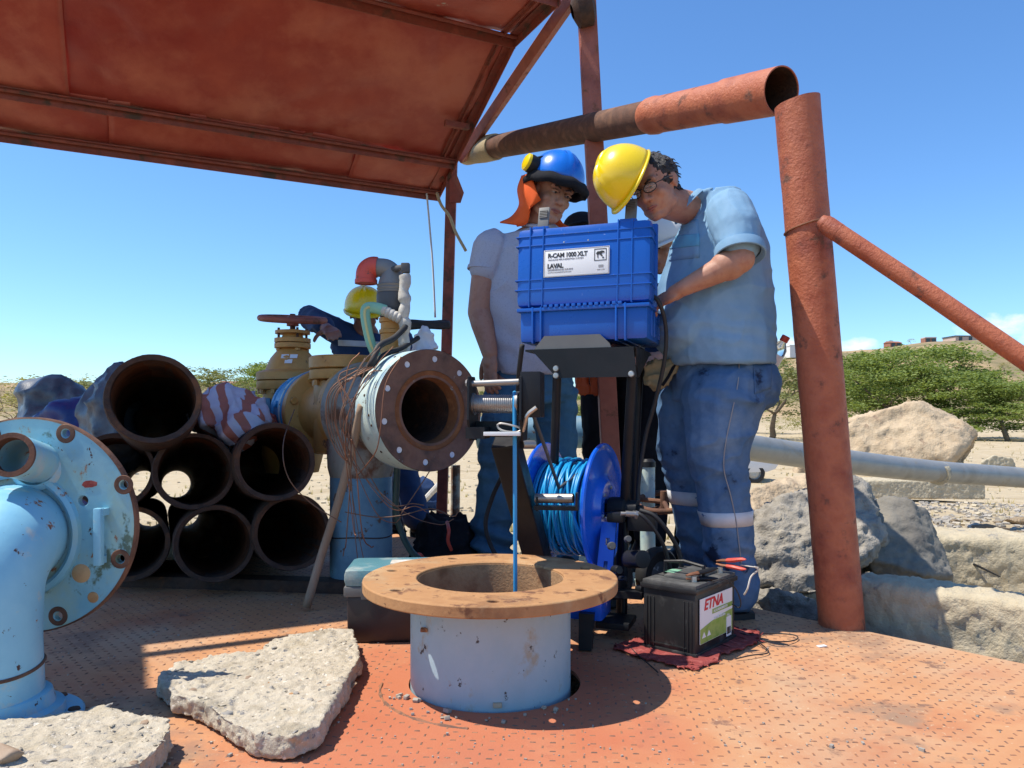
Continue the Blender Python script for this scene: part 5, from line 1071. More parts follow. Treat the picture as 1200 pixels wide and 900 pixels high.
MB().cyl(at(752, 400, 2.6), at(742, 600, 2.62), .011, 12).build('leg', M['black'], st)

# ---------------------------------------------------------------- cable reel
RA = V((.90, -.40, 0)).normalized(); RL = V((.110, 2.50, .368)); RR = V((.285, 2.42, .368)); RAx = (RR-RL); RAx.z = 0; RA = RAx.normalized(); WR = RAx.length
rl = thing('cable_reel', V((.19, 2.4, 0)), 'glossy blue cable reel full of turquoise cable beneath the case', 'reel')
def disc(o, s):
    prof = [(.028, .012), (.045, .020), (.085, .022), (.10, .010), (.112, .002), (.182, .0), (.190, .006), (.198, .010), (.203, .006), (.2035, 0), (.200, -.004), (.186, -.004), (.108, -.003), (.09, .004), (.028, .004)]
    return MB().lathe([(r, h*s) for r, h in prof], o, RA, 72, close=True).build('side_disc', M['reelblue'], rl)
disc(RL, -1); disc(RR, 1)
for k in range(6):
    a = 2*PI*k/6+.3; x3, y3, _ = frame(RA); c = RR+RA*.020+x3*(.065*math.cos(a))+y3*(.065*math.sin(a)); MB().lathe([(0, .006), (.006, .006), (.007, 0)], c, RA, 6).build('bolt', M['zinc'], rl, smooth=20)
MB().cyl(RL+RA*.004, RR-RA*.004, .105, 40).build('core', M['reelblue'], rl)
x3, y3, _ = frame(RA)
rr = random.Random(3); cabl = []
turns = 19
for layer in range(4):
    pts = []; n = turns*26; rr_l = .112+layer*.010; ph = rr.uniform(0, 6); w0 = .012
    for i in range(n+1):
        f = i/n; f = f if layer % 2 == 0 else 1-f; a = 2*PI*turns*(i/n)+ph
        off = w0+(WR-2*w0)*f+.006*math.sin(a*.31+layer*2)+(.012*math.sin(a*.11+layer) if layer == 3 else 0); off = min(max(off, .008), WR-.008)
        r_ = rr_l+.0028*math.sin(a*.173+layer)+.002*math.sin(a*.61)
        pts.append(RL+RA*off+x3*(r_*math.cos(a))+y3*(r_*math.sin(a)))
    cabl.append(MB().tube(pts, .0047, 6).build('cable_winding', M['cable'], rl, smooth=180))
# crossing upper turns, looser
for k in range(9):
    pts = []; s = rr.uniform(-.05, .05); w_ = rr.uniform(.03, WR-.03); r0_ = .150+rr.uniform(-.002, .004)
    for i in range(41):
        a = 2*PI*i/40*.98+rr.uniform(-.01, .01)+k; off = min(max(w_+s*math.sin(2*PI*i/40+k), .01), WR-.01); pts.append(RL+RA*off+x3*(r0_*math.cos(a))+y3*(r0_*math.sin(a)))
    MB().tube(pts, .0047, 6).build('cable_winding', M['cable'], rl, smooth=180)
# reel frame
MB().cyl(RL-RA*.05, RR+RA*.13, .014, 16).build('axle', M['black'], rl)
MB().lathe([(.0, .0), (.034, 0), (.036, .01), (.036, .05), (.028, .055), (.028, .09), (0, .09)], RR+RA*.024, RA, 28).build('slip_ring_housing', M['black'], rl)
ff = MB(); ll0, ll1 = at(714, 612, 2.36), at(706, 704, 2.30)
legx = V((1, -.3, 0)).normalized(); legz = (ll0-ll1).normalized(); 
slots = [[(-.006+cx_, y-.011), (.006+cx_, y-.011), (.006+cx_, y+.011), (-.006+cx_, y+.011)] for cx_, y in ((.003, .06), (.003, .105), (.003, .175))]
MB().plate([(-.024, 0), (.026, 0), (.024, .235), (-.020, .235)], slots, ll1, legx, legz, .018).build('side_leg', M['reelblue'], rl, smooth=0)
MB().box(at(691, 706, 2.24), (.10, .12, .075), CR, bev=.006).build('base_block', M['reelblue'], rl)
MB().plate([(-.024, -.0), (.012, -.0), (.02, .10), (-.022, .10)], [], V((at(690, 758, 2.18).x, 2.18, .0)), (1, -.2, 0), (0, .1, 1), .05).build('foot', M['black'], rl, smooth=0)
MB().plate([(-.05, 0), (.05, 0), (.045, .12), (.02, .30), (-.0, .30)], [], at(628, 668, 2.52), (1, -.3, 0), (0, 0, 1), .012).build('side_leg', M['reelblue'], rl, smooth=0)
MB().box(at(660, 690, 2.42), (.26, .05, .05), CR, bev=.004).build('base_bar', M['reelblue'], rl)
bk = at(753, 611, 2.36)
MB().box(bk, (.085, .05, .055), CR, bev=.005).build('motor_box', M['black'], rl)
MB().box(at(722, 606, 2.30), (.05, .04, .03), CR, bev=.006).build('connector_block', M['black'], rl)
cn_ = MB(); c0_ = at(733, 602, 2.26); cn_.cyl(c0_, c0_+V((.03, 0, -.002)), .009, 16); cn_.cyl(c0_+V((.028, 0, -.002)), c0_+V((.036, 0, -.004)), .013, 6); cn_.cyl(c0_+V((-.014, 0, 0)), c0_, .006, 12); cn_.build('connector', M['steel'], rl)
MB().lathe([(0, 0), (.03, 0), (.032, .004), (.032, .055), (.028, .06), (0, .06)], at(722, 700, 2.30), seg=24).build('gear_motor', M['black'], rl)
MB().lathe([(0, 0), (.024, 0), (.026, .004), (.026, .075), (0, .08)], at(736, 655, 2.28), V((.3, -.6, .1)), 24).build('brake_drum', M['black'], rl)
for k, (px, py, r_) in enumerate(((716, 640, .012), (727, 678, .008), (742, 650, .007), (720, 668, .014), (735, 632, .010), (748, 690, .012))): MB().lathe([(0, .03), (r_*.8, .03), (r_, .024), (r_, 0), (0, 0)], at(px, py, 2.22+.02*(k % 3)), V((.4*(k % 2), -1, .2)), 10).build('fitting', M['black'] if k % 2 else M['darkgrey'], rl)
MB().box(at(730, 695, 2.26), (.12, .05, .02), CR).build('base_plate', M['black'], rl); MB().box(at(722, 728, 2.3), (.10, .12, .02), CR, bev=.004).build('base_plate', M['black'], rl)
MB().cyl(at(733, 612, 2.40), at(731, 735, 2.36), .010, 10).build('strut', M['black'], rl)
MB().tube(spline([at(742, 600, 2.27), at(752, 604, 2.25), at(765, 618, 2.25), at(778, 640, 2.27), at(786, 668, 2.3)], 7), .006, 8).build('lead', M['blackrub'], rl, smooth=180)
MB().tube(spline([at(750, 598, 2.32), at(766, 604, 2.30), at(782, 622, 2.3), at(795, 645, 2.32), at(800, 672, 2.33)], 7), .007, 8).build('lead', M['blackrub'], rl, smooth=180)
for k, (px, py, d_) in enumerate(((770, 662, 2.72), (715, 700, 2.62))):
    w_ = MB().lathe([(.05, -.02), (.085, -.025), (.095, -.015), (.097, 0), (.095, .015), (.085, .025), (.05, .02)], V((at(px, 0, d_).x, d_, .097)), (.6, -.8, 0), 36, close=True).build('wheel', M['blackrub'], rl)
    MB().lathe([(0, -.03), (.02, -.028), (.052, -.016), (.052, .016), (.02, .028), (0, .03)], V((at(px, 0, d_).x, d_, .097)), (.6, -.8, 0), 24).build('rim', M['darkgrey'], w_)
# arm and guide head
sqtube(MB(), at(592, 516, 2.10), at(634, 668, 2.36), .070, .064, up=V((.3, 1, 0))).build('arm', M['black'], rl, smooth=0, bevel=.004)
# the head is turned a little, like the case
hd = thing('cable_guide', at(583, 500, 2.05), 'black cable guide head with steel rollers over the well pipe', 'cable guide')
HXv = V((.985, -.17, 0)).normalized(); hR = Matrix((HXv, V((.17, .985, 0)).normalized(), EZ)).transposed()
ro = at(582, 474, 2.02)
def hl(px, py, dy=0): q = at(px, py, 2.02); return V((q.x, 2.02+dy-(q.x-ro.x)*.17, q.z))
def sideplate(px, dx, nm='side_plate'):
    pr = [(-.045, .072), (.020, .074), (.040, .04), (.065, -.045), (.045, -.095), (-.025, -.095), (-.055, -.04)]
    MB().plate([(a, b) for a, b in pr], [], hl(px, 474), (.17, 1, 0), (0, 0, 1), .006).build(nm, M['black'], hd, smooth=0, bevel=.001)
sideplate(552, 0); sideplate(612, 0)
MB().cyl(hl(555, 473), hl(608, 474), .0235, 36).build('roller', M['steel'], hd)
rm = MB()
for k in range(22): c_ = hl(558+k*2.3, 473.5); rm.lathe([(.0236, -.0012), (.0246, 0), (.0236, .0012)], c_, HXv, 32)
rm.build('roller_groove', M['steel'], hd)
for px in (555, 606): MB().lathe([(.024, -.004), (.029, -.003), (.029, .003), (.024, .004)], hl(px, 473.5), HXv, 32).build('roller_flange', M['steel'], hd)
MB().cyl(hl(549, 450, -.015), hl(608, 448, -.015), .0085, 18).build('roller', M['steel'], hd)
for px in (548, 610): MB().lathe([(0, .006), (.008, .005), (.011, 0), (0, 0)], hl(px, 449, -.015), HXv*(-1 if px < 580 else 1), 8).build('bolt', M['zinc'], hd)
MB().box(hl(624, 463, -.0), (.052, .085, .118), hR, bev=.003).build('counter_box', M['black'], hd)
MB().box(hl(592, 508, .0), (.095, .105, .010), hR, bev=.001).build('cross_plate', M['whitesteel'], hd)
MB().box(hl(580, 503, .03), (.125, .006, .042), hR).build('back_plate', M['black'], hd); MB().box(hl(560, 507, -.01), (.050, .07, .03), hR).build('back_plate', M['black'], hd)
MB().tube(spline([hl(583, 498, -.03), hl(588, 496, -.032), hl(603, 499, -.034), hl(610, 502, -.03), hl(606, 506, -.035), hl(592, 505, -.04), hl(585, 502, -.035), hl(583, 498, -.03)], 5), .0028, 6).build('spring_clip', M['steel'], hd)
MB().tube(spline([hl(612, 505, -.03), hl(615, 494, -.04), hl(618, 486, -.045), hl(628, 478, -.045)], 5), .006, 8).build('latch_pin', M['zinc'], hd)
MB().cyl(at(612, 521, 2.12), at(626, 521, 2.14), .012, 12).build('pivot_pin', M['steel'], hd)
lrr = MB().cyl(at(628, 584, 2.19), at(672, 584, 2.15), .0135, 20).build('roller', M['steel'], hd)
b_ = MB(); b_.box(at(652, 595, 2.17), (.125, .03, .012), hR); b_.box(at(676, 587, 2.15), (.006, .035, .045), hR); b_.box(at(630, 590, 2.19), (.006, .035, .04), hR); b_.build('roller_bracket', M['black'], hd)
# cable from reel over the head into the well
cb = thing('drop_cable', hl(603, 478, -.03), 'pale blue cable hanging from the guide rollers into the well pipe', 'cable')
dx = hl(603, 474); top = V((dx.x, 2.02-.031, dx.z))
arc = [V((dx.x, 2.02-.031*math.cos(a), dx.z+.031*math.sin(a))) for a in [rad(x) for x in (0, 30, 60, 90, 115)]]
MB().tube([V((dx.x+.004, 1.988, -.85)), V((dx.x+.002, 1.989, .2)), top]+arc, .0054, 12).build('cable', M['cable2'], cb, smooth=180)
MB().tube([arc[-1], at(614, 460, 2.10), at(622, 478, 2.14), at(640, 528, 2.22), at(655, 572, 2.32), RL+RA*.1+V((0, -.1, .11))], .0055, 10).build('feed_cable', M['darkgrey'], cb, smooth=180)
hose('black_lead', [at(757, 345, 2.36), at(771, 352, 2.34), at(780, 382, 2.36), at(779, 420, 2.38), at(768, 470, 2.42), at(757, 510, 2.45), at(749, 560, 2.45), at(746, 606, 2.42)], .0065, 'blackrub', 'black lead looping down from the right side of the blue case', 'cable')
hose('black_lead', [at(612, 404, 2.5), at(608, 440, 2.55), at(606, 490, 2.7), at(596, 540, 2.8), at(578, 580, 2.9), at(569, 615, 2.92), at(578, 645, 2.92), at(592, 664, 2.9)], .0085, 'blackrub', 'black lead hanging in front of the faded jeans', 'cable')
# rusty small hand wheel on a pitted stub behind the reel
hwv = thing('small_valve', V((at(759, 0, 2.95).x, 2.95, 0)), 'low pitted pale stand pipe with small rusty handwheel behind the reel', 'valve')
sb = V((at(759, 0, 2.95).x, 2.95, 0))
MB().lathe([(0, 0), (.045, 0), (.05, .03), (.03, .05), (.028, .30), (.028, EYE+(490-545)/900*2.95), (0, EYE+(490-545)/900*2.95)], sb, seg=24).build('stand_pipe', M['mint'], hwv)
MB().lathe([(0, .03), (.02, .03), (.03, .02), (.032, 0), (0, 0)], V((sb.x, sb.y, EYE+(490-547)/900*2.95)), seg=12).build('cap', M['black'], hwv)
hc_ = at(778, 588, 2.86); R2 = Matrix.Rotation(rad(14), 3, 'X') @ Matrix.Rotation(rad(-6), 3, 'Y')
w_ = MB().tube([hc_+R2 @ V((.098*math.cos(a), .098*math.sin(a), 0)) for a in [2*PI*k/36 for k in range(36)]], .011, 10, closed=True).build('handwheel', M['rustpipe'], hwv)
for k in range(3): a = 2*PI*k/3+.5; MB().tube([hc_, hc_+R2 @ V((.098*math.cos(a), .098*math.sin(a), 0))], .009, 8).build('spoke', M['rustpipe'], w_)
MB().cyl(hc_+V((0, 0, -.03)), hc_+V((0, 0, .04)), .014, 10).build('hub', M['rustpipe'], w_); MB().cyl(hc_+V((0, 0, -.02)), V((sb.x, sb.y, hc_.z-.05)), .012, 10).build('stem', M['rustpipe'], hwv)

# ---------------------------------------------------------------- black bag, battery, clamps
crumple('black_bag', [at(497, 618, 3.2), at(508, 612, 3.2), at(528, 626, 3.15), at(555, 616, 3.2), at(566, 640, 3.2), at(560, 662, 3.1), at(495, 662, 3.1), at(500, 668, 3.3), at(560, 665, 3.35), at(510, 620, 3.4), at(550, 620, 3.4)], M['blackcloth'], 'black cloth bag slumped on the deck behind the well flange', 'bag', .012, .035, 7, 3)
hose('red_strap', [at(524, 612, 3.08), at(526, 622, 3.02), at(525, 634, 3.02), at(529, 645, 3.04)], .007, 'redcap', 'thin red strap on the black bag', 'strap')
hose('red_strap', [at(484, 652, 3.0), at(492, 650, 2.98), at(497, 658, 3.0), at(500, 664, 3.0)], .008, 'redcap', 'short red strap end beside the black bag', 'strap')
FBc = deck(815, 774); BL, BRt = deck(748, 763), deck(861, 750)
bx = (BRt-FBc).normalized(); by = V((-bx.y, bx.x, 0)); Wb = (BRt-FBc).length; Db = (BL-FBc).dot(by); bR = Matrix((bx, by, EZ)).transposed(); BH_ = .172
def bl(x, y, z): return FBc+bx*x+by*y+V((0, 0, z+.006))
bat = thing('car_battery', bl(Wb/2, Db/2, 0), 'dusty black car battery standing on a red rag', 'battery')
MB().box(bl(Wb/2, Db/2, BH_/2), (Wb, Db, BH_), bR, bev=.006).build('case', M['battery'], bat)
rb = MB()
for y in (.012, .022, .034, Db-.034, Db-.022, Db-.012): rb.box(bl(-.0008, y, BH_/2-.01), (.0035, .004, BH_-.03), bR, bev=.001)
rb.box(bl(-.001, Db/2, BH_*.12), (.004, Db-.05, .003), bR)
rb.build('case_rib', M['battery'], bat)
MB().box(bl(Wb/2, Db/2, .004), (Wb+.010, Db+.008, .012), bR, bev=.003).build('foot_rail', M['battery'], bat)
MB().box(bl(Wb/2, Db/2, BH_+.004), (Wb+.014, Db+.014, .014), bR, bev=.003).build('lid_skirt', M['battery'], bat)
MB().box(bl(Wb/2, Db/2, BH_+.014), (Wb+.004, Db+.004, .014), bR, bev=.004).build('lid', M['batlid'], bat)
MB().box(bl(Wb*.56, Db*.5, BH_+.024), (Wb*.7, Db*.55, .010), bR, bev=.003).build('cell_cover', M['batlid'], bat)
MB().box(bl(Wb*.28, Db*.5, BH_+.0215), (.003, Db, .002), bR).build('lid_groove', M['black'], bat)
MB().box(bl(Wb*.44, Db*.78, BH_+.030), (.05, .03, .001), bR).build('sticker', M['hosegreen'], bat)
for x, y in ((.05, .03), (Wb-.035, .03)): MB().lathe([(.009, 0), (.008, .016), (0, .016)], bl(x, y, BH_+.02), seg=14).build('terminal', M['zinc'], bat)
hz = BH_+.028; MB().tube([bl(Wb*.36, .02, hz-.004), bl(Wb*.36, .02, hz+.03), bl(Wb*.36+.0, Db*.5, hz+.038), bl(Wb*.36, Db-.02, hz+.03), bl(Wb*.36, Db-.02, hz-.004)], .0055, 8).build('carry_handle', M['black'], bat)
MB().box(bl(Wb*.36, .02, hz+.012), (.012, .006, .04), bR, bev=.001).build('handle_post', M['black'], bat)
# battery label on the right hand face
LBx, LBz = bx, V((0, 0, 1)); L0 = bl(.018, -.0045, .032)
def lb(x, z, y=0): return L0+LBx*x+LBz*z-by*(.0004+y)
LWb, LHb = Wb-.045, .122
MB().plate([(0, 0), (LWb, 0), (LWb, LHb), (0, LHb)], [], L0+by*.0015, LBx, LBz, .0016).build('label', M['label'], bat, smooth=0)
MB().plate([(0.001, .001), (LWb-.001, .001), (LWb-.001, .062), (LWb*.6, .058), (LWb*.3, .050), (0.001, .040)], [], lb(0, 0, -.0003), LBx, LBz, .0006).build('label_print', M['green'], bat, smooth=0)
MB().plate([(LWb*.36, .070), (LWb-.002, .070), (LWb-.002, .083), (LWb*.36, .083)], [], lb(0, 0, -.0003), LBx, LBz, .0006).build('label_print', M['hosegreen'] if 0 else M['green'], bat, smooth=0)
text('lettering', 'ETNA', .040, M['inkred'], bat, lb(.022, .089, .0004), LBx, LBz, bold=.0011, shear=.25, sx=1.15)
text('lettering', 'ALTO RENDIMIENTO', .0092, M['label'], bat, lb(LWb*.40, .0735, .0006), LBx, LBz, bold=.0002)
text('lettering', 'BATERÍA SELLADA', .0085, M['label'], bat, lb(LWb*.42, .0525, .0006), LBx, LBz, bold=.0002)
for k, cx_ in enumerate((.022, .052)):
    MB().plate([(-.012, 0), (.012, 0), (.0, .016)], [], lb(cx_, .015, -.0001), LBx, LBz, .0006).build('label_mark', M['label'], bat, smooth=0)
text('lettering', '9 kg', .010, M['label'], bat, lb(LWb*.82, .045, .0006), LBx, LBz)
MB().plate([(0, 0), (.032, 0), (.032, .056), (0, .056)], [], lb(LWb-.042, -.012, .0004), LBx, LBz, .0008).build('tag', M['label'], bat, smooth=0)
bc = MB(); q = .003; rr = random.Random(8)
while q < .027: w_ = rr.choice((.0008, .0014)); bc.plate([(q, .006), (q+w_, .006), (q+w_, .026), (q, .026)], [], lb(LWb-.042, -.012, .0013), LBx, LBz, .0003); q += w_+rr.choice((.0008, .0014))
bc.build('barcode', M['ink'], bat, smooth=0)
# red rag, ragged outline
rg = []; rr = random.Random(6); RP = [(718, 762), (728, 756), (745, 752), (790, 745), (850, 738), (880, 742), (890, 744), (889, 754), (872, 762), (846, 770), (840, 778), (818, 786), (795, 784), (770, 778), (745, 772)]
for i in range(len(RP)):
    a, b = V(RP[i]), V(RP[(i+1) % len(RP)])
    for k in range(7):
        p = a.lerp(b, k/7)+V((rr.uniform(-1.6, 1.6), rr.uniform(-1.4, 1.4))); rg.append(tuple(deck(p.x, p.y).xy))
area = sum(rg[i][0]*rg[(i+1) % len(rg)][1]-rg[(i+1) % len(rg)][0]*rg[i][1] for i in range(len(rg)))
rm = MB().plate(rg if area > 0 else rg[::-1], [], (0, 0, .003), (1, 0, 0), (0, 1, 0), .004)
me = rm.mesh('rag'); bm = bmesh.new(); bm.from_mesh(me); bmesh.ops.triangulate(bm, faces=bm.faces); bmesh.ops.subdivide_edges(bm, edges=[e for e in bm.edges if e.calc_length() > .02], cuts=4, use_grid_fill=False); bm.to_mesh(me); bm.free()
def ragf(co, no):
    inside = 1/(1+np.exp((np.abs((co-np.array(bl(Wb/2, Db/2, 0)))@np.array(bx))-Wb/2)*-120)); inside2 = 1/(1+np.exp((np.abs((co-np.array(bl(Wb/2, Db/2, 0)))@np.array(by))-Db/2)*-120)); e = np.maximum(inside, inside2)
    o = np.zeros_like(co); o[:, 2] = (np.abs(fbm(co*45, 3, 2))*.016)*e; return o
displace(me, ragf); tag(link('red_rag', me, M['redcloth'], smooth=180), 'frayed dusty red rag spread under the battery', 'rag')
fz = MB()
for k in range(60):
    p = V(rg[rr.randrange(len(rg))]); 
    if p.x < .45 and rr.random() < .6: continue
    a = rr.uniform(0, 6.3); q = [V((p.x+math.cos(a)*t+rr.gauss(0, .002), p.y+math.sin(a)*t+rr.gauss(0, .002), .004+rr.uniform(0, .006))) for t in (0, .008, .016)]; fz.tube(q, .0016, 4)
tag(fz.build('rag_fringe', M['redcloth']), 'loose threads along the frayed edge of the red rag', 'threads', kind='stuff')
def clampobj(name, p, d, m, label, L_=.085):
    p, d = V(p), V(d).normalized(); t = thing(name, p, label, 'battery clamp'); s = V((-d.y, d.x, 0)).normalized()
    for sg in (-1, 1):
        MB().tube([p+s*.001*sg+V((0, 0, .004*sg)), p+d*.02+V((0, 0, .007*sg)), p+d*.04+V((0, 0, .008*sg))], [.0045, .0075, .0085], 8, flat=.6).build('jaw', M['copper'], t)
        MB().tube([p+d*.036+V((0, 0, .008*sg)), p+d*.06+V((0, 0, .010*sg)), p+d*L_+V((0, 0, .014*sg)), p+d*(L_+.012)+V((0, 0, .014*sg))], [.0095, .0105, .008, .003], 10, flat=.65).build('grip', M[m], t)
    return t
clampobj('battery_clamp', at(840, 659, 2.26), at(868, 661, 2.20)-at(840, 659, 2.26), 'redcap', 'red handled clamp lying over the right edge of the battery')
clampobj('battery_clamp', bl(.035, .045, BH_+.034), (bx*.8-by*.55+V((0, 0, .05))), 'black', 'black handled clamp lying on top of the battery')
hose('thin_wire', [at(884, 664, 2.18), at(888, 668, 2.18), at(880, 676, 2.18), at(876, 690, 2.18), at(872, 697, 2.2)], .0025, 'tape', 'thin cream wire curling down from the red clamp', 'wire', seg=6)
hose('thin_wire', [at(868, 662, 2.2), at(880, 664, 2.18), at(889, 665, 2.17)], .0018, 'tape', 'thin wire leaving the tip of the red clamp', 'wire', seg=6)
for P_, lb_ in (([(856, 738), (876, 744), (900, 742), (930, 744), (934, 749), (918, 752), (890, 750)], 'black wire curled on the deck right of the rag'), ([(858, 733), (870, 741), (882, 748), (896, 758), (900, 765), (880, 768), (862, 772)], 'second black wire on the deck in front of the red rag'), ([(735, 755), (748, 768), (760, 778), (771, 788)], 'black wire crossing the red rag left of the battery')):
    hose('thin_wire', [deck(x, y, .006+.004*(i % 2)) for i, (x, y) in enumerate(P_)], .0018, 'blackrub', lb_, 'wire', seg=6)
hose('thin_wire', [at(835, 681, 2.12), at(850, 679, 2.12), at(862, 690, 2.14), at(868, 705, 2.16), at(866, 712, 2.18), at(858, 708, 2.2)], .0018, 'blackrub', 'black wire looping off the top of the battery', 'wire', seg=6)
# rope and string from the roof corner
hose('frayed_rope', [at(512, 226, 4.55), at(517, 240, 4.5), at(527, 254, 4.48), at(534, 272, 4.46), at(546, 294, 4.44)], .009, 'rope', 'frayed tan rope hanging beside the thin shelter post', 'rope')
hose('string', [at(500, 226, 4.65), at(503, 260, 4.64), at(507, 310, 4.63), at(510, 372, 4.62)], .006, 'nylon', 'thin pale string hanging from the roof corner', 'string', seg=6)
# far item under the spool: pale board propped on dark bundle
bd = at(510, 560, 9); q0 = at(500, 582, 9); q0.z = gz(q0.x, q0.y)
tag(MB().tube([q0+V((-.12, 0, .02)), q0+V((.25, 0, .42))], .035, 8).build('propped_pole', M['tape']), 'pale pole propped up on the sand far under the open flange', 'pole')
crumple('dark_bundle', [q0+V((-.35, .1, 0)), q0+V((-.3, .1, .28)), q0+V((.0, .1, .33)), q0+V((.1, .1, 0)), q0+V((-.2, .4, .2)), q0+V((-.3, .4, 0)), q0+V((.1, .4, 0))], M['navy'], 'dark bundle on the sand far under the open flange', 'bundle', .03, .05, 4, 5)

# ---------------------------------------------------------------- people
def basis(U, F):
    U = V(U).normalized(); F = V(F); F = (F-U*F.dot(U)).normalized(); X = F.cross(U).normalized()   # X: the right hand side of the person
    return Matrix((X, F, U)).transposed()
def head_prims(C, B, s=1.0, jaw=1.0, neck=None, neck_r=.056):
    h = lambda x, y, z: V(C)+B @ V((x*s, y*s, z*s)); R = B; k = s
    P = [('ell', h(0, -.012, .035), (.076*k, .094*k, .088*k), R), ('ell', h(0, .026, -.028), (.062*k*jaw, .066*k, .082*k), R), ('ell', h(0, .012, -.058), (.058*k*jaw, .055*k, .040*k), R),
         ('ell', h(0, .068, -.094), (.026*k, .020*k, .018*k), R), ('cap', h(-.042, .076, .030), h(.042, .076, .030), .013*k, .013*k),
         ('cap', h(0, .086, .018), h(0, .111, -.026), .009*k, .0125*k), ('ell', h(-.013, .096, -.030), (.0085*k, .011*k, .008*k), R), ('ell', h(.013, .096, -.030), (.0085*k, .011*k, .008*k), R),
         ('ell', h(-.040*jaw, .060, -.022), (.022*k, .022*k, .022*k), R), ('ell', h(.040*jaw, .060, -.022), (.022*k, .022*k, .022*k), R),
         ('ell', h(0, .074, -.060), (.028*k, .022*k, .022*k), R),
         ('cap', h(-.050*jaw, .018, -.066), h(-.016, .058, -.094), .020*k, .018*k), ('cap', h(.050*jaw, .018, -.066), h(.016, .058, -.094), .020*k, .018*k)]
    for sx in (-1, 1): P += [('ell', h(sx*.077, -.004, .002), (.008*k, .019*k, .030*k), R), ('ell', h(sx*.081, -.012, .010), (.007*k, .014*k, .020*k), R)]
    if neck is not None: P.append(('cap', h(0, -.020, -.055), V(neck), neck_r*k, neck_r*1.1*k))
    return P
def face(t, body, C, B, s=1.0, lids=True):
    h = lambda x, y, z: V(C)+B @ V((x*s, y*s, z*s))
    for sx in (-1, 1):
        e = link('eye', blob([('ell', h(sx*.030, .0805, .008), (.0135*s, .0125*s, .0062*s), B)], .0028, 1), M['eyewhite'], t, 180)
        link('iris', MB().lathe([(0, .0020), (.0042, .0014), (.0052, 0)], h(sx*.030, .0922, .006), B @ V((0, 1, -.1)), 14).mesh('i'), M['iris'], e, 180)
        MB().tube([h(sx*.015, .090, .010), h(sx*.030, .0965, .0135), h(sx*.046, .085, .009)], .0040*s, 8, flat=.8).build('eyelid', body, t, smooth=180)
        MB().tube([h(sx*.012, .0925, .026), h(sx*.030, .0925, .033), h(sx*.052, .0745, .026)], [.0030*s, .0052*s, .0028*s], 8, flat=.7).build('eyebrow', M['hair'], t, smooth=180)
    lp = MB(); lp.tube([h(-.024, .0885, -.0605), h(-.009, .0965, -.0575), h(0, .0965, -.0590), h(.009, .0965, -.0575), h(.024, .0885, -.0605)], [.0015, .0042, .0045, .0042, .0015], 8); lp.tube([h(-.022, .088, -.0625), h(0, .0960, -.0680), h(.022, .088, -.0625)], [.0015, .0058, .0015], 8)
    lp.build('lips', M['lip'], t, smooth=180)
def hand_prims(W, D, Nn, side=1, curl=.5, s=1.0, spread=.10):
    """W wrist, D direction of the fingers, Nn back of the hand normal; side: which way the thumb leaves"""
    D = V(D).normalized(); Nn = V(Nn); Nn = (Nn-D*Nn.dot(D)).normalized(); X = D.cross(Nn).normalized()*side; W = V(W); P = []
    R = Matrix((X, D, Nn)).transposed(); P.append(('ell', W+D*.048*s, (.041*s, .056*s, .017*s), R)); P.append(('cap', W-D*.01, W+D*.035*s, .026*s, .028*s))
    for k, (off, ln) in enumerate(((.030, .072), (.010, .080), (-.011, .074), (-.030, .058))):
        p = W+D*.086*s+X*off*s; d = (D+X*off*spread*8).normalized(); c = curl*(1+.12*k); r = .0092*s
        for j, f in enumerate((.44, .31, .25)):
            q = p+d*ln*f*s; P.append(('cap', p, q, r, r*.92)); r *= .92; p = q; a = c*(.9 if j == 0 else .75); d = (d*math.cos(a)-Nn*math.sin(a)).normalized()
    p = W+D*.022*s+X*.030*s; d = (D*.62+X*.75-Nn*.25).normalized(); r = .0125*s
    for f in (.040, .030, .024): q = p+d*f*s; P.append(('cap', p, q, r, r*.9)); p = q; r *= .9; d = (d+D*.35-Nn*.25*curl).normalized()
    return P
def cloth(name, prims, m, t, voxel=.007, amp=.010, freq=9, seed=1, smooth=5, ripple=None, sq=(1, 1, 1)):
    me = blob(prims, voxel, smooth); q = np.array(sq)
    def f(co, no):
        w_ = np.stack([fbm(co*3.1, 2, seed+31), fbm(co*3.1, 2, seed+37), fbm(co*3.1, 2, seed+41)], 1)*.09
        c1 = (co+w_)*q*freq; a = (1-np.abs(vnoise(c1, seed)))**3-.35; b_ = (1-np.abs(vnoise(c1*1.9+7, seed+2)))**4-.3; r = a*amp*.95+b_*amp*.5+fbm(co*freq*4, 2, seed+3)*amp*.10
        if ripple: r = r+ripple(co, no)
        return r
    displace(me, f); return link(name, me, m, t, smooth=180)
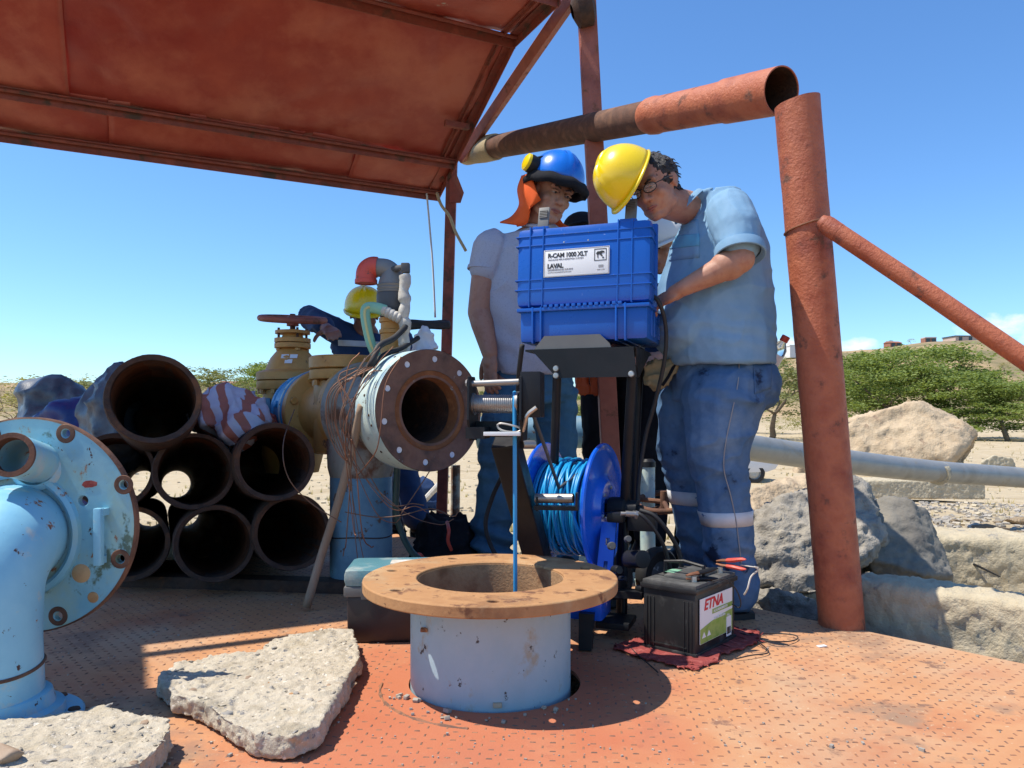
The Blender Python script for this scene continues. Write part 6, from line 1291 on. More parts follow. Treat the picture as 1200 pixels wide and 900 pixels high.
def helmet(t, C, Ax, Fw, r, m, depth=1.12, brim='short', name='helmet', ridge=True):
    """Ax: out of the crown; Fw: where the peak points"""
    B = basis(Ax, Fw); C = V(C); h = lambda x, y, z: C+B @ V((x, y, z))
    mb = MB(); n = 48; rows = 14; vs = []; fs = []
    for j in range(rows+1):
        a = (PI/2)*j/rows; zr = math.sin(a)*r*depth; rr_ = math.cos(a)**.85 if j < rows else 0
        for k in range(n):
            b = 2*PI*k/n; y = math.sin(b)*1.13; x = math.cos(b); bump = .0
            if ridge and abs(x) < .10 and a > .1: bump = .0065*math.cos(x/.10*PI/2)
            if ridge and abs(abs(x)-.38) < .06 and a > .35: bump = .003
            vs.append(h(x*rr_*r, y*rr_*r, zr+bump))
    for j in range(rows):
        for k in range(n): l = (k+1) % n; fs.append((j*n+k, j*n+l, (j+1)*n+l, (j+1)*n+k))
    mb.add(vs, fs); o = mb.build(name, m, t, smooth=60); s_ = o.modifiers.new('s', 'SOLIDIFY'); s_.thickness = .004; s_.offset = -1
    rim = []; 
    bm_ = MB(); inn = []; out = []
    for k in range(n):
        b = 2*PI*k/n; y = math.sin(b); x = math.cos(b); w_ = .006+(.040 if brim == 'peak' else .012)*max(0, y)**1.5
        inn.append(h(x*r*.985, y*1.13*r*.985, .003)); out.append(h(x*(r+w_), y*(1.13*r+w_), -.004-.22*w_*max(0, y)))
    bm_.add(inn+out, [(k, (k+1) % n, n+(k+1) % n, n+k) for k in range(n)]); b_ = bm_.build('peak', m, t, smooth=60); s_ = b_.modifiers.new('s', 'SOLIDIFY'); s_.thickness = .004
    # harness band inside
    ib = MB(); ib.tube([h(math.cos(2*PI*k/36)*r*.86, math.sin(2*PI*k/36)*r*1.0, -.006) for k in range(36)], .010, 6, closed=True, flat=.35); ib.build('headband', M['blackrub'], t, smooth=180)
    return o, h
def shoe(t, heel, d, m, s=1.0):
    d = V(d).normalized(); heel = V(heel); x = V((d.y, -d.x, 0)); R = Matrix((x, d, V((0, 0, 1)))).transposed()
    me = blob([('ell', heel+d*.05+V((0, 0, .05)), (.042, .062, .052), R), ('ell', heel+d*.15+V((0, 0, .038)), (.046, .085, .038), R), ('cap', heel+d*.03+V((0, 0, .05)), heel+d*.02+V((0, 0, .13)), .045, .048)], .007, 4)
    co = coords(me); co[:, 2] = np.maximum(co[:, 2], heel.z+.006); me.vertices.foreach_set('co', co.ravel()); me.update(); o = link('shoe', me, m, t, 180)
    so_ = MB(); so_.plate([(a[0]*.046+0, a[1]) for a in ((.9, -.01), (1, .04), (.85, .12), (1, .18), (.7, .24), (0, .26), (-.7, .24), (-1, .18), (-.85, .12), (-1, .04), (-.9, -.01), (0, -.025))], [], heel+V((0, 0, .0)), x, d, .022)
    so_.build('sole', M['blackrub'], o); return o

# -- man in the light blue shirt, bending over the case --------------------------------
D0 = 2.90; KR = .88   # laid out at 2.9 m, then brought to his true nearer place and size
mr_ = thing('person', V((at(845, 0, D0).x, D0, 0)), 'man in light blue shirt, jeans and yellow helmet working at the blue case', 'person')
C = at(769, 221, 2.74); U = V((-.40, -.12, .90)); F = V((-.62, -.78, -.42)); B = basis(U, F)
S_ = .96
neck = at(815, 246, 2.86); sh_n = at(862, 247, 2.70); sh_f = at(826, 262, 3.08)
elb = at(868, 304, 2.63); wr = at(800, 338, 2.66); elf = at(812, 330, 3.12); wrf = at(772, 356, 3.02)
P = head_prims(C, B, S_, 1.08, neck, .060)
P += [('ell', elb.lerp(wr, .22), (.062, .05, .052), I3), ('cap', sh_n, elb, .055, .046), ('cap', elb, elb.lerp(wr, .35), .048, .045), ('cap', elb.lerp(wr, .35), wr, .045, .029), ('cap', sh_f, elf, .052, .044), ('cap', elf, wrf, .042, .028)]
P += hand_prims(wr, (at(772, 354, 2.74)-wr), V((-.1, -.75, .65)), 1, .55, 1.02)
P += hand_prims(wrf, V((-.9, .1, -.2)), V((0, -.2, 1)), -1, .5)
tors = [(neck, V((.06, 0, -.01)), V((0, .07, 0))), (at(838, 262, 2.9), V((.11, 0, 0)), V((0, .16, 0))), (at(838, 330, 2.9), V((.16, 0, 0)), V((0, .16, 0))), (at(842, 400, 2.92), V((.18, 0, 0)), V((0, .16, 0))), (at(846, 450, 2.92), V((.15, 0, 0)), V((0, .15, 0)))]
P += [('loft', tors)]
ln = [at(852, 470, 2.84), at(846, 560, 2.83), V((at(856, 0, 2.86).x, 2.86, -.02))]; lf_ = [at(815, 470, 3.02), at(806, 555, 3.06), V((at(828, 0, 3.08).x, 3.08, -.02))]
for q in (ln, lf_): P += [('cap', q[0], q[1], .085, .055), ('cap', q[1], q[2], .055, .04)]
body = link('body', blob(P, .0046, 2), M['skin'], mr_, 180)
face(mr_, M['skin'], C, B, S_)
hh = lambda x, y, z: C+B @ V((x*S_, y*S_, z*S_))
# spectacles
sp_ = MB()
for sx in (-1, 1):
    c_ = [hh(sx*.031+.0235*math.cos(a)*(1 if abs(math.cos(a)) < .8 else 1.02), .106-.01*abs(math.cos(a))*(1 if math.cos(a)*sx > 0 else 0), .006+.0165*math.sin(a)) for a in [2*PI*k/24 for k in range(24)]]
    sp_.tube(c_, .0019, 6, closed=True); sp_.tube([hh(sx*.055, .098, .012), hh(sx*.079, .03, .016), hh(sx*.083, -.012, .010)], .0019, 6)
sp_.tube([hh(-.008, .109, .010), hh(0, .112, .013), hh(.008, .109, .010)], .0018, 6)
gl = sp_.build('spectacles', M['ink'], mr_, smooth=180)
for sx in (-1, 1):
    ml_ = MB().plate([(.0225*math.cos(2*PI*k/20), .0158*math.sin(2*PI*k/20)) for k in range(20)], [], hh(sx*.031, .1035, .006), B @ V((1, -.12*sx, 0)), B @ V((0, 0, 1)), .0012); ml_.build('lens', M['lens'], gl)
# hair: a shell of tufts over the back and sides
def hair(t, C, B, s, zmin, seed, extra=None, m='hair', length=1.0):
    me = blob([('ell', V(C)+B @ V((0, -.022*s, .040*s)), (.083*s, .094*s, .088*s), B), ('cap', V(C)+B @ V((-.066*s, -.012*s, .035*s)), V(C)+B @ V((-.071*s, .006*s, .004*s)), .014*s, .008*s), ('cap', V(C)+B @ V((.066*s, -.012*s, .035*s)), V(C)+B @ V((.071*s, .006*s, .004*s)), .014*s, .008*s), ('ell', V(C)+B @ V((0, -.062*s, -.030*s)), (.058*s, .036*s, .040*s), B)], .0042, 2)
    displace(me, lambda co, no: fbm(co*60, 3, seed, True)*.0055+fbm(co*24, 2, seed+2)*.005); o = link('hair', me, M[m], t, 180)
    rr_ = random.Random(seed); tf = MB(); co = coords(me)+np.array(ORG[t]); no = normals(me)
    for _ in range(260):
        i = rr_.randrange(len(co)); p = V(co[i]); n_ = V(no[i]); lc = B.transposed() @ (p-V(C))
        if lc.y > .045: continue
        tdir = (n_*.45+B @ V((rr_.gauss(0, .4), -.5, -.75))).normalized(); L_ = rr_.uniform(.010, .024)*length
        tf.tube([p-n_*.002, p+tdir*L_*.5+n_*.002, p+tdir*L_], [.0028, .0022, .0006], 4)
    tf.build('hair_tuft', M[m], o, smooth=180); return o
hair(mr_, C, B, S_, 0, 5)
Ax = V((-.86, -.22, .46)); helmet(mr_, at(738, 211, 2.70), Ax, V((-.45, -.55, -.8)), .108, M['hatyellow'], 1.22, 'short')
# shirt
arm_r = [('cap', sh_n+V((-.01, .02, .0)), sh_n.lerp(elb, .35), .083, .084), ('cap', sh_n.lerp(elb, .35), sh_n.lerp(elb, .62), .084, .074)]
shirt = [('loft', [(at(812, 240, 2.87), V((.060, 0, -.03)), V((0, .085, 0))), (at(838, 233, 2.9), V((.085, 0, .0)), V((0, .17, 0))), (at(843, 256, 2.9), V((.128, 0, 0)), V((0, .205, 0))), (at(840, 292, 2.9), V((.178, 0, 0)), V((0, .215, 0))), (at(838, 335, 2.9), V((.205, 0, 0)), V((0, .215, 0))), (at(838, 378, 2.9), V((.224, 0, 0)), V((0, .218, 0))), (at(842, 410, 2.9), V((.214, 0, 0)), V((0, .21, 0))), (at(845, 428, 2.9), V((.196, 0, 0)), V((0, .20, 0)))]),
         ('cap', at(832, 266, 3.0), at(832, 266, 3.0).lerp(elf, .5), .075, .07), ('ell', at(800, 385, 2.88), (.12, .17, .12), I3), ('ell', at(872, 290, 2.90), (.07, .12, .11), I3)]+arm_r
def shirt_rip(co, no):
    d = np.exp(-((co[:, 2]-at(0, 395, 2.9).z)/.07)**2); return d*.002*np.sin(co[:, 2]*110+co[:, 0]*18+3*vnoise(co*9, 2))
sm_ = mat('chambray shirt cloth', [(.155, .30, .45), (.19, .34, .49), (.13, .27, .41)], 6, (.8, .9), bump=.4, bscale=420, bdist=.0008)
sh = cloth('shirt', shirt, sm_, mr_, .0054, .012, 4.6, 3, 5, shirt_rip, (1, 1, 1.1))
# printed chest stripe, placket and hems
def ring_of(mesh_o, z0, fn): pass
co = coords(sh.data)+np.array(ORG[mr_]); no = normals(sh.data)
from mathutils.bvhtree import BVHTree
def bvh(o): 
    w_ = ORG[o]; return BVHTree.FromPolygons([v.co+w_ for v in o.data.vertices], [tuple(p.vertices) for p in o.data.polygons])
def project(bv, p, d, off=.002):
    hit = bv.ray_cast(V(p), V(d).normalized()); 
    return (hit[0]+hit[1]*off) if hit[0] is not None else None
def decal(name, bv, quad, d, m, t, nu=14, nv=8, off=.0025, th=.003):
    """cloth patch that follows the garment under it: quad of four sighted corners"""
    a, b, c, e = [V(q) for q in quad]; g = []
    for j in range(nv+1):
        for i in range(nu+1):
            p = a.lerp(b, i/nu).lerp(e.lerp(c, i/nu), j/nv); h_ = bv.ray_cast(p-V(d).normalized()*.6, V(d).normalized()); g.append((h_[0]+h_[1]*off) if h_[0] is not None else None)
    fs = [(j*(nu+1)+i, j*(nu+1)+i+1, (j+1)*(nu+1)+i+1, (j+1)*(nu+1)+i) for j in range(nv) for i in range(nu)]
    fs = [f for f in fs if all(g[q] is not None for q in f) and max((g[f[0]]-g[q]).length for q in f) < .09]
    if not fs: print('decal missed', name); return None
    vs = [q if q is not None else V((0, 0, 0)) for q in g]; used = sorted({q for f in fs for q in f}); ix = {u: k for k, u in enumerate(used)}
    o = MB().add([vs[u] for u in used], [tuple(ix[q] for q in f) for f in fs]).build(name, m, t, smooth=180); s_ = o.modifiers.new('s', 'SOLIDIFY'); s_.thickness = th; s_.offset = 0; return o
def view(px, py, d): return (at(px, py, d)-V((0, 0, EYE))).normalized()
vw = view(800, 300, 2.8); bs = bvh(sh)
Q = lambda pts, d: [at(x, y, d) for x, y in pts]
decal('chest_stripe', bs, Q([(781, 276), (820, 274), (820, 288), (779, 292)], 2.7), vw, M['chambrayband'], sh)
decal('pocket', bs, Q([(783, 258), (818, 256), (820, 302), (784, 306)], 2.7), vw, sm_, sh, off=.001)
decal('placket', bs, Q([(779, 262), (788, 256), (776, 316), (766, 316)], 2.7), view(775, 290, 2.8), M['chambraydark'], sh)
fac = [project(bs, at(px, py, 2.0), view(px, py, 2.8), .003) for px, py in ((797, 248), (790, 258), (784, 270), (780, 284), (776, 300), (773, 316))]
fac = [q for q in fac if q]
if len(fac) > 2: MB().tube(spline(fac, 4), .013, 8, flat=.35, up=V((0, 1, 0))).build('placket', M['chambraydark'], sh, smooth=180)
for k, (px, py) in enumerate(((779, 276), (775, 296))):
    p = project(bs, at(px, py, 2.3), view(px, py, 2.8)); 
    if p: MB().lathe([(0, .003), (.005, .002), (.006, 0)], p, (-.3, -1, 0), 12).build('button', M['label'], sh)
# collar
cb_ = []; 
for k in range(15):
    a = rad(-150+k*21); c = at(807, 242, 2.85); x_ax, y_ax = V((.62, .25, .62)).normalized(), V((0, 1, -.1)).normalized(); cb_.append(c+x_ax*.060*math.cos(a)+y_ax*.082*math.sin(a))
cl_ = MB(); up_ = V((-.55, -.1, .8)).normalized(); n = len(cb_)
cl_.add([p for p in cb_]+[p+up_*.026+(p-at(807, 242, 2.85))*.06 for p in cb_]+[p+up_*-.006+(p-at(807, 242, 2.85))*.42 for p in cb_], [(k, k+1, n+k+1, n+k) for k in range(n-1)]+[(n+k, n+k+1, 2*n+k+1, 2*n+k) for k in range(n-1)])
o_ = cl_.build('collar', sm_, sh, smooth=180); s_ = o_.modifiers.new('s', 'SOLIDIFY'); s_.thickness = .003; o_.modifiers.new('sub', 'SUBSURF').levels = 1
# sleeve hem
hc = sh_n.lerp(elb, .86); xx, yy, aa = frame(elb-sh_n)
MB().lathe([(.072, -.022), (.084, -.02), (.087, 0), (.086, .014), (.082, .016), (.070, .0)], hc, aa, 32).build('sleeve_cuff', sm_, sh)
# trousers
jt = [('loft', [(at(844, 416, 2.92), V((.186, 0, 0)), V((0, .175, 0))), (at(848, 440, 2.92), V((.200, 0, 0)), V((0, .18, 0))), (at(850, 468, 2.92), V((.195, 0, 0)), V((0, .18, 0)))]), ('ell', at(878, 450, 2.9), (.115, .15, .12), I3),
      ('cap', at(846, 466, 2.83), at(842, 515, 2.81), .150, .120), ('cap', at(842, 515, 2.81), at(845, 565, 2.82), .120, .097), ('cap', at(845, 565, 2.82), at(852, 612, 2.83), .099, .092), ('cap', at(852, 612, 2.83), at(860, 690, 2.86), .092, .088),
      ('cap', at(812, 470, 3.02), at(800, 520, 3.06), .135, .105), ('cap', at(800, 520, 3.06), at(808, 572, 3.08), .105, .085), ('cap', at(808, 572, 3.08), at(830, 672, 3.09), .085, .080)]
def kneerip(co, no):
    z1 = at(0, 560, 2.85).z; z2 = at(0, 650, 2.85).z; z3 = at(0, 470, 2.85).z; r = 0
    for z, w_, a in ((z1, .05, .006), (z2, .06, .009), (z3, .06, .005)): r = r+.55*np.exp(-((co[:, 2]-z)/w_)**2)*a*np.sin(co[:, 2]*95+co[:, 0]*25+4*vnoise(co*8, 5))
    return r
tr_ = cloth('trousers', jt, M['denim'], mr_, .0056, .012, 6, 9, 4, kneerip, (1, 1, 1.3))
def band(o, axp, axq, f, w_, r, name='reflective_band', m='reflect', parent=None, tilt=None):
    c = V(axp).lerp(V(axq), f); d = tilt if tilt is not None else V(axq)-V(axp); bv = bvh(o); xx, yy, aa = frame(d); vs = []; n = 40
    for h_ in (-w_/2, 0, w_/2):
        for k in range(n):
            a = 2*PI*k/n; dr = xx*math.cos(a)+yy*math.sin(a); s0 = c+aa*h_; hit = bv.ray_cast(s0+dr*.16, -dr, .2); p = hit[0] if hit[0] is not None and (hit[0]-s0).length < r*1.45 and (hit[0]-s0).length > r*.6 else s0+dr*r; vs.append(p+dr*.0025)
    q = MB().add(vs, [(j*n+k, j*n+(k+1) % n, (j+1)*n+(k+1) % n, (j+1)*n+k) for j in range(2) for k in range(n)]).build(name, M[m], parent or o, smooth=180); s_ = q.modifiers.new('s', 'SOLIDIFY'); s_.thickness = .002; return q
band(tr_, at(845, 565, 2.82), at(852, 612, 2.83), .87, .052, .094, tilt=V((.04, 0, -1)))
band(tr_, at(800, 560, 3.07), at(808, 572, 3.08), 1.9, .052, .084, tilt=V((-.03, 0, -1)))
bt = bvh(tr_)
decal('back_pocket', bt, Q([(882, 428), (904, 426), (903, 455), (884, 462)], 2.7), view(890, 445, 2.8), M['denim'], tr_, off=.002, th=.004)
seam = [project(bt, at(x, y, 2.4), view(x, y, 2.8), .003) for x, y in ((866, 424), (864, 450), (858, 480), (850, 520), (848, 550), (856, 580), (862, 610), (866, 640), (868, 660))]
seam = [p for p in seam if p]; MB().tube(spline(seam, 5), .0022, 6).build('side_seam', M['inkgrey'], tr_, smooth=180)
ZF = EYE-EYE/KR
tsh = V((ln[2].x+.06, ln[2].y, ZF)); shoe(mr_, tsh, (-1, -.25, 0), M['black']); shoe(mr_, V((lf_[2].x+.05, lf_[2].y, ZF)), (-1, -.1, 0), M['black'])
# pouch on the belt and bottle in the back pocket
po = crumple('tool_pouch', [at(757, 424, 2.88), at(790, 421, 2.86), at(792, 436, 2.84), at(776, 455, 2.84), at(756, 450, 2.86), at(760, 430, 3.0), at(790, 430, 3.0), at(770, 452, 2.98)], M['khaki'], 'khaki canvas pouch at the front of the right hand man', 'pouch', .006, .012, 16, 4)
tag(MB().tube(spline([at(792, 424, 2.85), at(784, 440, 2.82), at(776, 452, 2.82)], 5), .008, 6, flat=.3).build('pouch_strap', M['blackcloth'], po, smooth=180))
bp = at(906, 420, 2.86); bd_ = (at(921, 395, 2.84)-bp).normalized()
bo = thing('water_bottle', bp, 'clear plastic bottle with red cap in the back pocket of the blue jeans', 'bottle')
MB().lathe([(0, -.05), (.028, -.05), (.031, -.04), (.031, .03), (.029, .045), (.013, .068), (.012, .075), (0, .076)], bp, bd_, 24).build('bottle', M['plasticclear'], bo)
MB().lathe([(.014, .070), (.0155, .072), (.0155, .092), (.013, .094), (0, .094)], bp, bd_, 20).build('cap', M['redcap'], bo)
MB().lathe([(.0315, -.02), (.0318, -.018), (.0318, .018), (.0315, .02)], bp, bd_, 24).build('bottle_label', M['label'], bo)

for q in (mr_, po, bo):
    q.location = V((0, 0, EYE))+(V(q.location)-V((0, 0, EYE)))*KR; q.scale = (KR, KR, KR)

# -- man in the grey shirt and blue helmet ---------------------------------------------
ml_m = thing('person', V((at(612, 0, 3.2).x, 3.2, 0)), 'man in grey t-shirt and faded jeans wearing a blue helmet with orange neck cloth', 'person')
C = at(646, 229, 3.12); U = V((.32, -.16, .93)); F = V((.34, -.86, -.50)); B = basis(U, F); S_ = .98
neck = at(629, 268, 3.2); s1 = at(572, 291, 3.18); e1_ = at(562, 366, 3.17); w1 = at(574, 414, 3.10); s2 = at(676, 292, 3.2); e2_ = at(694, 360, 3.15); w2 = at(668, 400, 2.95)
P = head_prims(C, B, S_, 1.0, neck, .056)
P += [('cap', s1, e1_, .058, .050), ('cap', e1_, e1_.lerp(w1, .3), .050, .048), ('cap', e1_.lerp(w1, .3), w1, .048, .033), ('cap', s2, e2_, .055, .045), ('cap', e2_, w2, .045, .03)]
P += hand_prims(w1, V((.02, -.02, -1)), V((-.75, -.65, 0)), 1, .45, 1.05)+hand_prims(w2, V((-.3, -.6, -.2)), V((0, -.3, 1)), 1, .5)
P += [('loft', [(neck, V((.07, 0, 0)), V((0, .06, 0))), (at(624, 286, 3.22), V((.16, 0, 0)), V((0, .09, 0))), (at(620, 350, 3.22), V((.155, 0, 0)), V((0, .10, 0))), (at(624, 440, 3.22), V((.15, 0, 0)), V((0, .11, 0)))])]
La = [at(592, 455, 3.2), at(580, 555, 3.2), V((at(579, 0, 3.22).x, 3.22, .08))]; Lb = [at(650, 455, 3.25), at(654, 545, 3.25), V((at(656, 0, 3.3).x, 3.3, .08))]
for q in (La, Lb): P += [('cap', q[0], q[1], .08, .055), ('cap', q[1], q[2], .055, .045)]
link('body', blob(P, .0048, 2), M['skin2'], ml_m, 180); face(ml_m, M['skin2'], C, B, S_)
tee = [('loft', [(at(630, 268, 3.2), V((.075, 0, .01)), V((0, .070, 0))), (at(626, 278, 3.22), V((.170, 0, 0)), V((0, .10, 0))), (at(622, 296, 3.22), V((.190, 0, 0)), V((0, .125, 0))), (at(617, 340, 3.22), V((.182, 0, 0)), V((0, .135, 0))), (at(619, 390, 3.22), V((.180, 0, 0)), V((0, .142, 0))), (at(624, 425, 3.22), V((.178, 0, 0)), V((0, .142, 0))), (at(626, 440, 3.22), V((.174, 0, 0)), V((0, .138, 0)))]),
       ('cap', s1+V((.015, .01, -.005)), s1.lerp(e1_, .30), .086, .074), ('cap', s2, s2.lerp(e2_, .35), .075, .070)]
def teerip(co, no):
    return .004*np.sin(co[:, 2]*55+co[:, 0]*45+3*vnoise(co*6, 3))*np.exp(-((co[:, 2]-at(0, 380, 3.2).z)/.18)**2)
ts = cloth('t_shirt', tee, M['greytee'], ml_m, .0056, .011, 5, 6, 4, teerip, (1, 1, .7))
MB().lathe([(.070, -.012), (.074, -.010), (.0755, .004), (.070, .006)], s1.lerp(e1_, .34), e1_-s1, 32).build('sleeve_hem', M['greytee'], ts)
nk = []
for k in range(30): a = 2*PI*k/30; nk.append(at(630, 269, 3.18)+V((.064*math.cos(a), .062*math.sin(a), .018+.012*math.cos(a)*-.3-.018*(1 if math.sin(a) < 0 else 0)*abs(math.sin(a)))))
MB().tube(nk, .007, 8, closed=True).build('neckband', M['greytee'], ts, smooth=180)
jl = [('loft', [(at(625, 430, 3.22), V((.162, 0, 0)), V((0, .125, 0))), (at(625, 450, 3.22), V((.170, 0, 0)), V((0, .13, 0))), (at(622, 472, 3.22), V((.170, 0, 0)), V((0, .13, 0)))]),
      ('cap', at(592, 468, 3.2), at(582, 555, 3.18), .098, .080), ('cap', at(582, 555, 3.18), at(578, 620, 3.2), .080, .082), ('cap', at(578, 620, 3.2), at(580, 652, 3.2), .086, .088), ('cap', at(650, 468, 3.25), at(652, 550, 3.25), .098, .078), ('cap', at(652, 550, 3.25), at(656, 655, 3.3), .078, .078)]
def jrip(co, no):
    r = 0
    for py, a in ((548, .006), (625, .013), (645, .014), (470, .004)): r = r+np.exp(-((co[:, 2]-at(0, py, 3.2).z)/.06)**2)*a*np.sin(co[:, 2]*85+co[:, 0]*15+3*vnoise(co*7, 8))
    return r
jn = cloth('jeans', jl, M['denim2'], ml_m, .006, .012, 6, 12, 4, jrip, (1, 1, 1.5))
shoe(ml_m, V((La[2].x, 3.27, 0)), (-.2, -1, 0), M['black']); shoe(ml_m, V((Lb[2].x, 3.35, 0)), (.15, -1, 0), M['black'])
# blue helmet, dark brim cloth, ear defender, neck cloth
hC = at(651, 214, 3.11); Ua = V((.24, -.05, .96)); Bh = basis(Ua, F); _, hf = helmet(ml_m, hC, Ua, F, .112, M['hatblue'], 1.12, 'short')
bm_ = MB(); n = 48; vs = []
for (rs_, z_) in ((1.0, .012), (1.06, .008), (1.16, -.018), (1.12, -.038), (1.0, -.030), (.92, -.006)):
    for k in range(n):
        b = 2*PI*k/n; y = math.sin(b); x = math.cos(b); ex_ = 1+.14*max(0, y)*(rs_-1)/.16*1.0; vs.append(hf(x*.112*rs_*ex_, y*.112*1.13*rs_*ex_, z_-.006*max(0, y)+.003*math.sin(9*b)))
bm_.add(vs, [(j*n+k, j*n+(k+1) % n, ((j+1) % 6)*n+(k+1) % n, ((j+1) % 6)*n+k) for j in range(6) for k in range(n)]); bm_.build('dark_brim_cover', M['blackcloth'], ml_m, smooth=180)
ec = at(622, 192, 3.05)
em = MB(); ea = V((-.80, -.35, .30)).normalized(); em.lathe([(0, -.03), (.030, -.03), (.036, -.02), (.037, .004), (.034, .010), (0, .010)], ec, ea, 32); em.build('ear_defender', M['black'], ml_m)
edf = [o for o in ml_m.children if o.name.startswith('ear_defender')][0]
MB().lathe([(.034, .010), (.036, .012), (.034, .022), (.024, .028), (0, .029)], ec, ea, 32).build('yellow_cap', M['hatyellow'], edf)
MB().box(ec+V((.03, .0, -.006)), (.05, .03, .045), Bh, bev=.006).build('hinge_arm', M['black'], edf); MB().tube([ec+V((.01, 0, .02)), ec+V((.05, 0, .028)), ec+V((.075, .01, .0))], .006, 8).build('hinge_arm', M['black'], edf)
nc = [[(612, 206, 3.13), (622, 206, 3.06), (630, 226, 3.03), (634, 234, 3.04)], [(607, 222, 3.15), (615, 224, 3.08), (624, 238, 3.05), (622, 243, 3.06)], [(609, 240, 3.18), (614, 240, 3.10), (620, 246, 3.08), (620, 250, 3.09)], [(600, 254, 3.2), (607, 254, 3.12), (616, 257, 3.10), (617, 262, 3.11)], [(586, 261, 3.22), (594, 262, 3.14), (604, 263, 3.12), (606, 265, 3.13)]]
rows = [spline([at(*q) for q in r], 5) for r in nc]; cols_ = list(zip(*rows)); cols_ = [spline(c, 5) for c in cols_]; nu_ = len(cols_); nv_ = len(cols_[0])
oc = MB().add([p for c in cols_ for p in c], [(i*nv_+j, i*nv_+j+1, (i+1)*nv_+j+1, (i+1)*nv_+j) for i in range(nu_-1) for j in range(nv_-1)]).build('neck_cloth', M['orangecloth'], ml_m, smooth=180); s_ = oc.modifiers.new('s', 'SOLIDIFY'); s_.thickness = .004
bk_ = [[(612, 206, 3.13), (640, 196, 3.25), (664, 212, 3.24)], [(607, 222, 3.15), (630, 226, 3.27), (660, 232, 3.26)], [(609, 240, 3.18), (632, 246, 3.27), (655, 250, 3.26)], [(600, 254, 3.2), (628, 258, 3.29), (660, 262, 3.28)], [(586, 261, 3.22), (626, 266, 3.31), (672, 268, 3.3)]]
rows = [spline([at(*q) for q in r], 6) for r in bk_]; cols_ = [spline(c, 5) for c in zip(*rows)]; nu_ = len(cols_); nv_ = len(cols_[0])
MB().add([p for c in cols_ for p in c], [(i*nv_+j, i*nv_+j+1, (i+1)*nv_+j+1, (i+1)*nv_+j) for i in range(nu_-1) for j in range(nv_-1)]).build('neck_cloth_back', M['orangecloth'], oc, smooth=180, solid=.004)

# -- three more people, mostly hidden ---------------------------------------------------
def figure(label, C, U, F, neck, hips, feet, top, bottom, skin, shL, elL, wrL, shR, elR, wrR, s=.96, handL=None, handR=None, seed=1, hb=.16, dep=.12, face_=True):
    t = thing('person', V((hips.x, hips.y, 0)), label, 'person'); B = basis(U, F); P = head_prims(C, B, s, 1.0, neck)
    for a, b, c, h_ in ((shL, elL, wrL, handL), (shR, elR, wrR, handR)):
        P += [('cap', a, b, .05, .042), ('cap', b, c, .042, .028)]; dd = h_ or (c-b); P += hand_prims(c, dd, V((0, -.5, .8)), 1, .6)
    mid = neck.lerp(hips, .5); ay = (shR-shL).normalized(); by_ = V((-ay.y, ay.x, 0)).normalized()
    P += [('loft', [(neck, ay*.07, by_*.06), (neck.lerp(hips, .2), ay*.15, by_*.09), (mid, ay*.15, by_*.10), (hips, ay*.14, by_*.10)])]
    for k_, f in enumerate(feet):
        hp = hips+ay*(.09 if k_ else -.09); kn = hp.lerp(f, .5); P += [('cap', hp, kn, .08, .055), ('cap', kn, f+V((0, 0, .08)), .055, .04)]
    link('body', blob(P, .007, 2), skin, t, 180)
    if face_: face(t, skin, C, B, s)
    sd = (neck-hips).length*.95
    cloth('jacket', [('loft', [(neck+V((0, 0, -.01)), ay*.085, by_*.075), (neck.lerp(hips, .10), ay*.17, by_*.105), (neck.lerp(hips, .28), ay*hb*1.18, by_*dep), (mid, ay*hb*1.12, by_*dep*1.05), (hips.lerp(neck, .05), ay*hb*1.1, by_*dep*1.08)]), ('cap', shL, elL, .072, .062), ('cap', elL, elL.lerp(wrL, .82), .060, .046), ('cap', shR, elR, .072, .062), ('cap', elR, elR.lerp(wrR, .82), .060, .046)], top, t, .009, .016, 7, seed, 3)
    tp = [('loft', [(hips.lerp(neck, .12), ay*hb, by_*dep), (hips, ay*hb*1.03, by_*dep*1.03), (hips+V((0, 0, -.08)), ay*hb, by_*dep)])]
    for k_, f in enumerate(feet):
        hp = hips+ay*(.085 if k_ else -.085)+V((0, 0, -.05)); kn = hp.lerp(f, .5); tp += [('cap', hp, kn, .098, .078), ('cap', kn, f+V((0, 0, .10)), .078, .072)]; shoe(t, V((f.x, f.y+.05, max(0, f.z))), F, M['black'])
    cloth('trousers', tp, bottom, t, .009, .012, 6, seed+2, 3)
    return t, B
# dark capped man between the two
C = at(682, 278, 3.75); hA = V((at(722, 0, 3.8).x, 3.8, .92)); nA = at(700, 312, 3.78)
t, B = figure('man in black cap and dark clothes mostly hidden behind the blue case', C, V((-.1, -.1, 1)), V((-.1, -.95, -.3)), nA, hA, [V((hA.x-.08, 3.84, 0)), V((hA.x+.10, 3.80, 0))], M['blackcloth'], M['blackcloth'], M['skin3'], nA+V((-.19, .02, -.06)), nA+V((-.17, -.05, -.33)), nA+V((-.05, -.28, -.42)), nA+V((.19, .02, -.06)), nA+V((.22, -.06, -.33)), nA+V((.12, -.28, -.42)), seed=4)
me = blob([('ell', C+B @ V((0, -.012, .055)), (.089, .103, .070), B), ('ell', C+B @ V((0, .10, .050)), (.065, .065, .010), B)], .007, 3); link('cap', me, M['blackcloth'], t, 180)
gl_ = thing('gloves', at(692, 440, 3.5), 'pair of orange gloves hanging at the waist behind the stand', 'gloves')
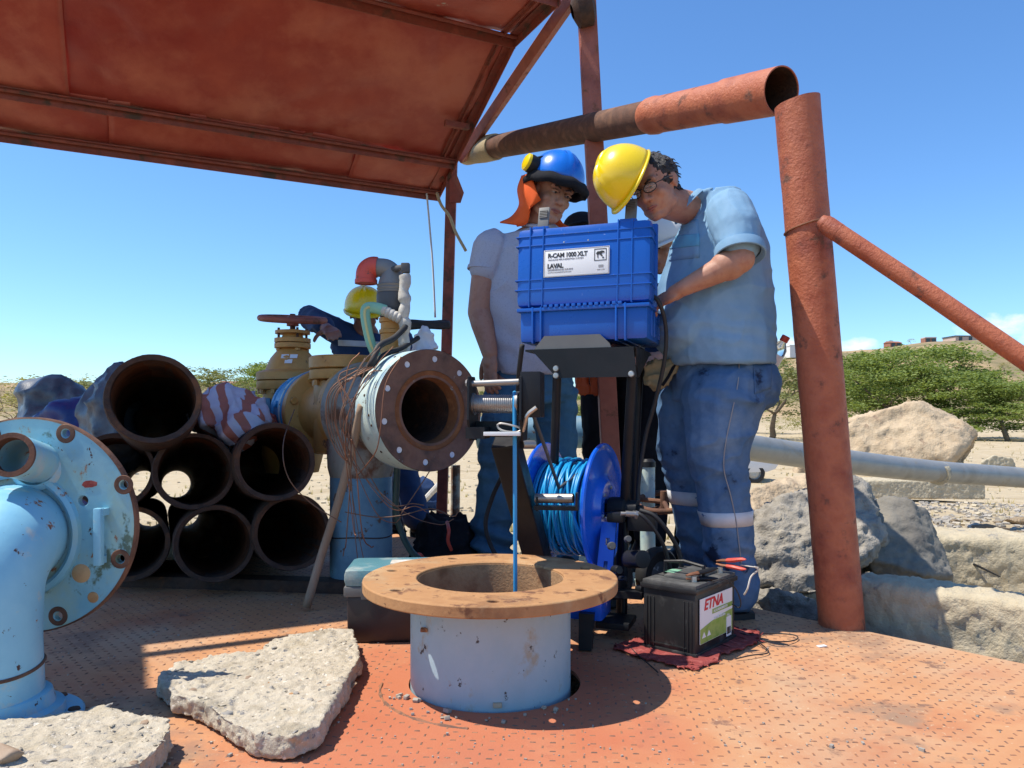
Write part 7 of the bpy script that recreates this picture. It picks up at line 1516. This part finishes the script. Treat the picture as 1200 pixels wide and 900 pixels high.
for px in (682, 699):
    me = blob([('ell', at(px, 444, 3.5), (.034, .022, .055), I3)]+[('cap', at(px-5+k*4, 452, 3.49), at(px-6+k*4.6, 463-abs(k-1.5)*2, 3.485), .011, .009) for k in range(4)], .006, 2); displace(me, lambda co, no: fbm(co*40, 2, 3)*.004); link('glove', me, M['orangeglove'], gl_, 180)
# white helmeted man behind
C = at(781, 292, 3.45); hB = V((at(792, 0, 3.6).x, 3.6, .90)); nB = at(792, 326, 3.56)
t, B = figure('man in white helmet and dark clothes glimpsed behind the blue shirted man', C, V((-.2, -.1, .95)), V((-.7, -.6, -.35)), nB, hB, [V((hB.x-.12, 3.62, 0)), V((hB.x+.08, 3.66, 0))], M['navy'], M['blackcloth'], M['skin2'], nB+V((-.10, .15, -.06)), nB+V((-.10, .12, -.33)), nB+V((-.25, -.02, -.38)), nB+V((.10, -.15, -.06)), nB+V((.10, -.16, -.33)), nB+V((-.10, -.22, -.38)), seed=8)
helmet(t, C+B @ V((0, -.005, .045)), V((-.35, -.2, .9)), V((-.7, -.6, -.3)), .106, M['hatwhite'], 1.1, 'peak')
# man working on the valves
Dv = 4.3; C = at(427, 370, Dv); hV = V((at(440, 0, Dv+.15).x, Dv+.15, .86)); nV = at(432, 392, Dv+.06)
shR_ = at(404, 392, Dv); shL_ = at(470, 398, Dv+.1)
t, B = figure('man in navy overalls and yellow helmet leaning over the valves behind', C, V((.10, -.25, .95)), V((.25, -.75, -.55)), nV, hV, [V((at(462, 0, 4.4).x, 4.45, 0)), V((at(486, 0, 4.25).x, 4.3, 0))], M['navy'], M['navy'], M['skin3'], shR_, at(362, 372, Dv-.1), at(384, 386, Dv-.55), shL_, at(476, 430, Dv-.1), at(440, 428, Dv-.5), seed=15, hb=.19)
jk = [o for o in t.children if o.name.startswith('jacket')][0]; bj = bvh(jk)
decal('reflective_strip', bj, [at(396, 398, 4.2), at(470, 402, 4.2), at(470, 409, 4.2), at(396, 405, 4.2)], view(430, 400, 4.3), M['reflect'], jk)
helmet(t, C+B @ V((0, .0, .040)), V((.02, -.35, .93)), V((.25, -.75, -.5)), .112, M['hatyellow'], 1.12, 'peak')
Pm = hand_prims(at(398, 388, 3.62), at(408, 412, 3.55)-at(398, 388, 3.62), V((-.2, -.9, .3)), 1, .55, 1.05)
